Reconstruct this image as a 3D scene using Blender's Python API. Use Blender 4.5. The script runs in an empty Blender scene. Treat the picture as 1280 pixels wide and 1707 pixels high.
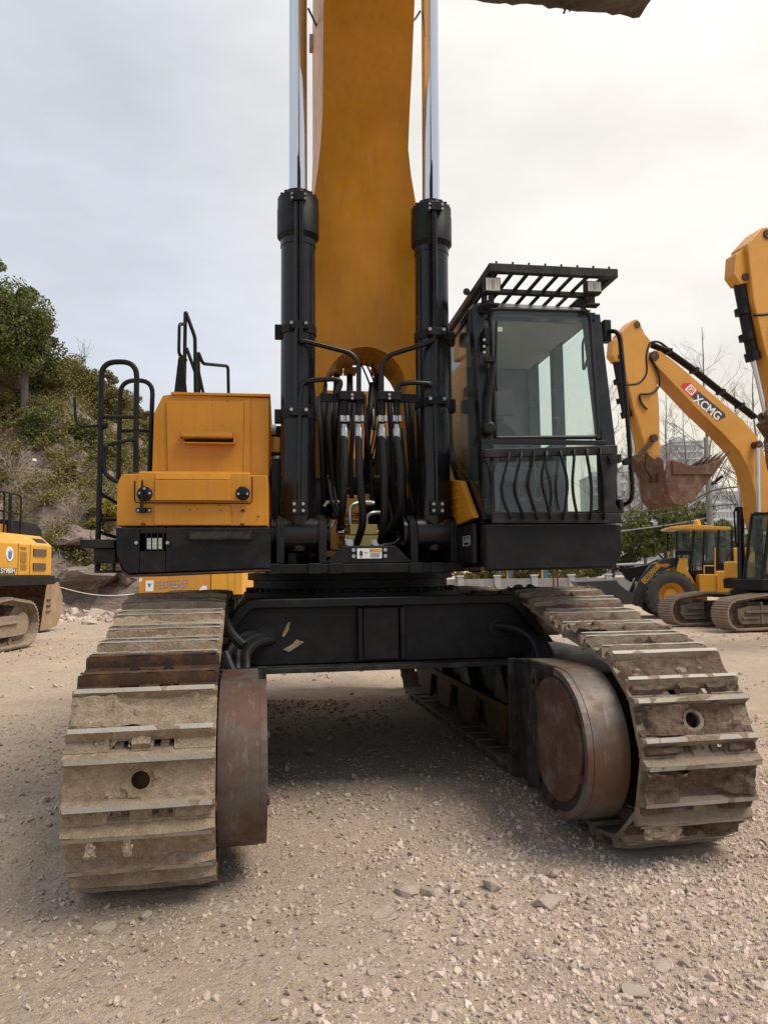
import bpy, math, random
import numpy as np
from mathutils import Matrix, Vector
scene = bpy.context.scene
R_ = math.radians

# ---------------------------------------------------------------- camera
F_PX, CXP, CYP, CAM_H = 1230.0, 640.0, 853.5, 1.6
YAW, PITCH, ROLL = R_(10.6), math.atan(102.5 / 1230.0), R_(0.7)
FW = np.array([math.sin(YAW)*math.cos(PITCH), math.cos(YAW)*math.cos(PITCH), math.sin(PITCH)])
_r0 = np.array([math.cos(YAW), -math.sin(YAW), 0.0])
_u0 = np.cross(_r0, FW)
RT = _r0*math.cos(ROLL) - _u0*math.sin(ROLL)
UP = _u0*math.cos(ROLL) + _r0*math.sin(ROLL)
cam_d = bpy.data.cameras.new('camera')
cam = bpy.data.objects.new('camera', cam_d)
scene.collection.objects.link(cam)
cam.matrix_world = Matrix(((RT[0], UP[0], -FW[0], 0), (RT[1], UP[1], -FW[1], 0),
                           (RT[2], UP[2], -FW[2], CAM_H), (0, 0, 0, 1)))
cam_d.sensor_fit = 'HORIZONTAL'
cam_d.sensor_width = 36.0
cam_d.lens = F_PX / 1280.0 * 36.0
cam_d.clip_start = 0.05
cam_d.clip_end = 4000
scene.camera = cam
scene.cycles.transparent_max_bounces = 24

# ---------------------------------------------------------------- sky, sun, exposure
SUN_ELEV, SUN_AZ = R_(60), YAW + R_(112)          # azimuth clockwise from +y
SUN = np.array([math.sin(SUN_AZ)*math.cos(SUN_ELEV), math.cos(SUN_AZ)*math.cos(SUN_ELEV), math.sin(SUN_ELEV)])
GA, GE = YAW + R_(34), R_(30)                   # brightest part of the cloud deck, low on the right
GLOW = np.array([math.sin(GA)*math.cos(GE), math.cos(GA)*math.cos(GE), math.sin(GE)])
world = bpy.data.worlds.new('World')
scene.world = world
world.use_nodes = True
nt = world.node_tree
nt.nodes.clear()
def wn(t, **kw):
    n = nt.nodes.new(t)
    for k, v in kw.items():
        setattr(n, k, v)
    return n
wl = nt.links.new
out = wn('ShaderNodeOutputWorld')
sky = wn('ShaderNodeTexSky', sky_type='NISHITA', sun_disc=False, sun_elevation=SUN_ELEV,
         sun_rotation=SUN_AZ, dust_density=3.0)
bg_sky = wn('ShaderNodeBackground'); bg_sky.inputs[1].default_value = 0.07
wl(sky.outputs[0], bg_sky.inputs[0])
tc = wn('ShaderNodeTexCoord')
dot = wn('ShaderNodeVectorMath', operation='DOT_PRODUCT')
wl(tc.outputs['Generated'], dot.inputs[0]); dot.inputs[1].default_value = tuple(GLOW)
ramp = wn('ShaderNodeValToRGB')
cr = ramp.color_ramp
cr.elements[0].position = 0.0; cr.elements[0].color = (.585, .63, .69, 1)
cr.elements[1].position = 1.0; cr.elements[1].color = (.97, .92, .84, 1)
e = cr.elements.new(.70); e.color = (.60, .64, .70, 1)
e = cr.elements.new(.90); e.color = (.835, .80, .75, 1)
wl(dot.outputs['Value'], ramp.inputs[0])
# low warm glow towards the sun side
sep = wn('ShaderNodeSeparateXYZ'); wl(tc.outputs['Generated'], sep.inputs[0])
hz = wn('ShaderNodeMapRange'); wl(sep.outputs[2], hz.inputs[0])
hz.inputs[1].default_value = .27; hz.inputs[2].default_value = .03; hz.inputs[3].default_value = 0; hz.inputs[4].default_value = 1
hs = wn('ShaderNodeMapRange'); wl(dot.outputs['Value'], hs.inputs[0])
hs.inputs[1].default_value = .55; hs.inputs[2].default_value = .85; hs.inputs[3].default_value = 0; hs.inputs[4].default_value = .95
hm = wn('ShaderNodeMath', operation='MULTIPLY'); wl(hz.outputs[0], hm.inputs[0]); wl(hs.outputs[0], hm.inputs[1])
warm = wn('ShaderNodeMixRGB'); wl(hm.outputs[0], warm.inputs[0]); wl(ramp.outputs[0], warm.inputs[1])
warm.inputs[2].default_value = (.90, .79, .56, 1)
# soft cloud structure
mp = wn('ShaderNodeMapping'); mp.inputs['Scale'].default_value = (1.6, 1.6, 4.2)
wl(tc.outputs['Generated'], mp.inputs[0])
nz = wn('ShaderNodeTexNoise'); nz.inputs['Scale'].default_value = 1.5; nz.inputs['Detail'].default_value = 7; nz.inputs['Roughness'].default_value = .52
wl(mp.outputs[0], nz.inputs['Vector'])
cm = wn('ShaderNodeMapRange'); wl(nz.outputs['Fac'], cm.inputs[0])
cm.inputs[1].default_value = .32; cm.inputs[2].default_value = .68; cm.inputs[3].default_value = .84; cm.inputs[4].default_value = 1.07
mul = wn('ShaderNodeMixRGB', blend_type='MULTIPLY'); mul.inputs[0].default_value = 1
wl(warm.outputs[0], mul.inputs[1]); wl(cm.outputs[0], mul.inputs[2])
bg_cl = wn('ShaderNodeBackground'); wl(mul.outputs[0], bg_cl.inputs[0]); bg_cl.inputs[1].default_value = 0.82
mixs = wn('ShaderNodeMixShader'); mixs.inputs[0].default_value = .88
wl(bg_sky.outputs[0], mixs.inputs[1]); wl(bg_cl.outputs[0], mixs.inputs[2])
wl(mixs.outputs[0], out.inputs[0])
sun_d = bpy.data.lights.new('sun', 'SUN'); sun_d.energy = 2.5; sun_d.angle = R_(34); sun_d.color = (1, .92, .80)
sun = bpy.data.objects.new('sun', sun_d); scene.collection.objects.link(sun)
sun.rotation_euler = Vector(SUN).to_track_quat('Z', 'Y').to_euler()
vs = scene.view_settings
vs.view_transform = 'Standard'; vs.look = 'None'; vs.exposure = 0.63; vs.gamma = 1; vs.use_curve_mapping = False

# ---------------------------------------------------------------- measuring helpers
CAMP = np.array([0, 0, CAM_H])
def ray(u, v): return FW + RT*(u-CXP)/F_PX - UP*(v-CYP)/F_PX
def at_z(u, v, z=0.0):
    d = ray(u, v); return CAMP + d*((z-CAM_H)/d[2])
def at_dist(u, v, Z):                       # Z metres in front of the lens
    return CAMP + ray(u, v)*Z
def cam2w(X, Z, z=0.0):                     # level camera axes -> world
    return np.array([X*math.cos(YAW)+Z*math.sin(YAW), -X*math.sin(YAW)+Z*math.cos(YAW), z+0*X])
RC = np.array([.965, 6.9, 0.0])             # centre of the swing ring
SW = R_(2.6)                                # the house is swung a little on its tracks
UX = np.array([math.cos(SW), -math.sin(SW), 0]); UY = np.array([math.sin(SW), math.cos(SW), 0])
def L(u, v, Y):                             # photo point on the house plane y = Y -> (x, y, z) of the house
    d = ray(u, v); o = CAMP - RC
    t = (Y - o@UY)/(d@UY); p = o + d*t
    return (float(p@UX), float(Y), float(p[2]))

# ---------------------------------------------------------------- noise
_NT = {}
def vnoise(x, y, seed):
    if seed not in _NT: _NT[seed] = np.random.RandomState(seed).rand(256, 256)
    T = _NT[seed]
    xi = np.floor(x).astype(int); yi = np.floor(y).astype(int); xf = x-xi; yf = y-yi
    xf = xf*xf*(3-2*xf); yf = yf*yf*(3-2*yf)
    g = lambda a, b: T[a % 256, b % 256]
    return (g(xi, yi)*(1-xf)+g(xi+1, yi)*xf)*(1-yf) + (g(xi, yi+1)*(1-xf)+g(xi+1, yi+1)*xf)*yf
def fbm(x, y, seed=0, octaves=4, f=1.0, gain=.5):
    x = np.asarray(x, float); y = np.asarray(y, float)
    s = 0; a = 1; n = 0
    for o in range(octaves):
        s = s + a*vnoise(x*f+o*17.3, y*f+o*9.1, seed+o); n += a; a *= gain; f *= 2.03
    return s/n

# ---------------------------------------------------------------- mesh builder
class MB:
    def __init__(s): s.v = []; s.f = []; s.m = []; s.n = 0; s.cnt = []
    def add(s, verts, faces, m=0, M=None):
        v = np.asarray(verts, float).reshape(-1, 3)
        if M is not None:
            M = np.asarray(M); v = v@M[:3, :3].T + M[:3, 3]
        s.v.append(v); s.cnt.append(len(faces))
        for f in faces: s.f.append([i+s.n for i in f]); s.m.append(m)
        s.n += len(v); return s
    def box(s, x0, x1, y0, y1, z0, z1, m=0, M=None):
        v = [(x, y, z) for x in (x0, x1) for y in (y0, y1) for z in (z0, z1)]
        return s.add(v, [(0,1,3,2),(4,6,7,5),(0,4,5,1),(2,3,7,6),(0,2,6,4),(1,5,7,3)], m, M)
    def prism(s, poly, axis, a, b, m=0, M=None):
        """polygon given in the two other axes (x->(y,z), y->(x,z), z->(x,y)), extruded along axis"""
        n = len(poly); v = []
        for e in (a, b):
            for p, q in poly:
                v.append({'x': (e, p, q), 'y': (p, e, q), 'z': (p, q, e)}[axis])
        f = [tuple(range(n)), tuple(range(2*n-1, n-1, -1))]
        f += [(i, i+n, (i+1) % n+n, (i+1) % n) for i in range(n)]
        return s.add(v, f, m, M)
    def tube(s, pts, r, n=10, m=0, M=None, r1=None, caps=True):
        P = [np.asarray(p, float) for p in pts]; N = len(P); v = []; fs = []
        T = []
        for i in range(N):
            d = P[min(i+1, N-1)] - P[max(i-1, 0)]
            T.append(d/(np.linalg.norm(d)+1e-12))
        a = np.array([0, 0, 1.0]) if abs(T[0][2]) < .9 else np.array([1.0, 0, 0])
        u = np.cross(T[0], a); u /= np.linalg.norm(u)
        for i in range(N):
            u = u - T[i]*(u@T[i]); u /= np.linalg.norm(u)+1e-12
            w = np.cross(T[i], u)
            rr = r if r1 is None else r+(r1-r)*i/(N-1)
            for k in range(n):
                t = 2*math.pi*k/n
                v.append(P[i]+rr*(math.cos(t)*u+math.sin(t)*w))
        for i in range(N-1):
            for k in range(n):
                fs.append((i*n+k, i*n+(k+1) % n, (i+1)*n+(k+1) % n, (i+1)*n+k))
        if caps: fs += [tuple(range(n-1, -1, -1)), tuple(range((N-1)*n, N*n))]
        return s.add(v, fs, m, M)
    def cyl(s, p0, p1, r, n=20, m=0, M=None, r1=None):
        return s.tube([p0, p1], r, n, m, M, r1)
    def lathe(s, prof, p0, d, n=28, m=0, M=None, caps=True):
        p0 = np.asarray(p0, float); d = np.asarray(d, float); d = d/np.linalg.norm(d)
        a = np.array([0, 0, 1.0]) if abs(d[2]) < .9 else np.array([1.0, 0, 0])
        u = np.cross(d, a); u /= np.linalg.norm(u); w = np.cross(d, u)
        v = []; fs = []
        for r, h in prof:
            for k in range(n):
                t = 2*math.pi*k/n; v.append(p0+d*h+r*(math.cos(t)*u+math.sin(t)*w))
        for i in range(len(prof)-1):
            for k in range(n): fs.append((i*n+k, i*n+(k+1) % n, (i+1)*n+(k+1) % n, (i+1)*n+k))
        if caps: fs += [tuple(range(n-1, -1, -1)), tuple(range((len(prof)-1)*n, len(prof)*n))]
        return s.add(v, fs, m, M)
    def loft(s, rings, m=0, M=None, caps=True):
        n = len(rings[0]); v = [p for r in rings for p in r]; fs = []
        for i in range(len(rings)-1):
            for k in range(n): fs.append((i*n+k, i*n+(k+1) % n, (i+1)*n+(k+1) % n, (i+1)*n+k))
        if caps: fs += [tuple(range(n-1, -1, -1)), tuple(range((len(rings)-1)*n, len(rings)*n))]
        return s.add(v, fs, m, M)
    def grid(s, P, m=0, M=None, keep=None):  # P[i][j] points
        P = np.asarray(P, float); a, b = P.shape[:2]
        fs = [(i*b+j, (i+1)*b+j, (i+1)*b+j+1, i*b+j+1) for i in range(a-1) for j in range(b-1) if keep is None or keep[i, j]]
        return s.add(P.reshape(-1, 3), fs, m, M)
    def ball(s, c, r, m=0, n=10, M=None):
        pr = [(max(r*math.sin(math.pi*i/6), 1e-3), -r*math.cos(math.pi*i/6)) for i in range(7)]
        return s.lathe(pr, c, (0, 0, 1), n, m, M)
    def mesh(s, name, mats, smooth=True):
        me = bpy.data.meshes.new(name)
        V = np.concatenate(s.v); F = s.f
        lens = np.array([len(f) for f in F]); tot = int(lens.sum())
        me.vertices.add(len(V)); me.vertices.foreach_set('co', V.astype(np.float32).ravel())
        me.loops.add(tot); me.loops.foreach_set('vertex_index', np.array([i for f in F for i in f], np.int32))
        me.polygons.add(len(F))
        me.polygons.foreach_set('loop_start', np.concatenate([[0], np.cumsum(lens)[:-1]]).astype(np.int32))
        me.polygons.foreach_set('material_index', np.array(s.m, np.int32))
        me.update(calc_edges=True)
        import bmesh
        bm = bmesh.new(); bm.from_mesh(me); bmesh.ops.recalc_face_normals(bm, faces=bm.faces); bm.to_mesh(me); bm.free()
        if not isinstance(mats, (list, tuple)): mats = [mats]
        for m in mats: me.materials.append(m)
        if smooth:
            me.polygons.foreach_set('use_smooth', np.ones(len(F), bool)); me.set_sharp_from_angle(angle=R_(32))
        else: me.polygons.foreach_set('use_smooth', np.zeros(len(F), bool))
        return me
def quick_mesh(name, V, F, mats, smooth=False):
    """V (n,3), F (m,k) equal-sized faces, numpy, for big meshes"""
    me = bpy.data.meshes.new(name)
    V = np.asarray(V, np.float32); F = np.asarray(F, np.int32)
    me.vertices.add(len(V)); me.vertices.foreach_set('co', V.ravel())
    me.loops.add(F.size); me.loops.foreach_set('vertex_index', F.ravel())
    me.polygons.add(len(F)); me.polygons.foreach_set('loop_start', np.arange(0, F.size, F.shape[1], dtype=np.int32))
    me.update(calc_edges=True)
    if not isinstance(mats, (list, tuple)): mats = [mats]
    for m in mats: me.materials.append(m)
    me.polygons.foreach_set('use_smooth', np.full(len(F), bool(smooth)))
    return me
def link(name, me, parent=None, loc=None, rot=None, kind=None):
    o = bpy.data.objects.new(name, me); scene.collection.objects.link(o)
    if parent is not None: o.parent = parent
    if loc is not None: o.location = loc
    if rot is not None: o.rotation_euler = rot
    if kind: o['kind'] = kind
    return o
def obj(name, mb, mats, parent=None, bevel=0.0, smooth=True, loc=None, rot=None, kind=None, label=None):
    o = link(name, mb.mesh(name, mats, smooth), parent, loc, rot, kind)
    if bevel:
        b = o.modifiers.new('bevel', 'BEVEL'); b.width = bevel; b.segments = 2; b.limit_method = 'ANGLE'; b.angle_limit = R_(32); b.harden_normals = True
    if label: o['label'] = label
    return o
def obj_split(name, mb, mats, parent=None, bevel=0.0):
    """one object per primitive of the builder"""
    fi = 0; off = 0
    for v, cnt in zip(mb.v, mb.cnt):
        q = MB(); fs = mb.f[fi:fi+cnt]; ms = mb.m[fi:fi+cnt]
        q.v = [v]; q.f = [[i-off for i in f] for f in fs]; q.m = ms; q.n = len(v); q.cnt = [cnt]
        obj(name, q, mats, parent, bevel); fi += cnt; off += len(v)
def tag(o, label, cat, group=None):
    o['label'] = label; o['category'] = cat
    if group: o['group'] = group
    return o
def thing(name, label, cat, loc=(0, 0, 0), rz=0, group=None):
    o = bpy.data.objects.new(name, None); scene.collection.objects.link(o)
    o.location = loc; o.rotation_euler = (0, 0, rz); o.empty_display_size = .2
    return tag(o, label, cat, group)
def copy_tree(o, parent=None):
    c = o.copy(); scene.collection.objects.link(c)
    if parent is not None: c.parent = parent
    for ch in list(o.children): copy_tree(ch, c)
    return c
def rounded(pts, rad, seg=5):
    P = [np.asarray(p, float) for p in pts]; outp = [P[0]]
    for i in range(1, len(P)-1):
        a, b, c = P[i-1], P[i], P[i+1]
        d0 = a-b; d1 = c-b; l0 = np.linalg.norm(d0); l1 = np.linalg.norm(d1)
        r = min(rad, l0*.48, l1*.48); p0 = b+d0/l0*r; p1 = b+d1/l1*r
        for k in range(seg+1):
            t = k/seg; outp.append((1-t)**2*p0+2*t*(1-t)*b+t*t*p1)
    outp.append(P[-1]); return outp
def arc(cx, cy, r, a0, a1, n):
    return [(cx+r*math.cos(R_(a0+(a1-a0)*i/n)), cy+r*math.sin(R_(a0+(a1-a0)*i/n))) for i in range(n+1)]
def text_mesh(s, size, depth, mat, name='lettering', bold=True, shear=0.0, offset=0.0):
    cu = bpy.data.curves.new(name, 'FONT'); cu.body = s; cu.size = size; cu.extrude = depth; cu.align_x = 'CENTER'; cu.align_y = 'CENTER'
    cu.shear = shear; cu.offset = offset; cu.resolution_u = 3
    to = bpy.data.objects.new(name, cu); scene.collection.objects.link(to)
    dg = bpy.context.evaluated_depsgraph_get()
    me = bpy.data.meshes.new_from_object(to.evaluated_get(dg))
    bpy.data.objects.remove(to); me.materials.clear(); me.materials.append(mat); me.name = name
    return me

# ---------------------------------------------------------------- materials
def mat_new(name):
    m = bpy.data.materials.new(name); m.use_nodes = True
    t = m.node_tree; b = t.nodes['Principled BSDF']
    return m, t, b
def nd(t, typ, **kw):
    n = t.nodes.new(typ)
    for k, v in kw.items():
        if k.startswith('i_'):
            n.inputs[int(k[2:]) if k[2:].isdigit() else k[2:].replace('_', ' ')].default_value = v
        else: setattr(n, k, v)
    return n
def c4(c): return (c[0], c[1], c[2], 1)
def coords(t, kind='Object', scale=None):
    tcn = nd(t, 'ShaderNodeTexCoord'); o = tcn.outputs[kind]
    if scale:
        mpn = nd(t, 'ShaderNodeMapping'); mpn.inputs['Scale'].default_value = scale; t.links.new(o, mpn.inputs[0]); o = mpn.outputs[0]
    return o
def noise(t, vec, scale, detail=4, rough=.55):
    n = nd(t, 'ShaderNodeTexNoise'); n.inputs['Scale'].default_value = scale; n.inputs['Detail'].default_value = detail; n.inputs['Roughness'].default_value = rough
    t.links.new(vec, n.inputs['Vector']); return n.outputs['Fac']
def rng(t, v, a, b, c=0.0, d=1.0):
    n = nd(t, 'ShaderNodeMapRange'); t.links.new(v, n.inputs[0])
    for i, x in enumerate((a, b, c, d)): n.inputs[i+1].default_value = x
    return n.outputs[0]
def mixc(t, fac, a, b, mode='MIX'):
    n = nd(t, 'ShaderNodeMixRGB', blend_type=mode)
    for i, x in enumerate((fac, a, b)):
        if isinstance(x, (int, float)): n.inputs[i].default_value = x
        elif isinstance(x, (tuple, list)): n.inputs[i].default_value = c4(x)
        else: t.links.new(x, n.inputs[i])
    return n.outputs[0]
def bump(t, b, h, strength, dist=.02):
    n = nd(t, 'ShaderNodeBump'); n.inputs['Strength'].default_value = strength; n.inputs['Distance'].default_value = dist
    t.links.new(h, n.inputs['Height']); t.links.new(n.outputs[0], b.inputs['Normal'])
def mth(t, op, a, b=None):
    n = nd(t, 'ShaderNodeMath', operation=op)
    for i, x in enumerate((a, b)):
        if x is None: continue
        if isinstance(x, (int, float)): n.inputs[i].default_value = x
        else: t.links.new(x, n.inputs[i])
    return n.outputs[0]
def paint(name, col, rough=.38, dust=(.30, .25, .19), dust_amt=.3, chips=.0, chipcol=(.05, .035, .025), spec=.5, grime=.15):
    m, t, b = mat_new(name); v = coords(t)
    n1 = noise(t, v, 1.7, 6); n2 = noise(t, v, 9, 6, .65); n3 = noise(t, v, 60, 3)
    streak = noise(t, coords(t, 'Object', (14, 14, .8)), 1.5, 4)
    c = mixc(t, rng(t, n1, .3, .7), tuple(x*(1-grime) for x in col), tuple(min(1, x*(1+grime*.6)) for x in col))
    c = mixc(t, rng(t, streak, .5, .8, 0, grime*1.3), c, tuple(x*.45 for x in col))
    d = mth(t, 'MULTIPLY', rng(t, n2, .42, .8), rng(t, n1, .3, .65, .25, 1))
    c = mixc(t, mth(t, 'MULTIPLY', d, dust_amt), c, dust)
    if chips:
        ch = rng(t, noise(t, v, 22, 5, .7), .72-chips, .74-chips)
        c = mixc(t, ch, c, chipcol)
    t.links.new(c, b.inputs['Base Color'])
    t.links.new(rng(t, n2, .3, .8, rough*.8, min(1, rough*1.5)), b.inputs['Roughness'])
    b.inputs['Specular IOR Level'].default_value = spec
    bump(t, b, n3, .04, .01)
    return m
def plain(name, col, rough=.5, metal=0.0, var=.15, spec=.5, sc=8):
    m, t, b = mat_new(name); v = coords(t); n = noise(t, v, sc, 5)
    t.links.new(mixc(t, n, tuple(x*(1-var) for x in col), tuple(min(1, x*(1+var)) for x in col)), b.inputs['Base Color'])
    b.inputs['Roughness'].default_value = rough; b.inputs['Metallic'].default_value = metal; b.inputs['Specular IOR Level'].default_value = spec
    return m
def earth(name, cols, sc=14, rough=.95, bs=.6, bd=.03, metal=0, fine=90):
    m, t, b = mat_new(name); v = coords(t)
    oi = nd(t, 'ShaderNodeObjectInfo')
    add = nd(t, 'ShaderNodeVectorMath', operation='ADD'); t.links.new(v, add.inputs[0])
    sc3 = nd(t, 'ShaderNodeVectorMath', operation='SCALE'); sc3.inputs[0].default_value = (31, 17, 23); t.links.new(oi.outputs['Random'], sc3.inputs['Scale'])
    t.links.new(sc3.outputs[0], add.inputs[1]); v = add.outputs[0]
    n1 = noise(t, v, sc*.3, 6, .6); n2 = noise(t, v, sc, 8, .7); n3 = noise(t, v, fine, 4, .7)
    c = mixc(t, rng(t, n1, .35, .65), cols[0], cols[1])
    c = mixc(t, rng(t, n2, .47, .66), c, cols[2])
    c = mixc(t, rng(t, n3, .4, .75, 0, .45), c, tuple(x*.55 for x in cols[0]))
    t.links.new(c, b.inputs['Base Color']); b.inputs['Roughness'].default_value = rough; b.inputs['Metallic'].default_value = metal
    b.inputs['Specular IOR Level'].default_value = .25
    bump(t, b, mth(t, 'ADD', n2, mth(t, 'MULTIPLY', n3, .6)), bs, bd)
    return m
def island(name, cols, rough=.9, bs=.4, transl=0.0, spec=.3):
    """each loose piece (stone, leaf) its own shade"""
    m, t, b = mat_new(name)
    g = nd(t, 'ShaderNodeNewGeometry')
    r = nd(t, 'ShaderNodeValToRGB'); cr = r.color_ramp
    cr.elements[0].color = c4(cols[0]); cr.elements[1].color = c4(cols[-1])
    for i, c in enumerate(cols[1:-1]):
        e = cr.elements.new((i+1)/(len(cols)-1)); e.color = c4(c)
    t.links.new(g.outputs['Random Per Island'], r.inputs[0])
    c = r.outputs[0]
    if bs:
        n = noise(t, coords(t), 60, 4); c = mixc(t, .35, c, mixc(t, n, (.3, .3, .3), (1, 1, 1)), 'MULTIPLY')
        c = mixc(t, 1.0, c, (1.18, 1.18, 1.18), 'MULTIPLY'); bump(t, b, n, bs, .01)
    t.links.new(c, b.inputs['Base Color']); b.inputs['Roughness'].default_value = rough; b.inputs['Specular IOR Level'].default_value = spec
    if transl:
        tr = nd(t, 'ShaderNodeBsdfTranslucent'); t.links.new(c, tr.inputs[0])
        mx = nd(t, 'ShaderNodeMixShader'); mx.inputs[0].default_value = transl
        o = t.nodes['Material Output']; t.links.new(b.outputs[0], mx.inputs[1]); t.links.new(tr.outputs[0], mx.inputs[2]); t.links.new(mx.outputs[0], o.inputs[0])
    return m
def glass(name, tint, dirt=.12):
    m, t, b = mat_new(name); t.nodes.remove(b); o = t.nodes['Material Output']
    tr = nd(t, 'ShaderNodeBsdfTransparent'); tr.inputs[0].default_value = c4(tint)
    gl = nd(t, 'ShaderNodeBsdfGlossy'); gl.inputs['Roughness'].default_value = .03; gl.inputs[0].default_value = (.95, 1, .98, 1)
    df = nd(t, 'ShaderNodeBsdfDiffuse'); df.inputs[0].default_value = (.38, .42, .38, 1)
    fr = nd(t, 'ShaderNodeLayerWeight'); fr.inputs[0].default_value = .5
    f = mth(t, 'ADD', mth(t, 'MULTIPLY', mth(t, 'POWER', fr.outputs['Facing'], 4.0), .42), .03)
    m1 = nd(t, 'ShaderNodeMixShader'); t.links.new(f, m1.inputs[0]); t.links.new(tr.outputs[0], m1.inputs[1]); t.links.new(gl.outputs[0], m1.inputs[2])
    n = rng(t, noise(t, coords(t), 5, 7, .7), .4, .8, dirt*.3, dirt*1.6)
    m2 = nd(t, 'ShaderNodeMixShader'); t.links.new(n, m2.inputs[0]); t.links.new(m1.outputs[0], m2.inputs[1]); t.links.new(df.outputs[0], m2.inputs[2])
    t.links.new(m2.outputs[0], o.inputs[0]); return m

YEL = (.57, .238, .012)
M = {}
M['yellow'] = paint('yellow_paint', YEL, .36, dust_amt=.14, chips=.0, grime=.22, spec=.36)
M['yellow_used'] = paint('worn_yellow_paint', (.58, .26, .025), .42, dust_amt=.28, grime=.15)
M['yellow_far'] = paint('bright_yellow_paint', (.68, .33, .025), .42, dust_amt=.2, grime=.12)
M['black'] = paint('black_paint', (.0075, .0075, .0085), .45, dust=(.20, .17, .14), dust_amt=.13, grime=.3, spec=.22)
M['black_gloss'] = paint('black_gloss_paint', (.006, .006, .0075), .22, dust=(.16, .14, .12), dust_amt=.04, grime=.2, spec=.38)
M['black_dusty'] = paint('dusty_black_paint', (.013, .0125, .0125), .5, dust=(.24, .21, .17), dust_amt=.30, grime=.3, spec=.25)
M['rubber'] = plain('hose_rubber', (.011, .011, .012), .5, spec=.25)
M['chrome'] = plain('chrome', (.66, .68, .71), .05, 1.0, .02)
M['steel'] = plain('zinc_steel', (.50, .49, .47), .35, 1.0, .15)
M['bolt'] = plain('bolt_steel', (.40, .40, .42), .4, .8, .1)
M['brass'] = paint('zinc_yellow_block', (.50, .385, .12), .4, dust_amt=.3)
M['orange'] = paint('motor_orange', (.50, .24, .035), .5, dust_amt=.35, grime=.35)
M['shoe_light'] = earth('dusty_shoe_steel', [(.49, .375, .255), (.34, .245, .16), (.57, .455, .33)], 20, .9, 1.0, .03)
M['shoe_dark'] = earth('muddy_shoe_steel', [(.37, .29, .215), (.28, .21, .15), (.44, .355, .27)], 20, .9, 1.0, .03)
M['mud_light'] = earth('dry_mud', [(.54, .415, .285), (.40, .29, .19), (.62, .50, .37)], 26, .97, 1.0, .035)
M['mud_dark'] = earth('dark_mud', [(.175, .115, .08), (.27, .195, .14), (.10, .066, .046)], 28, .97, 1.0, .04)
M['grouser'] = earth('worn_grouser_steel', [(.42, .395, .36), (.35, .315, .265), (.44, .37, .28)], 14, .6, .5, .01, .2)
M['rust'] = earth('rusty_plate', [(.125, .06, .036), (.075, .045, .033), (.21, .16, .125)], 5, .62, .25, .008, .15)
def worn_steel():
    m, t, b = mat_new('scraped_guard_steel'); v = coords(t)
    n1 = noise(t, v, 2.3, 5, .6); n2 = noise(t, v, 9, 7, .7); st = noise(t, coords(t, 'Object', (16, 5, 3.0)), 1.6, 7, .75); n3 = noise(t, v, 50, 4)
    c = mixc(t, rng(t, n1, .44, .56), (.115, .096, .08), (.105, .052, .032))
    c = mixc(t, rng(t, n2, .5, .72, 0, .8), c, (.065, .043, .033))
    c = mixc(t, rng(t, st, .55, .78, 0, .7), c, (.31, .265, .215))
    c = mixc(t, rng(t, n3, .55, .75, 0, .4), c, (.07, .05, .04))
    t.links.new(c, b.inputs['Base Color']); b.inputs['Metallic'].default_value = .25; t.links.new(rng(t, n2, .3, .7, .42, .7), b.inputs['Roughness']); bump(t, b, n2, .15, .006); return m
M['guard'] = worn_steel()
M['disc'] = earth('rusted_disc', [(.10, .05, .031), (.062, .038, .028), (.165, .125, .10)], 6, .75, .3, .01)
M['rust_dark'] = earth('dark_rust', [(.075, .042, .028), (.05, .032, .024), (.17, .085, .035)], 8, .6, .3, .008, .2)
M['hole'] = plain('drawn_gap', (.02, .018, .016), .9)  # near-black colour that draws gaps and recesses which are not cut
M['glass'] = glass('cab_glass', (.935, .98, .965), .04)
M['glass_far'] = glass('far_glass', (.45, .56, .53), .2)
M['lens'] = plain('lamp_lens', (.62, .60, .52), .2, .0, .1)
M['white'] = plain('white_print', (.78, .77, .73), .5)
M['red'] = plain('red_print', (.55, .02, .03), .45)
M['navy'] = plain('dark_print', (.03, .035, .045), .45)
M['blue'] = plain('blue_print', (.05, .20, .50), .5)
M['ink'] = plain('black_print', (.015, .015, .015), .6)
M['interior'] = plain('cab_interior', (.035, .037, .038), .8)
M['liner'] = plain('cab_headliner', (.34, .345, .335), .9)
M['rear_panel'] = plain('cab_rear_trim', (.085, .09, .092), .8)
M['seat'] = plain('seat_fabric', (.02, .021, .023), .8)
M['bucket'] = earth('bucket_rust', [(.15, .072, .045), (.10, .052, .038), (.23, .15, .11)], 4, .75, .4, .02)
M['mudbucket'] = earth('muddy_bucket', [(.17, .135, .11), (.12, .095, .075), (.25, .205, .165)], 6, .9, .9, .05)
M['tyre'] = paint('tyre_rubber', (.04, .038, .036), .85, dust=(.2, .17, .13), dust_amt=.5)
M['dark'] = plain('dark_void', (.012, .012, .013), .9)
# ================================================================ THE BIG EXCAVATOR
EX = thing('excavator', 'huge yellow and black crawler excavator facing the camera with raised boom', 'excavator', tuple(RC), 0)
OFF = RC
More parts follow.
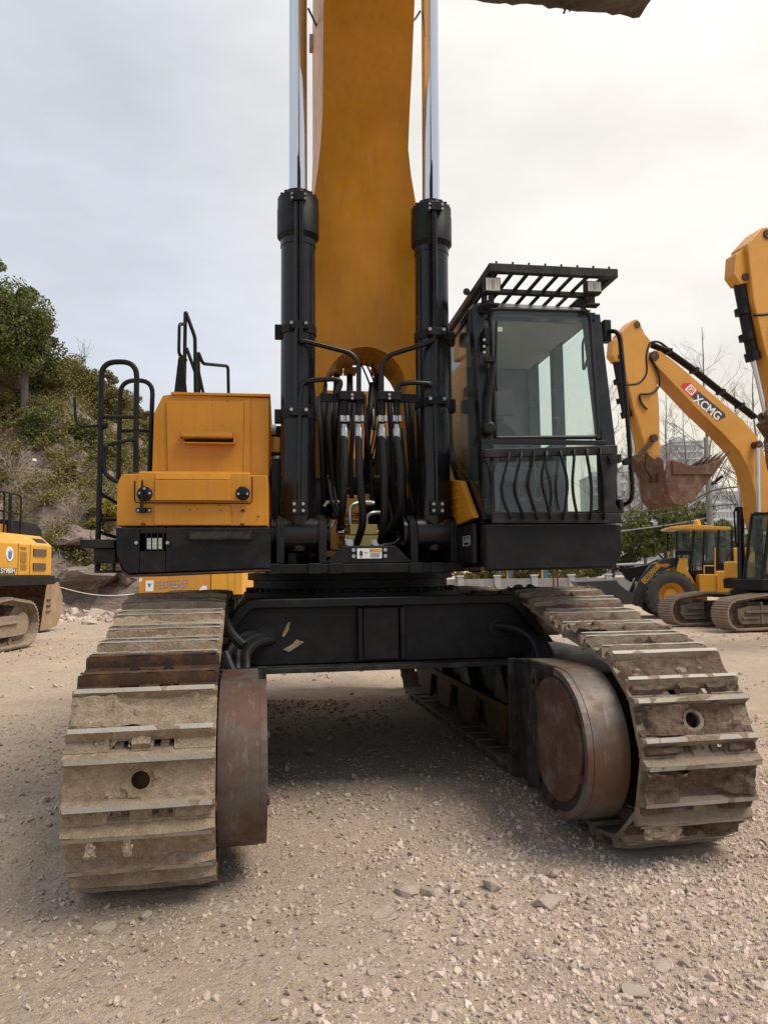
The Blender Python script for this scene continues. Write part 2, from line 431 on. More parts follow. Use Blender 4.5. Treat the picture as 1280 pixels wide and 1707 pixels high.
# ---------------------------------------------------------------- crawler tracks
def track_path(fr, br, r_f, r_b, car, bottom_f, n):
    """closed loop of (y, z, tangent angle) evenly spaced"""
    P = []
    for a in np.linspace(-90, -257, 26): P.append((fr[0]+r_f*math.cos(R_(a)), fr[1]+r_f*math.sin(R_(a))))
    P += car
    for a in np.linspace(78, -90, 26): P.append((br[0]+r_b*math.cos(R_(a)), br[1]+r_b*math.sin(R_(a))))
    P.append(P[0]); P = np.array(P)
    # smooth the top run
    seg = np.linalg.norm(np.diff(P, axis=0), axis=1); s = np.concatenate([[0], np.cumsum(seg)])
    return P, s
def path_at(P, s, q):
    q = q % s[-1]; return np.array([np.interp(q, s, P[:, 0]), np.interp(q, s, P[:, 1])])
PATH, PS = track_path((4.255, .578), (9.55, .585), .484, .484,
                      [(4.75, 1.165), (5.25, 1.30), (5.58, 1.365), (6.0, 1.345), (6.9, 1.29), (7.9, 1.325), (8.3, 1.335), (8.8, 1.25), (9.3, 1.11)], .11, 49)
NSHOE = int(round(PS[-1]/.288)); PITCH_S = PS[-1]/NSHOE
WS = .345
def rock_hull(seed, flat=.75, n=9):
    import bmesh
    rs = np.random.RandomState(seed); bm = bmesh.new()
    P = rs.uniform(-1, 1, (n, 3)); P /= np.maximum(np.linalg.norm(P, axis=1, keepdims=True), .55)**.8
    P *= np.array([1, rs.uniform(.6, 1), flat*rs.uniform(.6, 1.1)])
    for p in P: bm.verts.new(p)
    bmesh.ops.convex_hull(bm, input=bm.verts[:])
    bmesh.ops.delete(bm, geom=[v for v in bm.verts if not v.link_faces], context='VERTS')
    bmesh.ops.triangulate(bm, faces=bm.faces[:]); bmesh.ops.recalc_face_normals(bm, faces=bm.faces[:])
    bm.verts.index_update(); V = np.array([v.co[:] for v in bm.verts]); F = np.array([[v.index for v in f.verts] for f in bm.faces]); bm.free()
    return V, F
def shoe_mesh(name, seed, mats, hole, mud, bolts=False):
    mb = MB(); rs = np.random.RandomState(seed)
    jit = lambda: rs.uniform(-.004, .004)
    # plate with link windows cut in its lower edge, hole between the bars
    z0, z1 = .026, .05; C0 = .02
    xs = [-WS, -.145, -.045, .055, .15, WS]
    for i in range(5):
        lo = -.168; hi = .148
        if i in (1, 3): lo = -.104
        if i == 2:
            continue
        mb.box(xs[i], xs[i+1], lo, hi, z0, z1, 0)
    mb.box(-.0449, .0549, -.168, C0-.050, z0, z1, 0); mb.box(-.0449, .0549, C0+.050, .148, z0, z1, 0); mb.box(.0502, .0549, C0-.0499, C0+.0499, z0, z1, 0)
    # square ring round the hole
    n = 16; r = .046; V = []; 
    for zz in (z1+.0005, z0):
        for k in range(n):
            a = 2*math.pi*k/n; c_, s_ = math.cos(a), math.sin(a); q = .0502/max(abs(c_), abs(s_))
            V.append((max(-.0448, q*c_), C0+q*s_, zz)); V.append((r*.95*c_, C0+r*.95*s_, zz))
    fs = []
    for k in range(n):
        k2 = (k+1) % n
        fs.append((2*k, 2*k2, 2*k2+1, 2*k+1)); fs.append((2*k+1, 2*k2+1, 2*n+2*k2+1, 2*n+2*k+1)); fs.append((2*n+2*k, 2*n+2*k+1, 2*n+2*k2+1, 2*n+2*k2))
    mb.add(V, fs, 0)
    # curved lip at the trailing edge
    mb.prism([(.148, z1), (.162, .040), (.166, .012), (.155, .010), (.148, z0)], 'x', -WS, WS, 0)
    # two grouser bars with worn steel tips
    for gy in (-.085, .125):
        m_ = 8; rings = []
        for i in range(m_+1):
            x = -WS + 2*WS*i/m_; h = .108 + jit(); e = .012 if i in (0, m_) else 0
            rings.append([(x, gy-.030, z1-.002), (x, gy+.030, z1-.002), (x, gy+.017+jit()*.6, h-.012-e), (x, gy+.012, h-e), (x, gy-.012, h-e), (x, gy-.017+jit()*.6, h-.012-e)])
        mb.loft(rings, 0)
        # wear face
        T = [[(-WS+.012+(2*WS-.024)*i/m_, gy+dy, .1095+jit()*.4) for dy in (-.0125, .0125)] for i in range(m_+1)]
        mb.grid(T, 1)
    # mud packed between the bars
    if mud > 0:
        a, b = 48, 15
        xx = np.linspace(-WS+.004, WS-.004, a); yy = np.linspace(C0-.082, C0+.082, b)
        X, Y = np.meshgrid(xx, yy, indexing='ij')
        H = z1 - .022 + mud*(.066*fbm(X*9+seed*3, Y*9+seed, seed, 5, 1, .6)) + .007*fbm(X*45, Y*45, seed+3, 3)
        cake = np.clip((fbm(X*4+seed, Y*4, seed+20, 5, 1, .6)-.52)*14, 0, 1); H += cake*(.014+.026*mud)*(.7+.6*fbm(X*30, Y*30, seed+9, 3))
        edge = np.clip((np.abs(Y-C0)-.03)/.05, 0, 1); H += mud*.018*edge - .004
        d = np.hypot(X, Y-C0)
        if hole: H = np.where(d < .066, np.minimum(H, z1-.004), H); H = np.where(d < .056, z1-.012, H)
        G = np.stack([X, Y, H], -1); dc = np.hypot(.5*(X[:-1, :-1]+X[1:, 1:]), .5*(Y[:-1, :-1]+Y[1:, 1:])-C0); mb.grid(G, 2, None, (dc > .052) if hole else None)
    # mud caught below the lower bar
    if mud > 0:
        a2, b2 = 40, 5; X, Y = np.meshgrid(np.linspace(-WS+.01, WS-.01, a2), np.linspace(-.162, -.108, b2), indexing='ij')
        cake = np.clip((fbm(X*5+seed*2, Y*5, seed+30, 4, 1, .6)-.50+.08*mud)*12, 0, 1); H = z1-.004+cake*(.012+.03*mud)*(.5+.8*fbm(X*28, Y*28, seed+33, 3))
        H[:, 0] = z1-.01; H[0, :] = z1-.01; H[-1, :] = z1-.01; xw = .5*(X[:-1, :-1]+X[1:, 1:]); kp = ((cake[:-1, :-1]+cake[1:, 1:]) > .05) & ~((np.abs(xw+.095) < .056) | (np.abs(xw-.1025) < (.054 if mud < .9 else .02)))
        mb.grid(np.stack([X, Y, H], -1), 2, None, kp)
    # clods over the gap
    for k in range(int(14*mud+2)):
        V, F = rock_hull(seed*50+k); r_ = rs.uniform(.008, .024); x = rs.uniform(-WS*.92, WS*.92)
        mb.add(V*r_+np.array((x, rs.choice([-.145, -.13, -.05, .09, .0 if not hole else .09])+rs.uniform(-.012, .012), z1+.002)), [tuple(f) for f in F], 2)
    if bolts:
        for x in (-.085, .085):
            mb.cyl((x, .02-.02+.02, z1-.01), (x, .02, z1+.03), .026, 6, 3); mb.cyl((x, .02, z1-.01), (x, .02, z1+.012), .034, 14, 3)
    return mb.mesh('track_shoe', mats)
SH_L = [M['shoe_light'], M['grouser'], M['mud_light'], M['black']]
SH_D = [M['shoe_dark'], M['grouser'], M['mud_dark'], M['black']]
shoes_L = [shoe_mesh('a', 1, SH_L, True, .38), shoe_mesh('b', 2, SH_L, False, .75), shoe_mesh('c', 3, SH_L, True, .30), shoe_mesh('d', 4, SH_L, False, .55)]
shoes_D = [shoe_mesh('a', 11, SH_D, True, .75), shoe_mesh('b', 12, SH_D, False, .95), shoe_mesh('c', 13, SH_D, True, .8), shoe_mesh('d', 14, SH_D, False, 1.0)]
shoe_R = shoe_mesh('r', 21, [M['rust_dark'], M['rust_dark'], M['rust_dark'], M['black']], False, 0, True)
def crawler(xc, sgn, phase_z, kinds, special=None):
    # links: chain of plates behind the shoes
    mb = MB()
    q0 = None
    qs = np.linspace(0, PATH.shape[0]*0+PS[25], 400)
    zz = [path_at(PATH, PS, q)[1] for q in qs]
    yy = [path_at(PATH, PS, q)[0] for q in qs]
    cand = [(abs(z-phase_z), q) for z, q, y in zip(zz, qs, yy) if y < 4.25]
    q0 = min(cand)[1]
    frames = []
    for i in range(NSHOE):
        q = q0+i*PITCH_S; p = path_at(PATH, PS, q); a = path_at(PATH, PS, q-.10); b = path_at(PATH, PS, q+.10)
        t = (b-a)/np.linalg.norm(b-a); nrm = np.array([-t[1], t[0]])        # path runs front -> top -> back : outward is left of travel
        frames.append((p, t, nrm))
    for p, t, nrm in frames:
        Mx = np.eye(4); Mx[:3, 0] = (1, 0, 0); Mx[:3, 1] = (0, t[0], t[1]); Mx[:3, 2] = (0, nrm[0], nrm[1]); Mx[:3, 3] = (xc-OFF[0], p[0]-OFF[1], p[1])
        for x in (-.125, .085):
            mb.prism([(-.165, -.05), (-.13, -.065), (0, -.06), (.13, -.045), (.16, -.02), (.14, .028), (-.14, .028)], 'x', x, x+.04, 0, Mx)
        mb.cyl((-.14, -.14, -.02), (.14, -.14, -.02), .034, 10, 0, Mx)
    tr = obj('crawler_track', mb, M['shoe_dark'], EX)
    for i, (p, t, nrm) in enumerate(frames):
        me = kinds[i % len(kinds)]
        if special and i in special: me = special[i]
        o = link('track_shoe', me, tr)
        o.matrix_local = Matrix(((1, 0, 0, xc-OFF[0]), (0, t[0], nrm[0], p[0]-OFF[1]), (0, t[1], nrm[1], p[1]), (0, 0, 0, 1)))
        if me is shoe_R: o['label'] = 'newer dark rusty shoe with two bolt heads'
    return tr, frames
# path direction: starts at the bottom front (-90) and climbs the front (clockwise) -> over the top -> rear -> back
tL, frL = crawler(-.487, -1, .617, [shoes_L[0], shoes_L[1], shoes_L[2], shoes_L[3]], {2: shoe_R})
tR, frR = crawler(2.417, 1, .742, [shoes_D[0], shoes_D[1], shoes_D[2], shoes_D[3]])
# ---------------------------------------------------------------- track frames, idler guards, rollers
def frame_side(sgn):
    X = lambda d: sgn*d                        # d measured outwards from the machine's centre line
    mb = MB()
    prof = [(4.72, .22), (4.62, .40), (4.62, .93), (4.85, .985), (5.3, 1.0), (8.6, 1.0), (9.1, .9), (9.2, .45), (9.0, .24)]
    prof = [(a-OFF[1], b) for a, b in prof]
    x0, x1 = sorted((X(1.14), X(1.66)))
    mb.prism(prof, 'x', x0, x1, 0)
    # inner rail, brackets and guards along the inside
    xi0, xi1 = sorted((X(1.03), X(1.139)))
    mb.box(xi0, xi1, 4.65-OFF[1], 9.0-OFF[1], .50, .56, 1)
    mb.box(xi0, xi1, 4.62-OFF[1], 5.2-OFF[1], .955, .985, 0)
    mb.box(xi0, xi1, 4.62-OFF[1], 4.68-OFF[1], .30, .97, 0)
    for y in (5.0, 5.9, 6.9, 7.9, 8.7):
        mb.prism([(y-OFF[1], .97), (y+.05-OFF[1], .97), (y+.05-OFF[1], .56), (y-.30-OFF[1], .56)], 'x', min(X(1.06), X(1.139)), max(X(1.06), X(1.139)), 0)
    for y in np.arange(4.9, 9.0, .82):
        mb.prism([(y-OFF[1], .50), (y+.62-OFF[1], .50), (y+.50-OFF[1], .20), (y+.12-OFF[1], .20)], 'x', min(X(1.09), X(1.139)), max(X(1.09), X(1.139)), 1)
    fr = obj('track_frame', mb, [M['black_dusty'], M['rust_dark']], EX, bevel=.008)
    # guard drum over the front idler, on the inner side
    g = MB(); a, b = .862, 1.098
    pr = arc(4.25-OFF[1], .585, .432, 90, 270, 22)
    pr = [(4.72-OFF[1], 1.017)] + pr + [(4.45-OFF[1], .155), (4.72-OFF[1], .30)]
    g.prism(pr, 'x', min(X(a+.012), X(b)), max(X(a+.012), X(b)), 1)
    po = [(4.72-OFF[1], 1.021), (4.5-OFF[1], 1.021)] + arc(4.25-OFF[1], .585, .437, 90, 268, 40)
    xs0, xs1 = sorted((X(a+.031), X(b+.004)))
    g.grid([[(x, *p) for x in np.linspace(xs0, xs1, 5)] for p in po], 0)
    for x in (xs0, xs1): g.grid([[(x, *p), (x, 4.25-OFF[1]+(p[0]-4.25+OFF[1])*.985, .585+(p[1]-.585)*.985)] for p in po], 0)
    # rim flange standing proud of the inner face
    ro = arc(4.25-OFF[1], .585, .4335, 90, 270, 22); ri = arc(4.25-OFF[1], .585, .392, 90, 270, 22)
    xa, xb = sorted((X(a-.006), X(a+.030)))
    n = len(ro)
    for k in range(n-1):
        g.add([(x, *p) for x in (xa, xb) for p in (ro[k], ro[k+1], ri[k+1], ri[k])], [(0,1,2,3),(7,6,5,4),(0,4,5,1),(2,6,7,3),(1,5,6,2),(0,3,7,4)], 0)
    gd = obj('idler_guard', g, [M['guard'], M['black_dusty']], fr)
    d = MB(); d.cyl((X(a-.002), 4.27-OFF[1], .60), (X(a+.05), 4.27-OFF[1], .60), .36, 40, 0)
    obj('guard_disc', d, M['disc'], fr, bevel=.004)
    h = MB()
    for ang in (200, 285, 150):
        p = (4.25-OFF[1]+.37*math.cos(R_(ang)), .585+.37*math.sin(R_(ang)))
        h.cyl((X(a-.018), *p), (X(a+.02), *p), .026, 12, 0)
    for q in ((4.55, .90), (4.60, .80), (4.66, .62)):
        h.cyl((X(a-.012), q[0]-OFF[1], q[1]), (X(a+.02), q[0]-OFF[1], q[1]), .02, 8, 0)
    obj_split('bolt', h, M['rust_dark'], fr)
    bx = MB(); bx.box(min(X(a+.02), X(1.1)), max(X(a+.02), X(1.1)), 4.53-OFF[1], 4.96-OFF[1], .20, 1.0, 0)
    bx.box(min(X(a-.012), X(a+.019)), max(X(a-.012), X(a+.019)), 4.53-OFF[1], 4.60-OFF[1], .24, .97, 0)
    vb_ = MB(); vb_.box(min(X(a-.03), X(a+.03)), max(X(a-.03), X(a+.03)), 4.965-OFF[1], 4.995-OFF[1], .20, 1.0, 0); obj('guard_rib', vb_, M['black_dusty'], fr, bevel=.006)
    obj('guard_housing', bx, M['black_dusty'], fr, bevel=.01)
    # idler, sprocket, carrier and track rollers
    w = MB(); w.lathe([(.06, -.13), (.40, -.13), (.405, -.06), (.45, -.05), (.45, .05), (.405, .06), (.40, .13), (.06, .13)], (X(1.452), 4.25-OFF[1], .58), (1, 0, 0), 36)
    obj('idler', w, M['rust_dark'], EX)
    w = MB(); nT = 21; pts = []
    for k in range(nT*2): r = .46 if k % 2 else .41; t = math.pi*k/nT; pts.append((9.55-OFF[1]+r*math.cos(t), .60+r*math.sin(t)))
    w.prism(pts, 'x', X(1.452)-.05, X(1.452)+.05); w.lathe([(.05, -.2), (.30, -.2), (.30, .2), (.05, .2)], (X(1.452), 9.55-OFF[1], .6), (1, 0, 0), 28)
    obj('sprocket', w, M['rust_dark'], EX)
    for y in (5.58, 8.3):
        c = MB(); c.lathe([(.05, -.27), (.115, -.27), (.115, -.2), (.085, -.19), (.085, -.12), (.12, -.11), (.12, .11), (.085, .12), (.085, .2), (.05, .2)], (X(1.36), y-OFF[1], 1.215), (sgn, 0, 0), 22)
        c.box(min(X(1.145), X(1.24)), max(X(1.145), X(1.24)), y-.1-OFF[1], y+.1-OFF[1], .99, 1.28)
        obj('carrier_roller', c, M['shoe_dark'], fr)
    for y in np.arange(4.95, 9.1, .46):
        c = MB(); c.lathe([(.05, -.2), (.15, -.2), (.15, -.14), (.115, -.13), (.115, .13), (.15, .14), (.15, .2), (.05, .2)], (X(1.452), y-OFF[1], .29), (1, 0, 0), 18)
        obj('track_roller', c, M['rust_dark'], fr)
frame_side(-1); frame_side(1)
# ---------------------------------------------------------------- carbody
cb = MB()
rel = lambda y: y-OFF[1]
beam = [(-1.10, 1.20), (-.99, 1.36), (-.93, 1.395), (1.0, 1.40), (1.06, 1.36), (1.30, 1.06), (1.18, .945), (-.90, .945), (-1.0, 1.0)]
cb.prism(beam, 'y', rel(5.46), rel(8.4), 0)
beam2 = [(-1.14, 1.17), (-1.02, 1.37), (-.94, 1.425), (1.02, 1.43), (1.10, 1.385), (1.36, 1.06), (1.28, 1.06), (1.05, 1.33), (.99, 1.362), (-.92, 1.357), (-.97, 1.31), (-1.08, 1.16)]
cb.prism(beam2, 'y', rel(5.38), rel(5.458), 0)
cb.box(-.16, -.12, rel(5.40), rel(5.458), .96, 1.355, 0); cb.box(.16, .20, rel(5.40), rel(5.458), .96, 1.355, 0)
cb.box(-.118, .158, rel(5.43), rel(5.458), .96, 1.355, 0)
carb = obj('carbody', cb, [M['black']], EX, bevel=.012)
fl = MB(); fl.box(-.95, 1.16, rel(5.30), rel(8.4), .905, .942, 0)
obj('bottom_flange', fl, M['black_dusty'], carb, bevel=.006)
for s in (-1, 1):                              # legs out to the track frames
    lg = MB(); x0, x1 = sorted((s*.9, s*1.35)); lg.box(x0, x1, rel(5.7), rel(8.2), .93, 1.19)
    obj('carbody_leg', lg, M['black_dusty'], carb, bevel=.015)
pl = MB(); pl.prism([(-.71, 1.155), (-.685, 1.21), (-.665, 1.25), (-.65, 1.255), (-.66, 1.20), (-.69, 1.15)], 'y', rel(5.452), rel(5.4595))
pl.prism([(-.70, 1.06), (-.64, 1.09), (-.60, 1.13), (-.585, 1.12), (-.55, 1.11), (-.60, 1.075), (-.66, 1.04)], 'y', rel(5.452), rel(5.4595))
obj_split('scraped_patch', pl, M['mud_light'], carb)
rg = MB(); rg.lathe([(.78, 1.43), (.93, 1.43), (.93, 1.475), (.90, 1.48), (.90, 1.55), (.95, 1.555), (.95, 1.618), (.3, 1.618)], (0, 0, 0), (0, 0, 1), 64)
for k in range(60):
    a = 2*math.pi*k/60; rg.cyl((.955*math.cos(a), .955*math.sin(a), 1.445), (.955*math.cos(a), .955*math.sin(a), 1.485), .014, 6)
rg.cyl((0, 0, 1.40), (0, 0, 1.445), .985, 64)
obj('swing_ring', rg, M['black'], EX)
# hydraulic hoses going into the track frames
def hose_part(name, pts, r, mat, parent, rad=.08, n=10, **kw):
    mb = MB(); mb.tube(rounded(pts, rad), r, n); return obj(name, mb, mat, parent, **kw)
for i, (dx, dz) in enumerate(((0, 0), (.05, -.03), (-.055, .02))):
    hose_part('hydraulic_hose', [(-.80+dx, rel(5.50), 1.155+dz), (-.95+dx, rel(5.34), 1.15+dz), (-1.03+dx*1.2, rel(5.16), 1.06), (-1.02+dx*1.2, rel(5.05), .97), (-1.04+dx, rel(5.0), .90)], .033, M['rubber'], carb, .12)
    hose_part('hydraulic_hose', [(.92+dx, rel(5.50), 1.17+dz), (1.06+dx, rel(5.34), 1.17+dz), (1.16+dx*.9, rel(5.20), 1.10+dz), (1.17+dx*.9, rel(5.10), .98), (1.17+dx, rel(5.08), .92)], .030, M['rubber'], carb, .12)
for x, z in ((-.83, 1.155), (.93, 1.17)):
    s = MB(); s.lathe([(.06, -.005), (.075, -.005), (.075, .012), (.06, .014)], (x, rel(5.455), z), (0, -1, 0), 20); obj('grommet', s, M['rubber'], carb)
hose_part('hydraulic_hose', [(-1.10, rel(5.2), 1.28), (-1.06, rel(5.1), 1.2), (-.98, rel(5.05), 1.13)], .034, M['rubber'], carb)
hose_part('hydraulic_hose', [(-1.10, rel(4.9), 1.10), (-1.07, rel(4.85), 1.02), (-1.02, rel(4.8), .93)], .036, M['rubber'], carb)

# ================================================================ HOUSE (swung by SW)
RZ = (0, 0, -SW)
def up(name, mb, mats, bevel=.008, smooth=True, label=None): return obj(name, mb, mats, EX, bevel=bevel, smooth=smooth, rot=RZ, label=label)
# ---- deck / main frame
d = MB()
d.box(-.74, .72, -1.52, 3.0, 1.605, 1.675); d.box(-1.70, -.742, -1.0, 2.6, 1.67, 1.76); d.box(.722, 1.70, -1.0, 2.6, 1.67, 1.76)
d.prism([(-.33, 1.676), (-.215, 1.79), (-.20, 1.806), (.20, 1.806), (.215, 1.79), (.33, 1.676)], 'y', -1.50, -1.46)                  # front plate carrying the label
for x in (-.76, -.455, -.30, .295, .455, .74):                # edge blocks
    d.box(x, x+.10, -1.545, -1.522, 1.60, 1.68)
for s in (-1, 1):                                             # boom and cylinder lugs
    for x in (.345, .655):
        a = s*x; d.prism([(-1.48, 1.676), (-1.48, 1.86), (-1.44, 1.99), (-1.30, 2.05), (-1.15, 1.98), (-1.02, 1.676)], 'x', a-.03, a+.03)
    for x in (.33, .56): d.prism([(-1.0, 1.676), (-.75, 2.35), (-.55, 2.58), (-.35, 2.58), (-.1, 2.3), (.8, 1.9), (1.2, 1.676)], 'x', s*x-.035, s*x+.035)
deck = up('main_frame', d, M['black'])
for s in (-1, 1):
    p = MB(); p.lathe([(.05, -.22), (.13, -.22), (.13, -.205), (.115, -.20), (.115, .20), (.13, .205), (.13, .22), (.05, .22)], (s*.50, -1.30, 1.905), (1, 0, 0), 24); obj('pivot_pin', p, M['black_gloss'], deck)
p = MB(); p.cyl((-.62, -.45, 2.36), (.62, -.45, 2.36), .115, 28); obj('boom_pivot_tube', p, M['black'], deck)
lab = MB(); lab.box(-.092, .092, -1.508, -1.5015, 1.712, 1.787)
wl_ = obj('warning_label', lab, M['white'], deck)
lm = MB(); lm.box(.002, .088, -1.5105, -1.5085, 1.759, 1.783); obj('label_header', lm, M['yellow_far'], wl_)
lm = MB()
lm.prism([(-.078, 1.755), (-.062, 1.773), (-.046, 1.755)], 'y', -1.5105, -1.5085); lm.cyl((-.062, -1.5085, 1.743), (-.062, -1.5105, 1.743), .012, 10); lm.prism([(-.07, 1.727), (-.054, 1.727), (-.062, 1.719)], 'y', -1.5105, -1.5085)
lm.box(-.036, -.014, -1.5105, -1.5085, 1.752, 1.756); lm.box(.010, .016, -1.5115, -1.5107, 1.766, 1.774)
for k in range(4): lm.box(.006, .080-.01*(k % 2), -1.5105, -1.5085, 1.747-.008*k, 1.749-.008*k)
obj('label_print', lm, M['ink'], wl_)
for x in (-.118, .118):
    for z in (1.729, 1.775):
        b = MB(); b.cyl((x, -1.50, z), (x, -1.513, z), .015, 6); obj('bolt', b, M['bolt'], deck)
# ---- machinery wall behind the hoses, dark panels added to deepen the bay's shade
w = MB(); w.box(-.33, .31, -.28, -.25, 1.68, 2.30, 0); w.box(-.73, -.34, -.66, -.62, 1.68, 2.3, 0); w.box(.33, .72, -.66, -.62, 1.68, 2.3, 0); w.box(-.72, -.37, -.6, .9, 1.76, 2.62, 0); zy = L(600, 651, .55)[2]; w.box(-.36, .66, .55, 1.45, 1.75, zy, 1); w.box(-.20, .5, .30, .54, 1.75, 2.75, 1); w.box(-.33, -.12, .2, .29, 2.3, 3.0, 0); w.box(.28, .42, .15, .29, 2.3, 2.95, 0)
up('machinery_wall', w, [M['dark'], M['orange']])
# ---- swing motor and valve block
sm = MB()
sm.lathe([(.12, 0), (.155, 0), (.155, .12), (.13, .13), (.13, .34), (.145, .345), (.145, .40), (.12, .41), (.12, .50), (.07, .52)], (-.075, -.75, 1.74), (0, 0, 1), 30)
sm.box(-.17, .02, -.90, -.72, 2.10, 2.22); sm.box(-.02, .085, -.86, -.66, 2.16, 2.25); sm.lathe([(.13, 0), (.16, 0), (.16, .30), (.1, .32)], (-.26, -.72, 1.74), (0, 0, 1), 24)
for k in range(5): sm.lathe([(.13, 0), (.149, .004), (.149, .016), (.13, .02)], (-.075, -.75, 1.90+.045*k), (0, 0, 1), 30)
sm.tube([(-.115, -.86, 2.25), (-.115, -.86, 2.29), (-.09, -.86, 2.31), (-.07, -.86, 2.28), (-.07, -.86, 2.25)], .010, 6)
swm = up('swing_motor', sm, M['orange'], .006)
vb = MB(); vb.box(-.115, .10, -1.22, -1.02, 1.905, 1.985); vb.box(-.155, .15, -1.20, -1.0, 1.785, 1.904); vb.box(-.13, .11, -1.23, -1.20, 1.80, 1.895)
valve = up('valve_block', vb, M['brass'], .006)
fit = MB()
for x in (-.12, .08):
    fit.lathe([(.02, 0), (.034, 0), (.034, .03), (.026, .032), (.026, .07)], (x, -1.20, 1.835), (0, -1, 0), 14)
    for dx in (-.03, .03):
        for dz in (-.03, .03): fit.cyl((x+dx, -1.2, 1.835+dz), (x+dx, -1.222, 1.835+dz), .009, 6)
fit.cyl((-.155, -1.1, 1.93), (-.20, -1.1, 1.93), .02, 12); fit.cyl((.10, -1.1, 1.93), (.15, -1.1, 1.93), .018, 12)
fit.tube(rounded([(-.10, -1.06, 1.98), (-.10, -1.06, 2.14), (-.04, -1.04, 2.17), (.10, -1.02, 2.17)], .04), .017, 10)
fit.cyl((.0, -1.03, 2.17), (.075, -1.03, 2.17), .026, 12)
fit.tube(rounded([(.035, -1.06, 1.98), (.035, -1.06, 2.06), (.08, -1.05, 2.09), (.16, -1.03, 2.09)], .04), .017, 10)
fit.tube(rounded([(.13, -1.1, 1.83), (.25, -1.08, 1.83), (.33, -1.0, 1.90)], .04), .014, 10)
fit.tube(rounded([(-.17, -.9, 2.19), (-.27, -.93, 2.19), (-.30, -.93, 2.15)], .03), .017, 10)
fit.tube(rounded([(-.22, -1.1, 2.02), (-.26, -1.12, 1.97), (-.28, -1.12, 1.94)], .03), .012, 8)
for k in range(3): fit.cyl((-.27+.035*k, -1.3, 1.79), (-.25+.035*k, -1.34, 1.775), .010, 8)
for k in range(4): fit.cyl((.04+.025*k, -.70, 2.22), (.04+.025*k, -.70, 2.28), .013, 8)
obj_split('steel_fitting', fit, M['steel'], valve)
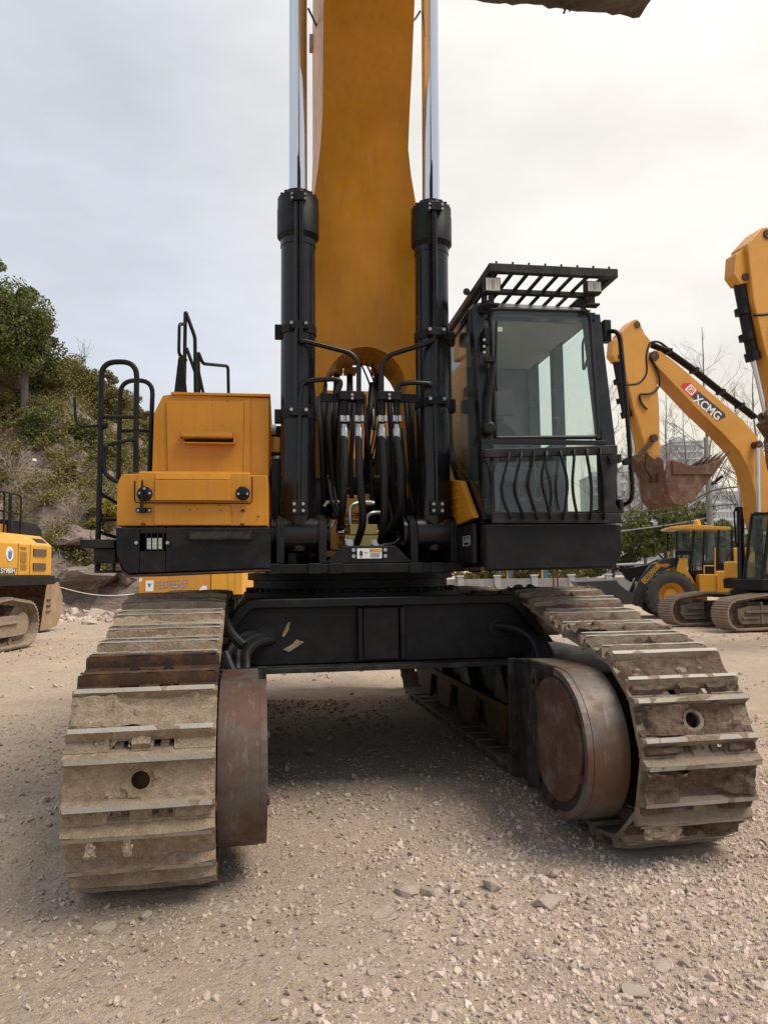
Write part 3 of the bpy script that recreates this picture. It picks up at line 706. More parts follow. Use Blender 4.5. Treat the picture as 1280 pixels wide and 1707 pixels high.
# ---- boom cylinders
def boom_cylinder(sgn):
    s = sgn; x = s*.520 + .0
    xb = -.519 if s < 0 else .527
    base = np.array((xb, -1.30, 1.905)); top = np.array((-.508 if s < 0 else .577, -1.33, 6.9))
    ax = (top-base)/np.linalg.norm(top-base); at = lambda z: base + ax*((z-base[2])/ax[2])
    zc = L(497, 405, -1.3)[2] if s < 0 else L(721, 418, -1.3)[2]       # bottom of the thick head
    zt = L(497, 326, -1.3)[2] if s < 0 else L(721, 343, -1.3)[2]
    mb = MB()
    mb.lathe([(.105, -.13), (.125, -.05), (.128, .12), (.133, .17), (.133, zc-1.905-.05), (.138, zc-1.905-.05), (.138, zc-1.905)], base, ax, 36)
    mb.lathe([(.06, -.145), (.145, -.145), (.145, .145), (.06, .145)], base-np.array((0, 0, 0)), (1, 0, 0), 28)
    cy = up('boom_cylinder', mb, M['black_gloss'], 0)
    h = MB(); h0 = zc-1.905; h1 = zt-1.905
    h.lathe([(.13, h0-.02), (.150, h0+.02), (.163, h0+.035), (.163, h1-.13), (.160, h1-.125), (.160, h1-.05), (.150, h1-.04), (.118, h1-.04), (.112, h1), (.085, h1+.005)], base, ax, 40)
    u = np.cross(ax, (0, 1, 0)); u /= np.linalg.norm(u); w_ = np.cross(ax, u)
    for k in range(16):
        a = 2*math.pi*k/16; q = base+ax*(h1-.05)+.135*(u*math.cos(a)+w_*math.sin(a)); h.cyl(q, q+ax*.03, .014, 8)
    obj('cylinder_head', h, M['black'], cy)
    r = MB(); r.cyl(base+ax*(h1-.05), top, .0715, 36); obj('cylinder_rod', r, M['chrome'], cy)
    e_ = MB(); e_.lathe([(.07, -.13), (.17, -.13), (.17, .13), (.07, .13)], top+ax*.08, (1, 0, 0), 28); obj('rod_eye', e_, M['black'], cy)
    # clamp bands with their blocks and bolts
    for vz in ((545, 688) if s < 0 else (548, 665)):
        z = L(497, vz, -1.43)[2]; q = at(z)
        b = MB(); b.lathe([(.132, -.035), (.142, -.035), (.142, .035), (.132, .035)], q, ax, 36)
        b.box(q[0]-s*(-.150)-.03, q[0]-s*(-.150)+.03, q[1]-.04, q[1]+.04, q[2]-.055, q[2]+.045)
        b.box(q[0]-.075, q[0]+.075, q[1]-.185, q[1]-.135, q[2]-.03, q[2]+.03)
        cl = obj('pipe_clamp', b, M['black'], cy, bevel=.004)
        for dx in (-.055, .055):
            bb = MB(); bb.cyl(q+np.array((dx, -.18, .01)), q+np.array((dx, -.197, .01)), .013, 8); obj('bolt', bb, M['bolt'], cl)
    # pipes down the front of the tube
    q = lambda z, dx, dy: at(z)+np.array((dx, dy, 0))
    zH = zt-.09
    pm = MB()
    if s < 0:
        zb = L(500, 548, -1.47)[2]; zb2 = L(500, 690, -1.47)[2]
        pm.tube(rounded([q(zH, .018, -.17), q(zb-.10, .018, -.168), L(507, 568, -1.47), L(585, 588, -1.47), L(598, 604, -1.47), L(598, 655, -1.47)], .075, 6), .019, 12)
        pm.tube(rounded([L(562, 657, -1.46), L(571, 632, -1.46), L(540, 632, -1.47), L(503, 636, -1.47), L(500, 660, -1.47), q(2.05+.18, .0, -.165), q(2.08, .0, -.15)], .07, 6), .0185, 12)
        pm.tube([q(zH, -.018, -.17), q(zb2, -.018, -.168)], .016, 10)
    else:
        pm.tube(rounded([q(zH, -.01, -.17), q(3.85, -.005, -.168), L(725, 568, -1.47), L(648, 592, -1.47), L(636, 606, -1.47), L(636, 655, -1.47)], .075, 6), .019, 12)
        pm.tube(rounded([L(662, 657, -1.46), L(664, 640, -1.47), L(690, 637, -1.47), L(722, 640, -1.47), L(725, 660, -1.47), q(2.05+.18, .0, -.165), q(2.08, .0, -.15)], .07, 6), .0185, 12)
    obj('hydraulic_pipe', pm, M['black_gloss'], cy)
    f = MB()
    qq = q(zH, .0, -.16); f.box(qq[0]-.04, qq[0]+.04, qq[1]-.04, qq[1]+.03, qq[2]-.05, qq[2]+.02)
    qq = q(2.10, 0, -.14); f.box(qq[0]-.055, qq[0]+.055, qq[1]-.03, qq[1]+.03, qq[2]-.06, qq[2]+.05)
    obj_split('pipe_flange', f, M['black'], cy, bevel=.004); fl_ = cy
    for dx in (-.033, .033):
        for dz in (-.03, .02):
            bb = MB(); c0 = q(2.10+dz, dx, -.17); bb.cyl(c0, c0+np.array((0, -.016, 0)), .012, 8); obj('bolt', bb, M['bolt'], fl_)
    for dx in (-.05, .05):
        for dz in (-.035, .0):
            bb = MB(); c0 = q(zH+dz, dx, -.16); bb.cyl(c0, c0+np.array((0, -.035, 0)), .010, 8); obj('bolt', bb, M['bolt'], fl_)
boom_cylinder(-1); boom_cylinder(1)
# ---- pipe manifold bracket and the four big hoses
mbk = MB()
for (u0_, u1_) in ((533, 610), (628, 698)):
    a = L(u0_, 656, -1.40); b = L(u1_, 672, -1.40); mbk.box(a[0], b[0], -1.42, -1.40, b[2], a[2])
for (u0_, u1_) in ((565, 606), (630, 668)):
    a = L(u0_, 653, -1.47); b = L(u1_, 668, -1.47); mbk.box(a[0], b[0], -1.51, -1.421, b[2], a[2])
brk = up('manifold_bracket', mbk, M['black'], .005)
for u_ in (587, 649):
    for v_ in (658, 664):
        bb = MB(); p_ = L(u_, v_, -1.51); bb.cyl(p_, (p_[0], -1.522, p_[2]), .011, 8); obj('bolt', bb, M['bolt'], brk)
HS = [(574, 668, (575, 790), (571, 850), (566, 885), -.98), (598, 668, (599, 800), (607, 870), (595, 905), -1.26),
      (637, 668, (641, 800), (640, 870), (634, 903), -1.26), (661, 668, (668, 780), (668, 850), (655, 885), -1.1)]
for (u_, v_, b_, c_, e_, Ye) in HS:
    t0 = L(u_, v_, -1.45); t1 = L(u_, 692, -1.46)
    hm_ = MB(); hm_.tube(rounded([L(u_, 728, -1.47), L(*b_, -1.52), L(*c_, -1.46), L(*e_, Ye)], .25, 8), .0285, 14)
    ho = up('hydraulic_hose', hm_, M['rubber'], 0)
    fm = MB(); fm.tube([L(u_, 660, -1.46), L(u_, 693, -1.46)], .024, 12); fm.tube([L(u_, 660, -1.46), L(u_, 690, -1.46)], .027, 12); obj('hose_pipe', fm, M['black'], ho)
    fm = MB(); a = L(u_, 700, -1.46); 
    for dx in (-.022, .022): fm.cyl((a[0]+dx, -1.50, a[2]-.02), (a[0]+dx, -1.50, a[2]+.025), .016, 8)
    fm.lathe([(.02, 0), (.034, .0), (.034, .045), (.022, .05)], (a[0], -1.46, a[2]-.02), (0, 0, 1), 14)
    z2 = L(u_, 734, -1.47)[2]; fm.lathe([(.0315, 0), (.0315, .085), (.024, .10), (.024, .12)], (a[0], -1.467, z2), (0, 0, 1), 16)
    obj('hose_fitting', fm, M['steel'], ho)
# thinner hoses behind, going up to the boom foot
for i, (u0_, u1_, uu) in enumerate(((541, 541, 538), (561, 557, 558), (583, 576, 580), (620, 612, 616))):
    hm_ = MB(); hm_.tube(rounded([L(u0_, 640, -.75), L(uu, 690, -.95), L(u1_, 730, -.9), L(u1_-2, 800, -.6)], .15, 6), .026, 10); up('boom_hose', hm_, M['rubber'], 0)
for i in range(3):
    hm_ = MB(); hm_.tube(rounded([L(601+9*i, 605, -.45), L(617+9*i, 640, -.7), L(628+5*i, 700, -1.05), L(616+4.5*i, 760, -1.0), L(613+4.5*i, 778, -.9)], .2, 6), .008, 8); up('pilot_hose', hm_, M['rubber'], 0)
for (ua, ub, uc, rr_) in ((531, 534, 537, .020), (549, 546, 552, .022), (571, 566, 563, .022), (590, 588, 584, .020), (607, 610, 618, .018), (648, 652, 655, .024), (676, 681, 684, .022), (683, 688, 690, .018)):
    hm_ = MB(); hm_.tube(rounded([L(ua, 662, -.85), L(ub, 715, -1.0), L(uc, 770, -.95), L(uc+3, 850, -.85)], .15, 6), rr_, 10); up('boom_hose', hm_, M['rubber'], 0)
for (ua, ub) in ((545, 549), (575, 578), (618, 622), (654, 656)):
    hm_ = MB(); hm_.tube(rounded([L(ua, 668, -.7), L(ub, 690, -.8), L(ub+2, 716, -.82)], .1, 5), .022, 10); up('steel_pipe', hm_, M['steel'], 0)
for (pa_, pb_, pc_) in (((548, 800), (553, 840), (566, 868)), ((556, 812), (562, 850), (575, 880)), ((646, 830), (655, 868), (640, 892)), ((660, 806), (676, 850), (662, 884))):
    hm_ = MB(); hm_.tube(rounded([L(*pa_, -.95), L(*pb_, -1.15), L(*pc_, -1.15)], .1, 6), .014, 8); up('pilot_hose', hm_, M['rubber'], 0)
hm_ = MB(); hm_.tube(rounded([L(668, 715, -1.1), L(675, 780, -1.2), L(688, 840, -1.25), L(694, 862, -1.2)], .2, 6), .013, 8); up('pilot_hose', hm_, M['rubber'], 0)
# ================================================================ boom
ZB = lambda v, Y: L(600, v, Y)[2]
def st(uL, uR, v, Y, depth, lean):
    a = L(uL, v, Y); b = L(uR, v, Y); return dict(x0=a[0], x1=b[0], Y=Y, z=.5*(a[2]+b[2]), d=depth, lean=lean)
ST = [st(527, 691, 640, -.80, .62, .10), st(526, 692, 575, -.88, .80, .15), st(524, 692, 480, -.98, .98, .18), st(522, 692, 372, -1.06, 1.10, .20), st(527, 688, 330, -1.09, 1.13, .2), st(533, 681, 290, -1.13, 1.16, .2),
      st(538, 676, 245, -1.17, 1.2, .22), st(541, 678, 190, -1.23, 1.24, .24), st(542, 682, 110, -1.42, 1.3, .32), st(543, 686, 0, -1.75, 1.36, .42)]
x0, x1 = ST[-1]['x0'], ST[-1]['x1']
for (Y, z, dd, le) in ((-2.1, 6.9, 1.42, .55), (-2.45, 7.7, 1.40, .7), (-3.0, 8.6, 1.3, .95), (-3.7, 9.35, 1.12, 1.0), (-4.9, 10.1, .92, .95), (-5.9, 10.6, .66, .8)):
    ST.append(dict(x0=x0, x1=x1, Y=Y, z=z, d=dd, lean=le))
arch_i = 1
rings = []
bk = []
for s in ST[arch_i:]:
    n = np.array([0, 1.0, s['lean']*.9]); n /= np.linalg.norm(n)
    b0 = np.array((s['x0'], s['Y'], s['z'])); b1 = np.array((s['x1'], s['Y'], s['z'])); spl = .045*min(1, max(0, (s['z']-3.9)/1.3)); t0 = b0+n*s['d']-np.array((spl, 0, 0)); t1 = b1+n*s['d']+np.array((spl*.3, 0, 0))
    s['n'] = n
    ins = .016
    rings.append([b0, b1, t1, t0])
mb = MB(); mb.loft(rings, 0)
# the bottom plate overhangs the side plates a little
boom = up('boom', mb, [M['yellow']], .012)
fl2 = MB()
rr = []
for s in ST[arch_i:]:
    b0 = np.array((s['x0']-.018, s['Y']-.004, s['z'])); b1 = np.array((s['x1']+.018, s['Y']-.004, s['z'])); rr.append([b0-s['n']*.022, b1-s['n']*.022, b1-s['n']*.003, b0-s['n']*.003])
fl2.loft(rr, 0); obj('bottom_plate', fl2, M['yellow'], boom, bevel=.003)
# forked foot: two legs with a rounded arch between them
s1 = ST[1]; xm = .5*(s1['x0']+s1['x1'])
def foot_poly(x_out, x_in_low, sg):
    pass
front = lambda z: np.array((-.906+(s1['z']-z)*.19, z))
fm = MB(); xl, xr = s1['x0']-.018, s1['x1']+.018; half = .5*(xr-xl)
n_a = 14
arch = []
for k in range(n_a+1):
    t = math.pi*k/n_a; arch.append((xm+.365*math.cos(t), s1['z']-.42+.40*math.sin(t)))
lo = 2.30
for (ya, yb) in ((0, .055), (.50, .55)):
    for k in range(n_a):
        a, b = arch[k], arch[k+1]
        pts = [a, b, (b[0], s1['z']), (a[0], s1['z'])]
        V = []
        for dy in (ya, yb):
            for (x, z) in pts: V.append((x, front(z)[0]+dy, z))
        fm.add(V, [(0,1,2,3),(7,6,5,4),(0,4,5,1),(2,6,7,3)], 0)
for sg in (-1, 1):
    xo = xr if sg > 0 else xl; xi = xm+sg*.365
    V = []
    for z in (s1['z'], s1['z']-.42, lo+.25, lo-.05):
        d0 = front(z)[0]; dd = .80 if z > 2.9 else .5
        V.append([(xi, d0, z), (xo, d0, z), (xo, d0+dd, z), (xi, d0+dd, z)])
    fm.loft(V, 0)
    fm.cyl((xi, -.45, 2.36), (xo, -.45, 2.36), .24, 26)
# liner of the arch
for k in range(n_a):
    a, b = arch[k], arch[k+1]
    fm.add([(a[0], front(a[1])[0]+.054, a[1]), (b[0], front(b[1])[0]+.054, b[1]), (b[0], front(b[1])[0]+.52, b[1]+.0), (a[0], front(a[1])[0]+.52, a[1]+.0),
            (a[0]*1.0, front(a[1])[0]+.054, a[1]+.03), (b[0], front(b[1])[0]+.054, b[1]+.03), (b[0], front(b[1])[0]+.52, b[1]+.03), (a[0], front(a[1])[0]+.52, a[1]+.03)],
           [(0,1,2,3),(4,7,6,5)], 0)
obj('boom_foot', fm, M['yellow'], boom, bevel=.0)
# pipes on the back of the boom ending in flanged couplings inside the arch
for k, u_ in enumerate((539, 561, 583, 628)):
    pm = MB(); p_ = L(u_, 575, -.15); q_ = L(u_, 622, -.2); pm.cyl((p_[0], p_[1], p_[2]+.35), q_, .026, 12)
    g_ = L(u_, 619, -.2); pm.box(g_[0]-.056, g_[0]+.056, -.26, -.14, g_[2]-.028, g_[2]+.028)
    pp = obj('boom_pipe', pm, M['orange'], boom, bevel=.004)
    q2 = MB(); a = L(u_, 626, -.2); q2.tube(rounded([a, L(u_, 645, -.24), L(u_+2, 690, -.5)], .1), .03, 10); obj('coupling_hose', q2, M['rubber'], pp)
# side details: lamp, cables, boss for the cylinder rods
sd = MB(); p_ = L(521, 72, -.55); sd.box(p_[0]-.03, p_[0]+.05, -.60, -.50, p_[2]-.06, p_[2]+.06); obj('boom_lamp', sd, M['liner'], boom, bevel=.006)
cb_ = MB(); cb_.tube([L(514, 14, -1.33), L(522, 30, -1.1), L(529, 46, -.9)], .009, 8); obj('boom_cable', cb_, M['rubber'], boom)
cb_ = MB(); cb_.tube([L(686, 37, -1.4), L(694, 28, -1.36), L(700, 18, -1.33)], .009, 8); obj('boom_cable', cb_, M['rubber'], boom)
sp = MB(); sp.cyl((-.72, -1.33, 6.98), (.78, -1.33, 6.98), .09, 28); obj('cylinder_pin', sp, M['black'], boom)
# ---- arm and bucket hanging in front of the boom, mostly above the picture
xb_ = .5*(x0+x1)
am = MB(); prof = [(-5.2, 11.3), (-4.7, 11.2), (-4.9, 10.2), (-4.75, 8.6), (-4.55, 6.6), (-4.7, 6.3), (-4.95, 6.4), (-5.75, 9.2), (-6.05, 10.2)]
am.prism(prof, 'x', xb_-.26, xb_+.26); arm = up('arm', am, M['yellow'], .015)
ac = MB(); ac.cyl((xb_, -2.6, 10.2), (xb_, -4.2, 10.95), .15, 24); up('arm_cylinder', ac, M['black_gloss'], 0)
BW0, BW1 = -1.0, 1.0
flip = lambda pr: [(-7.86-y, z-.03) for y, z in pr]
bp = flip([(-3.20, 6.55), (-4.15+.35, 6.45), (-3.35, 5.75), (-3.05, 5.1), (-3.2, 4.55), (-3.62, 4.30), (-3.95, 4.27), (-3.97, 4.31), (-3.66, 4.36), (-3.27, 4.62), (-3.13, 5.1), (-3.42, 5.68), (-3.85, 6.32), (-3.25, 6.48)])
bk_ = MB(); bk_.prism(bp, 'x', BW0, BW1)
side = flip([(-3.20, 6.54), (-3.80, 6.44), (-3.36, 5.74), (-3.06, 5.1), (-3.21, 4.56), (-3.62, 4.31), (-3.98, 4.28), (-4.05, 5.2), (-3.9, 6.3)])
for xx in (BW0-.04, BW1+.002): bk_.prism(side, 'x', xx, xx+.038)
bucket = up('bucket', bk_, M['mudbucket'], .02)
rs = np.random.RandomState(5); lp = MB()
n_l = 60; rg_ = []
for i in range(n_l+1):
    x = BW0-.05 + (BW1-BW0+.10)*i/n_l; j = lambda a: rs.uniform(-a, a)
    endt = min(1, (n_l-i)/4, i/4)
    rg_.append([(x, -3.83+j(.01), 4.232+j(.006)), (x, -3.90, 4.197+j(.008)+.05*(1-endt)), (x, -4.06, 4.172+j(.012)+.05*(1-endt)), (x, -4.24, 4.217+j(.02)), (x, -4.26, 4.30), (x, -3.96, 4.31), (x, -3.83, 4.28)])
lp.loft(rg_); obj('bucket_lip', lp, M['mudbucket'], bucket)
cl = MB()
for i in range(70):
    V, F = rock_hull(7000+i); r_ = rs.uniform(.006, .018); cl.add(V*r_*np.array((1.6, 1.6, .7))+np.array((rs.uniform(BW0, BW1), rs.uniform(-4.12, -3.97), 4.184+rs.uniform(0, .012))), [tuple(f) for f in F])
cx_, cy_, cz_ = L(950, 6, -3.9)
for i in range(14): cl.tube([(cx_, cy_, cz_+.03), (cx_+rs.uniform(-.05, .05), cy_+rs.uniform(-.03, .03), cz_+rs.uniform(-.05, .03))], .005, 5)
obj('caked_mud', cl, M['mudbucket'], bucket)['kind'] = 'stuff'
lk = MB(); lk.prism([(-4.5, 6.3), (-4.1, 6.5), (-4.5, 7.5), (-4.75, 7.4)], 'x', xb_-.4, xb_-.3); lk.prism([(-4.5, 6.3), (-4.1, 6.5), (-4.5, 7.5), (-4.75, 7.4)], 'x', xb_+.3, xb_+.4); up('bucket_link', lk, M['rust_dark'], .01)
# ================================================================ cab
def K(a, b, Y): return L(720+a*.3223, 420+b*.3223, Y)
YF = -2.0                                     # front face; its top leans back
ZB0, ZT = 1.965, 3.53
XL, XR = .735, 1.735
lean = lambda z: YF + max(0, (z-2.5))*.17
cabm = MB()
YB = -.35
def post(x0, x1, z0, z1, y0f, y0b, y1f, y1b, dx=0, mb=None, m=0):
    V = [[(x0, y0f, z0), (x1, y0f, z0), (x1, y0b, z0), (x0, y0b, z0)], [(x0+dx, y1f, z1), (x1+dx, y1f, z1), (x1+dx, y1b, z1), (x0+dx, y1b, z1)]]
    (mb or cabm).loft(V, m)
post(XL, XL+.085, ZB0, 2.5, YF, YF+.11, lean(2.5), lean(2.5)+.11); post(XL, XL+.085, 2.5, ZT, lean(2.5), lean(2.5)+.11, lean(ZT), lean(ZT)+.12)
post(XR-.10, XR, ZB0, 2.5, YF+.03, YF+.14, lean(2.5)+.03, lean(2.5)+.14); post(XR-.10, XR, 2.5, ZT, lean(2.5)+.03, lean(2.5)+.14, lean(ZT)+.03, lean(ZT)+.14, .0)
for x in (XL, XR-.09): cabm.box(x, x+.09, -1.05, -.97, ZB0, ZT)          # middle posts
for x in (XL, XR-.10): cabm.box(x, x+.10, YB-.1, YB, ZB0, ZT)
# roof: rounded block
rp = []
for (z, ins) in ((ZT-.03, .0), (ZT+.02, .0), (ZT+.055, .025), (ZT+.07, .07)):
    f0 = lean(ZT)
    ring = []
    for (cx, cy, a0) in ((XR-.13, YB-.1, 0), (XL+.10, YB-.1, 90), (XL+.10, f0+.10, 180), (XR-.13, f0+.13, 270)):
        for k in range(5):
            a = R_(a0+90*k/4); ring.append((cx+(.10-ins)*math.cos(a), cy+(.10-ins)*math.sin(a), z))
    rp.append(ring)
cabm.loft(rp)
cabm.box(XL, XR, YB-.06, YB, ZB0, 2.7); cabm.box(XL+.005, XR-.005, YF+.06, YB, ZB0-.03, ZB0+.03)
cabm.box(XL, XL+.03, -.97, YB-.1, ZB0, 2.60); cabm.box(XR-.03, XR, -.97, YB-.1, ZB0, 2.60); cabm.box(XR-.03, XR, YF+.14, -1.05, ZB0, 2.06)
cabm.prism([(YF+.11, ZB0), (-1.05, ZB0), (-1.05, 2.42), (-1.35, 2.42), (YF+.11, 2.18)], 'x', XL, XL+.03)
# header and window surround bars at the front
hd = lean(ZT)
cabm.box(XL+.02, XR-.05, hd, hd+.10, 3.475, ZT)
a = K(330, 965, YF); b = K(870, 995, YF)
cabm.box(XL+.085, XR-.075, YF+.012, YF+.06, b[2], a[2])
cabm.box(XL+.085, XR-.075, YF+.005, YF+.06, ZB0, 2.02)
for (x, sx) in ((XL+.085, 1), (XR-.115, -1)):                            # rounded corner fillets
    for (z, sz) in ((3.475, -1),):
        pts = [(x, z), (x+sx*.07, z)] + [(x+sx*(.07-.07*math.sin(t)), z+sz*(.07-.07*math.cos(t))) for t in np.linspace(0, math.pi/2, 6)]
        cabm.prism(pts, 'y', lean(z)+.005, lean(z)+.05)
cab = up('cab', cabm, [M['black_gloss']], .012)
# rubber seals round the upper windscreen
def wpt(a_, b_):
    p = K(a_, b_, YF); z = p[2]; y = lean(z)+.018; q = K(a_, b_, y); return (q[0], y, q[2])
seal = MB(); seal.tube(rounded([wpt(332, 958), wpt(300, 330), wpt(305, 300), wpt(340, 296), wpt(780, 308), wpt(815, 325), wpt(862, 958), wpt(332, 962)], .05), .016, 8)
obj('window_seal', seal, M['rubber'], cab)
def pane(name, pts, th=.006, mat='glass'):
    P = [np.array(p) for p in pts]; n = np.cross(P[1]-P[0], P[2]-P[0]); n /= np.linalg.norm(n); k = len(P)
    mb = MB(); mb.add(P+[p+n*th for p in P], [tuple(range(k)), tuple(range(2*k-1, k-1, -1))]+[(i, i+k, (i+1) % k+k, (i+1) % k) for i in range(k)])
    return obj(name, mb, M[mat], cab)
pane('windscreen', [wpt(325, 962), wpt(870, 964), wpt(822, 300), wpt(298, 296)])
pane('lower_window', [(XL+.085, YF+.03, 2.02), (XR-.075, YF+.03, 2.02), (XR-.075, YF+.03, b[2]), (XL+.085, YF+.03, b[2])])
pane('side_window', [(XL+.01, lean(2.25)+.1, 2.2), (XL+.01, -1.05, 2.42), (XL+.01, -1.05, 3.50), (XL+.01, lean(3.5)+.1, 3.50)])
pane('side_window', [(XL+.01, -.97, 2.6), (XL+.01, YB-.1, 2.6), (XL+.01, YB-.1, 3.50), (XL+.01, -.97, 3.50)])
pane('door_window', [(XR-.02, YF+.14, 2.06), (XR-.02, -1.05, 2.06), (XR-.02, -1.05, 3.50), (XR-.02, lean(3.5)+.14, 3.50)])
pane('door_window', [(XR-.02, -.97, 2.6), (XR-.02, YB-.1, 2.6), (XR-.02, YB-.1, 3.50), (XR-.02, -.97, 3.50)])
rpn = MB(); rpn.box(XL+.1, XR-.1, YB-.05, YB-.02, 2.7, 3.5); obj('rear_panel', rpn, M['rear_panel'], cab)
# interior
s = MB()
s.prism([(-1.30, 2.30), (-.78, 2.26), (-.74, 2.40), (-1.28, 2.44)], 'x', 1.0, 1.44); rb_ = arc(1.22, 2.72, .20, 0, 180, 10); s.prism([(1.44, 2.36)] + rb_ + [(1.00, 2.36)], 'y', -.80, -.68); s.prism([(1.13, 2.93), (1.31, 2.93), (1.31, 3.08), (1.13, 3.08)], 'y', -.74, -.66)
s.box(1.1, 1.38, -1.2, -.8, ZB0+.02, 2.42)
s.box(.90, 1.0, -1.35, -.8, 2.35, 2.62); s.box(1.48, 1.58, -1.35, -.8, 2.35, 2.62)
obj('seat', s, M['seat'], cab, bevel=.03)
s = MB(); s.box(.80, .90, -1.85, -.6, ZB0+.02, 2.55); s.box(XL+.10, XR-.10, YB-.09, YB-.065, 2.0, 2.72); 
s.cyl((.95, -1.30, 2.6), (.95, -1.36, 2.78), .02, 8); s.cyl((1.53, -1.30, 2.6), (1.53, -1.36, 2.78), .02, 8); s.ball((.95, -1.36, 2.8), .035); s.ball((1.53, -1.36, 2.8), .035)
for x in (1.12, 1.25): s.tube([(x, -1.5, 2.0), (x, -1.62, 2.25), (x, -1.58, 2.5)], .014, 8); s.box(x-.04, x+.04, -1.66, -1.54, 2.12, 2.15)
s.box(XL+.12, XR-.40, YB-.10, YB-.064, 3.22, 3.27)
s.box(.92, 1.05, -1.78, -1.74, 2.75, 2.93)
obj('control_console', s, M['interior'], cab, bevel=.01)
s = MB(); s.box(XL+.09, XR-.10, hd+.12, YB-.11, ZT-.05, ZT-.032); obj('headliner', s, M['liner'], cab)
s = MB(); s.tube(rounded([wpt(815, 400), (1.62, -1.72, 3.34), (1.62, -1.72, 3.1), wpt(828, 470)], .05), .010, 8); obj('grab_strap', s, M['interior'], cab)
s = MB(); p = K(332, 378, lean(3.3)); q = K(372, 404, lean(3.3)); s.box(p[0], q[0], p[1]+.032, p[1]+.034, q[2], p[2]); obj('paper_sticker', s, M['white'], cab)
s = MB(); p = K(200, 735, -1.2)
for k in range(3): s.box(XL+.004, XL+.006, -1.62+.05*k, -1.60+.05*k, 2.93, 3.0)
s.box(XL+.004, XL+.006, -1.62, -1.50, 2.995, 3.003); obj('window_marking', s, M['ink'], cab)
# wiper on the left post
wp = MB(); wp.tube([K(287, 910, YF-.035), K(300, 720, -2.02), K(325, 560, -1.975)], .017, 8); wp.tube([K(333, 360, -1.89), K(330, 560, -1.94), K(333, 715, -1.99)], .010, 8)
wp.box(*[K(275, 560, -1.99)[0], K(330, 545, -1.99)[0]], -2.0, -1.94, K(275, 570, -1.97)[2], K(275, 545, -1.97)[2]); wp.lathe([(.03, 0), (.045, 0), (.045, .05), (.03, .06)], K(287, 915, YF+.01), (0, -1, 0), 14)
wp.box(K(258, 0, -1.92)[0], K(280, 0, -1.92)[0], -1.95, -1.85, K(265, 480, -1.92)[2], K(265, 395, -1.92)[2])
obj('wiper', wp, M['black'], cab)
for v_ in (455, 490, 520):
    bb = MB(); c0 = K(268, v_, -1.955); bb.cyl(c0, (c0[0], c0[1]-.012, c0[2]), .010, 8); obj('bolt', bb, M['bolt'], cab)
# lower window guard: frame and bent bars
YG = -2.10
g = MB()
def gp(a, b_): q = K(a, b_, YG); return (q[0], q[2])
g.prism([gp(268, 1018), gp(520, 1012), gp(960, 998), gp(962, 1045), gp(880, 1048), gp(300, 1062), gp(268, 1062)], 'y', YG, YG+.03)
g.prism([gp(310, 1345), gp(880, 1350), gp(980, 1352), gp(984, 1402), gp(312, 1402)], 'y', YG, YG+.03)
g.prism([gp(880, 1049), gp(962, 1046), gp(962, 1120), gp(950, 1300), gp(980, 1351), gp(880, 1349)], 'y', YG+.002, YG+.03)
g.prism([gp(270, 1063), gp(298, 1063), gp(322, 1343), gp(310, 1344), gp(300, 1140)], 'y', YG+.002, YG+.03)
g.box(.725, .75, YG+.03, YF+.0, 2.0, 2.1); g.box(1.70, 1.73, YG+.03, YF+.03, 2.0, 2.1); g.box(.725, .75, YG+.03, YF, 2.36, 2.42); g.box(1.70, 1.73, YG+.03, YF+.03, 2.36, 2.42)
gd = obj('window_guard', g, M['black_dusty'], cab, bevel=.006)
bars = [[(398, 1035), (392, 1080), (350, 1235), (408, 1380)], [(462, 1035), (458, 1070), (418, 1225), (478, 1380)], [(527, 1030), (522, 1085), (490, 1205), (548, 1385)], [(592, 1030), (590, 1060), (560, 1165), (615, 1385)],
        [(663, 1025), (668, 1060), (705, 1190), (680, 1385)], [(733, 1020), (735, 1060), (722, 1225), (755, 1385)], [(800, 1020), (800, 1050), (826, 1200), (822, 1385)], [(868, 1015), (870, 1060), (888, 1210), (890, 1385)]]
for i, bpts in enumerate(bars):
    mb = MB(); pp = rounded([K(a_, b_, YG-.012-(.0 if k in (0, 3) else .02)) for k, (a_, b_) in enumerate(bpts)], .10, 5); V = []
    for p in pp: V.append([(p[0]-.006, p[1]-.014, p[2]), (p[0]+.006, p[1]-.014, p[2]), (p[0]+.006, p[1]+.011, p[2]), (p[0]-.006, p[1]+.011, p[2])])
    mb.loft(V); obj('guard_bar', mb, M['black'], gd)
for (a_, b_) in ((275, 1050), (915, 1060), (925, 1085)):
    bb = MB(); c0 = K(a_, b_, YG); bb.cyl(c0, (c0[0], c0[1]-.02, c0[2]), .018, 8); obj('bolt', bb, M['black'], gd)
# riser under the cab, with rounded front skirt
sk = MB(); 
sp = [K(275, 1408, -2.06), K(985, 1406, -2.06), K(990, 1560, -2.06), K(960, 1610, -2.06), K(945, 1632, -2.06), K(275, 1650, -2.06)]
ring = [(p[0], p[2]) for p in sp]; cxm = np.mean([p[0] for p in ring]); czm = np.mean([p[1] for p in ring])
V = []
for (y, k) in ((-2.06, .965), (-2.04, .99), (-1.98, 1.0), (-.35, 1.0)): V.append([(cxm+(x-cxm)*k, y, czm+(z-czm)*k) for x, z in ring])
sk.loft(V); skirt = up('cab_skirt', sk, [M['black']], .010)
rl = MB(); rl.box(.70, 1.66, -2.03, -.5, 1.612, 1.634); obj('rusty_edge', rl, M['rust_dark'], skirt)
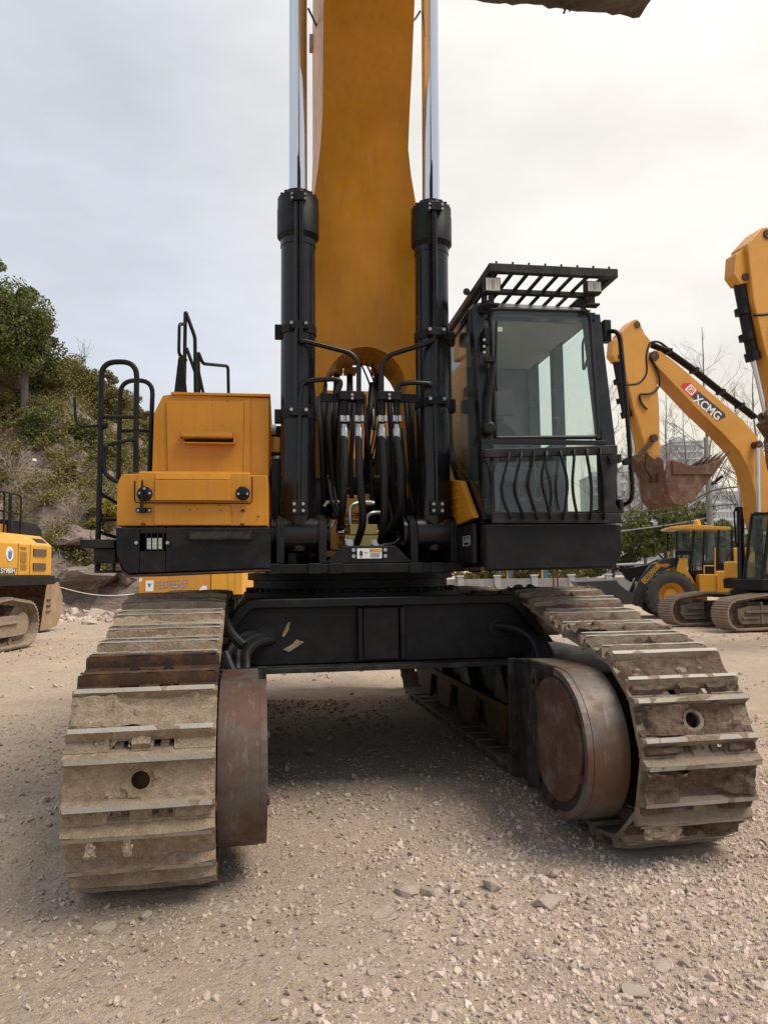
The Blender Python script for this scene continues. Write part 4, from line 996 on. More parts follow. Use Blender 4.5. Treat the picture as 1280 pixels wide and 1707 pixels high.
# side skirt and the gold side cover left of the cab
yp = MB(); A = [(-1.95, 1.98), (-.75, 1.93), (-.75, 2.60), (-.95, 2.60), (-1.28, 2.33), (-1.60, 2.28)]
yp.prism(A, 'x', XL-.055, XL-.01); side = up('side_cover', yp, [M['yellow']], .012)
for k in range(4):
    r_ = MB(); r_.box(XL-.061, XL-.0555, -1.5+.12*k*0-.0, -.85, 2.02+.07*k, 2.045+.07*k); obj('cover_rib', r_, M['yellow'], side, bevel=.003)
em = MB(); em.box(XL-.035, XL-.03+.03, -1.9, -1.72, 1.80, 1.86)
em2 = MB(); p0 = K(185, 1465, -2.0)
for (za, zb, ya, yb) in ((1.79, 1.795, -1.98, -1.80), (1.855, 1.86, -1.98, -1.80), (1.79, 1.86, -1.985, -1.98), (1.79, 1.86, -1.80, -1.795), (1.81, 1.84, -1.94, -1.92), (1.82, 1.85, -1.89, -1.87), (1.815, 1.825, -1.87, -1.83)):
    em2.box(.662, .668, ya+.1, yb+.1, za, zb)
sd2 = MB(); sd2.box(.668, .70, -1.96, -.6, 1.66, 1.94); sdo = up('side_skirt', sd2, [M['black']], .01); obj('side_sticker', em2, M['liner'], sdo)
# roof guard grid standing on the cab roof
ZG = 3.80
rgm = MB(); gx0, gx1, gy0, gy1 = .80, 1.78, -1.98, -.30
gx0 = L(815, 436, -1.98)[0]; gx1 = L(1030, 447, -1.98)[0]
rgm.box(gx0, gx1, gy0, gy0+.05, ZG-.055, ZG+.01)
for x in (gx0, gx1-.045): rgm.box(x, x+.045, gy0+.051, gy1, ZG-.055, ZG+.008)
for y in (-1.60, -1.28, -.9, -.45): rgm.box(gx0+.046, gx1-.046, y, y+.045, ZG-.06, ZG-.022)
for x in (gx0+.06, gx1-.12):
    for y in (-1.58, -.45): rgm.box(x, x+.04, y, y+.04, ZT+.06, ZG-.061)
roofg = up('roof_guard', rgm, [M['black_dusty']], .005)
nsl = 8
for k in range(nsl):
    x = gx0+.09+(gx1-gx0-.16)*k/(nsl-1); sb = MB(); sb.box(x-.014, x+.014, gy0+.05, gy1, ZG-.020, ZG-.006); obj('slat', sb, M['black_dusty'], roofg)
for k in range(8):
    x = gx0+.06+(gx1-gx0-.12)*k/7; bb = MB(); bb.cyl((x, gy0+.02, ZG+.01), (x, gy0+.02, ZG+.03), .008, 6); obj('bolt', bb, M['black'], roofg)
bb = MB(); c0 = K(203, 155, -1.55); bb.lathe([(.018, -.005), (.028, -.005), (.028, .005), (.018, .005)], (gx0-.03, -1.45, ZG+.0), (0, 1, 0), 14); obj('lifting_eye', bb, M['black'], roofg)
# cab work lights
for (a_, b_, a2, b2) in ((270, 125, 358, 210), (797, 145, 880, 213)):
    p = K(a_, b_, -1.93); q = K(a2, b2, -1.93)
    mb = MB(); mb.box(p[0], q[0], -1.93, -1.86, q[2], p[2]); mb.box(.5*(p[0]+q[0])-.02, .5*(p[0]+q[0])+.02, -1.9, -1.86, q[2]-.07, q[2]); mb.box(p[0]+.01, q[0]-.01, -1.92, -1.84, q[2]-.085, q[2]-.068)
    wl2 = up('work_light', mb, [M['black_dusty']], .012)
    mb = MB(); mb.box(p[0]+.010, q[0]-.010, -1.937, -1.9305, q[2]+.012, p[2]-.010)
    ln = obj('lamp_lens', mb, M['lens'], wl2, bevel=.003)
    mb = MB()
    for k in range(1, 5): x = p[0]+.01+(q[0]-p[0]-.02)*k/5; mb.box(x-.001, x+.001, -1.939, -1.9375, q[2]+.014, p[2]-.012)
    mb.box(.5*(p[0]+q[0])-.012, .5*(p[0]+q[0])+.012, -1.9395, -1.9375, q[2]+.025, p[2]-.025)
    obj('led_row', mb, M['liner'], ln)
    mb = MB(); mb.tube(rounded([(.5*(p[0]+q[0]), -1.85, q[2]-.03), (p[0]-.02, -1.85, q[2]-.06), (p[0], -1.86, q[2]-.13), (p[0]+.06, -1.84, q[2]-.10)], .05), .007, 6); obj('lamp_cable', mb, M['rubber'], wl2)
# grab rail beside the cab door
gr = MB(); gr.tube(rounded([K(905, 408, -1.72), K(955, 410, -1.80), K(972, 445, -1.80), K(1010, 850, -1.80), K(1038, 1230, -1.80), K(1030, 1290, -1.80), K(985, 1310, -1.72)], .06), .017, 10)
gr.lathe([(.02, -.02), (.028, -.02), (.028, .02), (.02, .02)], K(1005, 1085, -1.8), (0, 1, 0), 12)
up('grab_rail', gr, [M['black']], 0)
mb = MB(); c0 = K(898, 395, -1.7); mb.box(c0[0]-.03, c0[0]+.03, -1.74, -1.66, c0[2]-.11, c0[2]+.06); up('door_hinge', mb, [M['black']], .01)

# ================================================================ left side: skirt, step boxes, engine house
def T(a, b_, Y): return L(170+a*.2344, 640+b_*.2344, Y)      # photo detail coordinates
YS = -1.85
sp = [T(97, 1022, YS), T(1196, 1022, YS), T(1196, 1312, YS), T(190, 1352, YS), T(150, 1318, YS), T(103, 1215, YS)]
# build as frame round the lamp recess
px = lambda a, b_: (T(a, b_, YS)[0], T(a, b_, YS)[2])
sk = MB()
P = dict(tl=px(97, 1022), tr=px(1196, 1022), br=px(1196, 1312))
lx0, lz1 = px(268, 1065); lx1, lz0 = px(452, 1188)
zt = P['tl'][1]; zbm = P['br'][1]
out_ = [(P['tl'][0], zt), (P['tr'][0], P['tr'][1]), P['br'], px(190, 1352), px(150, 1318), px(103, 1215)]
left_poly = [(P['tl'][0], zt), (lx0, zt), (lx0, px(268, 1345)[1]), px(190, 1352), px(150, 1318), px(103, 1215)]
sk.prism(left_poly, 'y', YS, YS+.03); sk.prism([(lx1, zt), P['tr'], P['br'], (lx1, px(452, 1340)[1])], 'y', YS, YS+.03)
sk.prism([(lx0+.0005, zt), (lx1-.0005, zt), (lx1-.0005, lz1), (lx0+.0005, lz1)], 'y', YS, YS+.03); sk.prism([(lx0+.0005, lz0), (lx1-.0005, lz0), (lx1-.0005, px(452, 1340)[1]), (lx0+.0005, px(268, 1346)[1])], 'y', YS, YS+.03)
ring = out_; V = []
for y in (YS+.031, -.3): V.append([(x, y, z) for x, z in ring])
bod = MB(); bod.loft([[(x, y, z) for x, z in ring] for y in (YS+.14, -.3)])
bod.prism([(out_[0][0], zt), (out_[0][0]+.03, zt), (out_[5][0]+.03, out_[5][1]), out_[5]], 'y', YS+.031, YS+.139); bod.box(out_[0][0], P['tr'][0], YS+.031, YS+.139, zt-.02, zt-.001)
bod.prism([(P['tr'][0]-.03, P['tr'][1]), P['tr'], P['br'], (P['br'][0]-.03, P['br'][1])], 'y', YS+.031, YS+.139); bod.prism([px(103, 1215), px(150, 1318), px(190, 1352), (px(190, 1352)[0], px(190, 1352)[1]+.03), (px(150, 1318)[0]+.03, px(150, 1318)[1]+.02), (px(103, 1215)[0]+.03, px(103, 1215)[1])], 'y', YS+.031, YS+.139)
front_skirt = up('front_skirt', sk, [M['black']], .008)
obj('skirt_body', bod, M['black'], front_skirt)
rl = MB(); rl.prism([px(103, 1225), px(145, 1325), px(190, 1358), px(1196, 1318), (px(1196, 1318)[0], px(1196, 1318)[1]-.012), (px(190, 1358)[0], px(190, 1358)[1]-.014), (px(140, 1335)[0], px(140, 1335)[1])], 'y', YS+.005, -.5); obj('rusty_edge', rl, M['rust_dark'], front_skirt)
mb = MB(); p = T(303, 1090, YS); q = T(428, 1180, YS); mb.box(p[0], q[0], YS+.03, YS+.10, q[2], p[2]); ll = obj('headlight', mb, M['black_dusty'], front_skirt, bevel=.006)
mb = MB(); mb.box(p[0]+.006, q[0]-.006, YS+.022, YS+.0295, q[2]+.005, p[2]-.005); lens = obj('lamp_lens', mb, M['lens'], ll)
mb = MB()
for k in range(6):
    for j in range(3): mb.cyl((p[0]+.016+k*.016, YS+.0215, q[2]+.018+j*.026), (p[0]+.016+k*.016, YS+.019, q[2]+.018+j*.026), .006, 8)
obj('led_row', mb, M['white'], lens)
mb = MB()
for a_ in (318, 355, 398, 435): c0 = T(a_, 1060, YS); c1 = T(a_, 1190, YS); mb.cyl((c0[0], YS-.012, c0[2]), (c1[0], YS-.012, c1[2]), .0045, 8)
obj_split('lamp_cage_bar', mb, M['black'], front_skirt)
for a_ in (245, 467):
    bb = MB(); c0 = T(a_, 1130, YS); bb.cyl(c0, (c0[0], YS-.014, c0[2]), .012, 8); obj('bolt', bb, M['bolt'], front_skirt)
def tread(a0, a1, b0, b1, Y, mat, parent, depth=.05, nt=16):
    p = T(a0, b0, Y); q = T(a1, b1, Y); mb = MB()
    mb.box(p[0], q[0], Y-depth, Y-.001, q[2], q[2]+.012); mb.box(p[0], q[0], Y-depth, Y-depth+.008, q[2], p[2]-.012); mb.box(p[0], p[0]+.008, Y-depth, Y-.001, q[2], p[2]); mb.box(q[0]-.008, q[0], Y-depth, Y-.001, q[2], p[2])
    w = (q[0]-p[0])/nt
    for k in range(nt): mb.prism([(p[0]+k*w, p[2]-.0125), (p[0]+(k+.5)*w, p[2]), (p[0]+(k+1)*w, p[2]-.0125)], 'y', Y-depth, Y-depth+.008)
    return obj('step_tread', mb, mat, parent)
tread(622, 1066, 1048, 1112, YS, M['black_dusty'], front_skirt)
mb = MB()
for k in range(8): c0 = T(708+42.5*k, 1165, YS); mb.cyl((c0[0], YS+.004, c0[2]), (c0[0], YS-.001, c0[2]), .0085, 10)
for k in range(7): c0 = T(727+42.5*k, 1128, YS); mb.cyl((c0[0], YS+.004, c0[2]), (c0[0], YS-.001, c0[2]), .0085, 10)
obj_split('drain_hole_shade', mb, M['hole'], front_skirt)  # dark discs give the shade of holes, the panel is solid
# yellow step box with its lid
YX = -1.80
qx = lambda a, b_, Y=YX: (T(a, b_, Y)[0], T(a, b_, Y)[2])
bx = MB(); bpoly = [qx(100, 1012), qx(1183, 1012), qx(1180, 650), qx(1060, 648), qx(1055, 625), qx(268, 620), qx(250, 640), qx(150, 638), qx(125, 665), qx(106, 720)]
cx = np.mean([p[0] for p in bpoly]); cz = np.mean([p[1] for p in bpoly])
V = []
for (y, k) in ((YX, .990), (YX+.012, .997), (YX+.03, 1.0), (-1.22, 1.0)): V.append([(cx+(x-cx)*k, y, cz+(z-cz)*k) for x, z in bpoly])
bx.loft(V)
# lower band proud, lid recess
box = up('step_box', bx, [M['yellow']], .006)
bn = MB(); bn.prism([qx(372, 860), qx(912, 862), qx(925, 1006), qx(372, 1006)], 'y', YX-.012, YX-.0005); obj('pressed_panel', bn, M['yellow'], box, bevel=.006)
lid = MB()
lp = [qx(262, 832), qx(1045, 838), qx(1058, 800), qx(1055, 640), qx(268, 632), qx(248, 700), qx(246, 800)]
cxl = np.mean([p[0] for p in lp]); czl = np.mean([p[1] for p in lp])
lid.loft([[(cxl+(x-cxl)*k, y, czl+(z-czl)*k) for x, z in lp] for (y, k) in ((YX-.045, .985), (YX-.038, .995), (YX-.03, 1.0), (YX-.0005, 1.0))])
lidp = [qx(385, 834), qx(918, 836), qx(918, 690), qx(385, 690)]
lid.prism(lidp, 'y', YX-.058, YX-.0455)
lid.prism([(YX-.058, lidp[2][1]), (YX-.0455, lidp[2][1]), (YX-.0455, lidp[2][1]+.05)], 'x', lidp[0][0], lidp[1][0])
ld = obj('lid', lid, M['yellow'], box, bevel=.006)
gk = MB(); gk.tube(rounded([(*qx(232, 690)[:1], YX+.001, qx(232, 690)[1]), (qx(232, 850)[0], YX+.001, qx(232, 846)[1]), (qx(1068, 852)[0], YX+.001, qx(1068, 850)[1]), (qx(1068, 690)[0], YX+.001, qx(1068, 660)[1])], .03), .0045, 6); obj('lid_gap', gk, M['hole'], box)
lt = MB(); c0 = T(303, 782, YX-.05); lt.lathe([(.03, 0), (.052, 0), (.052, .010), (.042, .014)], (c0[0], YX-.045, c0[2]), (0, -1, 0), 12)
p = T(290, 690, YX); q = T(316, 905, YX); lt.prism([(p[0]+.006, p[2]), (p[0]+.014, p[2]), (p[0]+.020, c0[2]), (p[0]+.018, q[2]), (p[0]-.002, q[2]), (p[0]-.0, c0[2])], 'y', YX-.085, YX-.062)
p = T(246, 885, YX); q = T(350, 915, YX); lt.box(p[0], q[0], YX-.03, YX-.0005, q[2], p[2]); lt.box(p[0]+.03, q[0]-.03, YX-.07, YX-.03, q[2]-.006, p[2])
la = obj('latch', lt, M['black'], ld, bevel=.003)
l2 = MB(); c0 = T(1002, 778, YX-.05); l2.lathe([(.03, 0), (.050, 0), (.050, .010), (.040, .016)], (c0[0], YX-.045, c0[2]), (0, -1, 0), 10); l2.box(c0[0]-.02, c0[0]+.02, YX-.072, YX-.061, c0[2]-.015, c0[2]+.02); obj('latch', l2, M['black'], ld, bevel=.003)
bo = MB()
for (a_, b_, y) in ((268, 778, YX-.06), (340, 778, YX-.06), (303, 745, YX-.085), (970, 782, YX-.06), (1034, 782, YX-.06), (258, 900, YX-.03), (338, 900, YX-.03)):
    c0 = T(a_, b_, y); bo.cyl(c0, (c0[0], c0[1]-.012, c0[2]), .0085, 8)
obj_split('bolt', bo, M['bolt'], ld)
ch = MB()
for (a_, b_) in ((290, 995), (1000, 900), (835, 862), (845, 900), (995, 998), (625, 895), (680, 890), (1110, 940)):
    c0 = T(a_, b_, YX-.0125); k = .4 if a_ in (625, 680, 1110, 845, 835) else 1
    ch.prism([(c0[0]-.016*k, c0[2]-.006*k), (c0[0]+.016*k, c0[2]-.006*k), (c0[0]+.012*k, c0[2]+.006*k), (c0[0]-.004*k, c0[2]+.009*k)], 'y', YX-.0140, YX-.0003)
obj_split('paint_chip', ch, M['rust_dark'], box)
# upper engine house with its step recess drawn dark
YU = -1.22
ux = lambda a, b_: (T(a, b_, YU)[0], T(a, b_, YU)[2])
hp = [ux(352, 650), ux(1192, 660), ux(1197, 98), ux(495, 70), ux(430, 78), ux(366, 205)]
hs = MB(); cx = np.mean([p[0] for p in hp]); cz = np.mean([p[1] for p in hp])
hs.loft([[(cx+(x-cx)*k, y, cz+(z-cz)*k) for x, z in hp] for (y, k) in ((YU, .985), (YU+.015, .995), (YU+.035, 1.0), (2.6, 1.0))])
hs.prism([ux(470, 650), ux(1000, 655), ux(1012, 128), ux(460, 125)], 'y', YU-.018, YU-.0005)
# sloped right-hand flank of the pressing
hs.prism([ux(1000, 655), ux(1056, 656), ux(1056, 100), ux(1012, 128)], 'y', YU-.010, YU-.0005)
house = up('engine_house', hs, [M['yellow']], .008)
tp = MB(); p = T(492, 58, YU); q = T(1198, 80, YU); tp.box(p[0], q[0], YU-.02, 2.55, T(492, 78, YU)[2]+.0, T(492, 70, YU)[2]+.012); obj('top_plate', tp, M['yellow'], house, bevel=.004)
rc = MB(); p = T(588, 385, YU); q = T(948, 436, YU); rc.box(p[0], q[0], YU-.0195, YU-.0185, q[2], p[2]); rcs = obj('step_recess_shade', rc, M['hole'], house)  # thin dark plate stands in for the shade under the step
tread(570, 940, 342, 398, YU-.018, M['yellow'], house, .075, 20)
rk = MB(); p = T(590, 400, YU); q = T(948, 434, YU); rk.box(p[0], q[0], YU-.085, YU-.020, q[2]-.004, q[2]+.004); rk.box(q[0]-.008, q[0]+.003, YU-.085, YU-.020, q[2], T(0, 350, YU)[2]); obj('step_bracket', rk, M['yellow'], house)
ch = MB()
for (a_, b_) in ((705, 293), (862, 293), (783, 150), (890, 118)):
    c0 = T(a_, b_, YU-.02); ch.cyl((c0[0], YU-.0005, c0[2]), (c0[0], YU-.0195, c0[2]), .0035, 6)
obj_split('paint_chip', ch, M['rust_dark'], house)
# rear of the machine: engine hood, right-hand body behind the cab, counterweight
rb = MB(); rb.box(.73, 1.70, -.30, 2.6, 1.765, 2.9); up('right_body', rb, [M['yellow']], .03)
eh = MB(); eh.prism([(-.78, 2.4), (.65, 2.4), (.65, 2.72), (.55, 2.80), (-.70, 2.80), (-.78, 2.72)], 'y', 1.5, 2.7); up('engine_hood', eh, [M['yellow']], .02)
cw = MB(); cw.prism([(2.7, 1.62), (3.3, 1.75), (3.75, 2.1), (3.7, 2.85), (3.4, 2.95), (2.7, 2.95)], 'x', -1.70, 1.70); up('counterweight', cw, [M['yellow']], .05)
# clutter between the box and the left cylinder
cc = MB(); cc.box(-.72, -.66, -1.2, -.5, 1.76, 2.5, 0); c0 = L(460, 715, -.6); cc.cyl((c0[0], -.55, c0[2]), (c0[0]-.25, -.55, c0[2]), .05, 14, 1); c1 = L(458, 745, -.6); cc.cyl((c1[0], -.6, c1[2]-.05), (c1[0], -.6, c1[2]+.08), .045, 12, 2); c1 = L(460, 765, -.6); cc.cyl((c1[0], -.6, c1[2]-.02), (c1[0], -.6, c1[2]+.02), .05, 12, 1)
cc.box(c1[0]-.05, c1[0]+.09, -.9, -.7, 1.74, 2.05, 0); cc.box(c0[0]-.04, c0[0]+.1, -.5, -.2, 2.62, 2.9, 0)
up('pump_fittings', cc, [M['black'], M['steel'], M['orange']], .004)
# handrails and ladder
def rail(name, pts, r=.018, rad=.09, mat='black'): 
    mb = MB(); mb.tube(rounded(pts, rad, 7), r, 12); return up(name, mb, [M[mat]], 0)
YR = -1.55
r1 = rail('handrail', [L(162, 955, YR), L(167, 760, YR), L(169, 603, YR), L(228, 603, YR), L(226, 787, YR)], .0195, .11)
for a_, b_ in (((170, 695), (227, 695)),): 
    mb = MB(); mb.cyl(L(*a_, YR), L(*b_, YR), .014, 10); obj('cross_rail', mb, M['black'], r1)
mb = MB(); mb.tube(rounded([L(174, 745, YR), L(176, 742, YR), L(222, 732, YR)], .02), .014, 10); mb.ball(L(176, 744, YR), .022); mb.ball(L(222, 733, YR), .02); obj('strut', mb, M['black_dusty'], r1)
mb = MB(); mb.tube(rounded([L(173, 745, YR), L(173, 790, YR), L(196, 804, YR)], .10), .016, 10); obj('bent_rail', mb, M['black'], r1)
r2 = rail('handrail', [L(197, 800, -1.15), L(201, 634, -1.15), L(255, 634, -1.15), L(249, 790, -1.15)], .018, .11)
mb = MB(); mb.cyl(L(200, 718, -1.15), L(251, 718, -1.15), .014, 10); obj('cross_rail', mb, M['black'], r2)
mr = rail('mirror_bracket', [L(124, 663, YR), L(126, 700, YR), L(133, 711, YR), L(170, 709, YR)], .010, .05)
mb = MB(); mb.ball(L(173, 708, YR), .032); obj('clamp_knob', mb, M['black'], mr)
ld = MB()
for (a_, b_) in (((170, 824), (194, 838)), ((170, 866), (194, 866)), ((170, 888), (194, 896))): 
    p = L(*a_, YR); q = L(*b_, -1.35); ld.cyl(p, q, .014, 10)
up('ladder_rung', ld, [M['black']], 0)
st_ = MB(); p = L(136, 900, -1.75); q = L(193, 914, -1.75); st_.box(p[0], q[0], -1.80, -1.45, q[2], p[2]); p = L(160, 914, -1.7); st_.box(p[0], q[0], -1.76, -1.42, p[2]-.10, q[2]-.002); up('ladder_platform', st_, [M['black_dusty']], .006)
st_ = MB(); p = L(160, 951, YR); q = L(193, 955, YR); st_.box(p[0], q[0], YR-.02, YR+.3, q[2], p[2]); st_.box(q[0]-.02, q[0], YR-.02, YR, q[2], L(193, 905, YR)[2]); up('ladder_step', st_, [M['black_dusty']], .004)
YD = 1.0
h3 = rail('handrail', [L(307, 655, YD), L(309, 518, YD), L(325, 562, YD), L(326, 655, YD)], .020, .04)
mb = MB(); mb.tube(rounded([L(310, 600, YD), L(298, 590, YD-.2), L(299, 540, YD-.2), L(308, 540, YD)], .05), .018, 8); mb.tube([L(311, 580, YD), L(326, 622, YD)], .018, 8); obj('cross_rail', mb, M['black'], h3)
mb = MB(); mb.prism([(L(295, 655, YD)[0], L(295, 655, YD)[2]-.06), (L(316, 655, YD)[0], L(316, 655, YD)[2]-.06), (L(310, 605, YD)[0], L(310, 605, YD)[2]), (L(302, 605, YD)[0], L(302, 605, YD)[2])], 'y', YD-.22, YD-.18); obj('rail_plate', mb, M['black'], h3)
h4 = rail('handrail', [L(332, 656, YD+.3), L(330, 585, YD+.3), L(338, 606, YD+.3), L(380, 610, YD+.8), L(381, 660, YD+.8)], .019, .05)
mb = MB(); mb.tube([L(328, 605, YD+.3), L(340, 660, YD+.3)], .017, 8); obj('cross_rail', mb, M['black'], h4)
# ================================================================ GROUND
def growth(a, b, step, lo, hi, g=1.12):
    v = list(np.arange(a, b, step)); s = step; x = v[-1]
    while x < hi: s *= g; x += s; v.append(x)
    s = step; x = v[0]
    while x > lo: s *= g; x -= s; v.insert(0, x)
    return np.array(v)
def ground_h(x, y):
    near = np.exp(-np.maximum(0, np.hypot(x-1, y-6)-14)/12.0)
    h = (fbm(x, y, 3, 4, .45)-.5)*.10 + (fbm(x, y, 8, 4, 2.2)-.5)*.055 + (fbm(x, y, 12, 3, 7)-.5)*.022
    rut = (fbm(x*.35+y*.12, y*.9, 22, 3, 1.1)-.5)*.05
    h = (h+rut)*(.3+.7*near)
    und = np.exp(-(np.maximum(0, np.abs(np.abs(x-.965)-1.452)-.42)/.12)**2)*((y > 3.85) & (y < 10.0))
    h = h*(1-und) - .004*und
    return h - .012
gx = growth(-4.5, 7.5, .055, -900, 900, 1.13); gy = growth(1.2, 12.0, .055, -60, 1500, 1.13)
GX, GY = np.meshgrid(gx, gy, indexing='ij'); GZ = ground_h(GX, GY)
na, nb = GX.shape; idx = np.arange(na*nb).reshape(na, nb)
gf = np.stack([idx[:-1, :-1], idx[1:, :-1], idx[1:, 1:], idx[:-1, 1:]], -1).reshape(-1, 4)
m, t, b = mat_new('dirt_ground')
v = coords(t, 'Object')
n0 = noise(t, v, .22, 5, .6); n1 = noise(t, v, 1.1, 6, .6); n2 = noise(t, v, 7, 8, .68); n3 = noise(t, v, 48, 6, .7)
stretch = noise(t, coords(t, 'Object', (1.0, .25, 1)), 1.6, 5, .6)
c = mixc(t, rng(t, n1, .35, .65), (.54, .42, .305), (.41, .31, .225))
c = mixc(t, rng(t, n0, .42, .62), c, (.44, .35, .285))
c = mixc(t, rng(t, stretch, .5, .75, 0, .55), c, (.55, .43, .31))
c = mixc(t, rng(t, n2, .52, .8, 0, .75), c, (.27, .195, .135))
vor = nd(t, 'ShaderNodeTexVoronoi'); vor.inputs['Scale'].default_value = 42; t.links.new(v, vor.inputs['Vector'])
vor2 = nd(t, 'ShaderNodeTexVoronoi'); vor2.inputs['Scale'].default_value = 110; t.links.new(v, vor2.inputs['Vector'])
sepc = nd(t, 'ShaderNodeSeparateColor'); t.links.new(vor.outputs['Color'], sepc.inputs[0])
peb = rng(t, sepc.outputs[0], .45, .6); 
c = mixc(t, mth(t, 'MULTIPLY', peb, .55), c, mixc(t, sepc.outputs[1], (.30, .235, .19), (.54, .44, .36)))
c = mixc(t, rng(t, n3, .5, .78, 0, .5), c, (.16, .125, .10))
t.links.new(c, b.inputs['Base Color']); b.inputs['Roughness'].default_value = .97; b.inputs['Specular IOR Level'].default_value = .15
hgt = mth(t, 'ADD', mth(t, 'MULTIPLY', rng(t, vor.outputs['Distance'], 0, .6, 1, 0), mth(t, 'MULTIPLY', peb, .6)), mth(t, 'ADD', mth(t, 'MULTIPLY', n3, 1.3), mth(t, 'MULTIPLY', n2, 1.6)))
hgt = mth(t, 'ADD', hgt, mth(t, 'MULTIPLY', rng(t, vor2.outputs['Distance'], 0, .6, 1, 0), .35))
bump(t, b, hgt, .8, .02)
M['dirt'] = m
gme = quick_mesh('ground', np.stack([GX, GY, GZ], -1).reshape(-1, 3), gf, m, True)
link('ground', gme, kind='structure')
# ---------------------------------------------------------------- stones
def rock_base(seed, flat=.7, sub=0):
    import bmesh
    bm = bmesh.new(); bmesh.ops.create_icosphere(bm, subdivisions=1+sub, radius=1.0)
    rs = np.random.RandomState(seed)
    # chip the ball with a few random planes
    V = np.array([v.co[:] for v in bm.verts])
    for k in range(9):
        n = rs.normal(size=3); n /= np.linalg.norm(n); d = rs.uniform(.45, .8); s = V@n; over = s > d
        V[over] -= np.outer(s[over]-d, n)
    V *= rs.uniform(.75, 1.25, 3)*np.array([1, 1, flat]); V += rs.normal(size=V.shape)*.04
    bm.verts.ensure_lookup_table()
    F = np.array([[v.index for v in f.verts] for f in bm.faces]); bm.free()
    return V, F
ROCKS = [rock_hull(100+i, .95, 11+i % 3) for i in range(16)]
def scatter(name, pts, sizes, mat, seed, sink=.25):
    rs = np.random.RandomState(seed); N = len(pts); Vs = []; Fs = []; off = 0
    kind = rs.randint(0, len(ROCKS), N)
    for k in range(len(ROCKS)):
        ii = np.where(kind == k)[0]
        if not len(ii): continue
        V, F = ROCKS[k]; a = rs.uniform(0, 2*math.pi, len(ii)); tilt = rs.uniform(-.5, .5, (len(ii), 2))
        ca, sa = np.cos(a), np.sin(a)
        X = V[None, :, 0]*ca[:, None]-V[None, :, 1]*sa[:, None]; Y = V[None, :, 0]*sa[:, None]+V[None, :, 1]*ca[:, None]; Z = V[None, :, 2]+X*tilt[:, :1]+Y*tilt[:, 1:]
        S = sizes[ii][:, None]; P = pts[ii]
        W = np.stack([X*S+P[:, :1], Y*S+P[:, 1:2], Z*S+P[:, 2:3]+S*(1-2*sink)*.45], -1)
        Vs.append(W.reshape(-1, 3)); Fs.append((F[None]+(np.arange(len(ii))*len(V))[:, None, None]).reshape(-1, 3)+off); off += len(ii)*len(V)
    return quick_mesh(name, np.concatenate(Vs), np.concatenate(Fs), mat)
M['stone'] = island('gravel_stone', [(.44, .35, .295), (.49, .395, .335), (.38, .295, .25), (.53, .435, .36), (.46, .35, .305), (.57, .48, .405)], .9, .5)
M['pebble'] = island('dirt_clod', [(.42, .335, .26), (.49, .40, .315), (.26, .20, .155), (.53, .44, .355), (.38, .30, .235), (.46, .37, .30)], .95, .4)
M['rock'] = earth('pink_grey_rock', [(.50, .405, .335), (.42, .335, .275), (.57, .475, .395)], 9, .9, .6, .02)
rs = np.random.RandomState(77)
def inside_tracks(x, y): return (np.abs(np.abs(x-.965)-1.452) < .36) & (y > 3.95) & (y < 10)
def sample(n, u0, u1, v0, v1, rs):
    """ground points spread evenly over the ground seen between these photo bounds"""
    out_ = []
    a = [at_z(u, v) for u in (u0, u1) for v in (v0, v1)]
    xs = [p[0] for p in a]; ys = [p[1] for p in a]
    return np.stack([rs.uniform(min(xs), max(xs), n), rs.uniform(min(ys), max(ys), n)], -1)
def gravel_density(x, y):
    d = fbm(x, y, 40, 4, .9); 
    bias = 1/(1+np.exp(-(x-.35)/.6)) * 1/(1+np.exp((y-5.0-.5*(x-1))/.55))
    return np.clip((d-.57+.32*bias)*3.6, 0, 1)*(.10+.90*bias)
def put(n, box, thr, smin, smax, seed, mat, name, pw=2.5, sink=.25):
    rs = np.random.RandomState(seed); x = rs.uniform(box[0], box[1], n); y = rs.uniform(box[2], box[3], n)
    keep = (rs.rand(n) < thr(x, y)) & ~inside_tracks(x, y); x, y = x[keep], y[keep]
    s = smin+(smax-smin)*rs.rand(len(x))**pw
    me = scatter(name, np.stack([x, y, ground_h(x, y)], -1), s, mat, seed, sink)
    return link(name, me, kind='stuff')
put(52000, (-2.5, 4.8, 2.0, 7.0), gravel_density, .006, .026, 1, M['stone'], 'gravel', 3.2, .38)
put(70000, (-2.5, 4.8, 2.0, 6.5), lambda x, y: .16+.84*gravel_density(x, y), .003, .011, 2, M['stone'], 'fine_gravel', 1.5, .3)
put(62000, (-3.5, 5.5, 2.0, 9.5), lambda x, y: .7*(fbm(x, y, 51, 4, 1.3) > .46)+.2, .003, .020, 3, M['pebble'], 'dirt_clods', 2.5)
put(16000, (-9, 14, 5, 26), lambda x, y: .75*(fbm(x, y, 61, 4, .5) > .5)+.12, .010, .05, 4, M['pebble'], 'scattered_stones', 3.5)
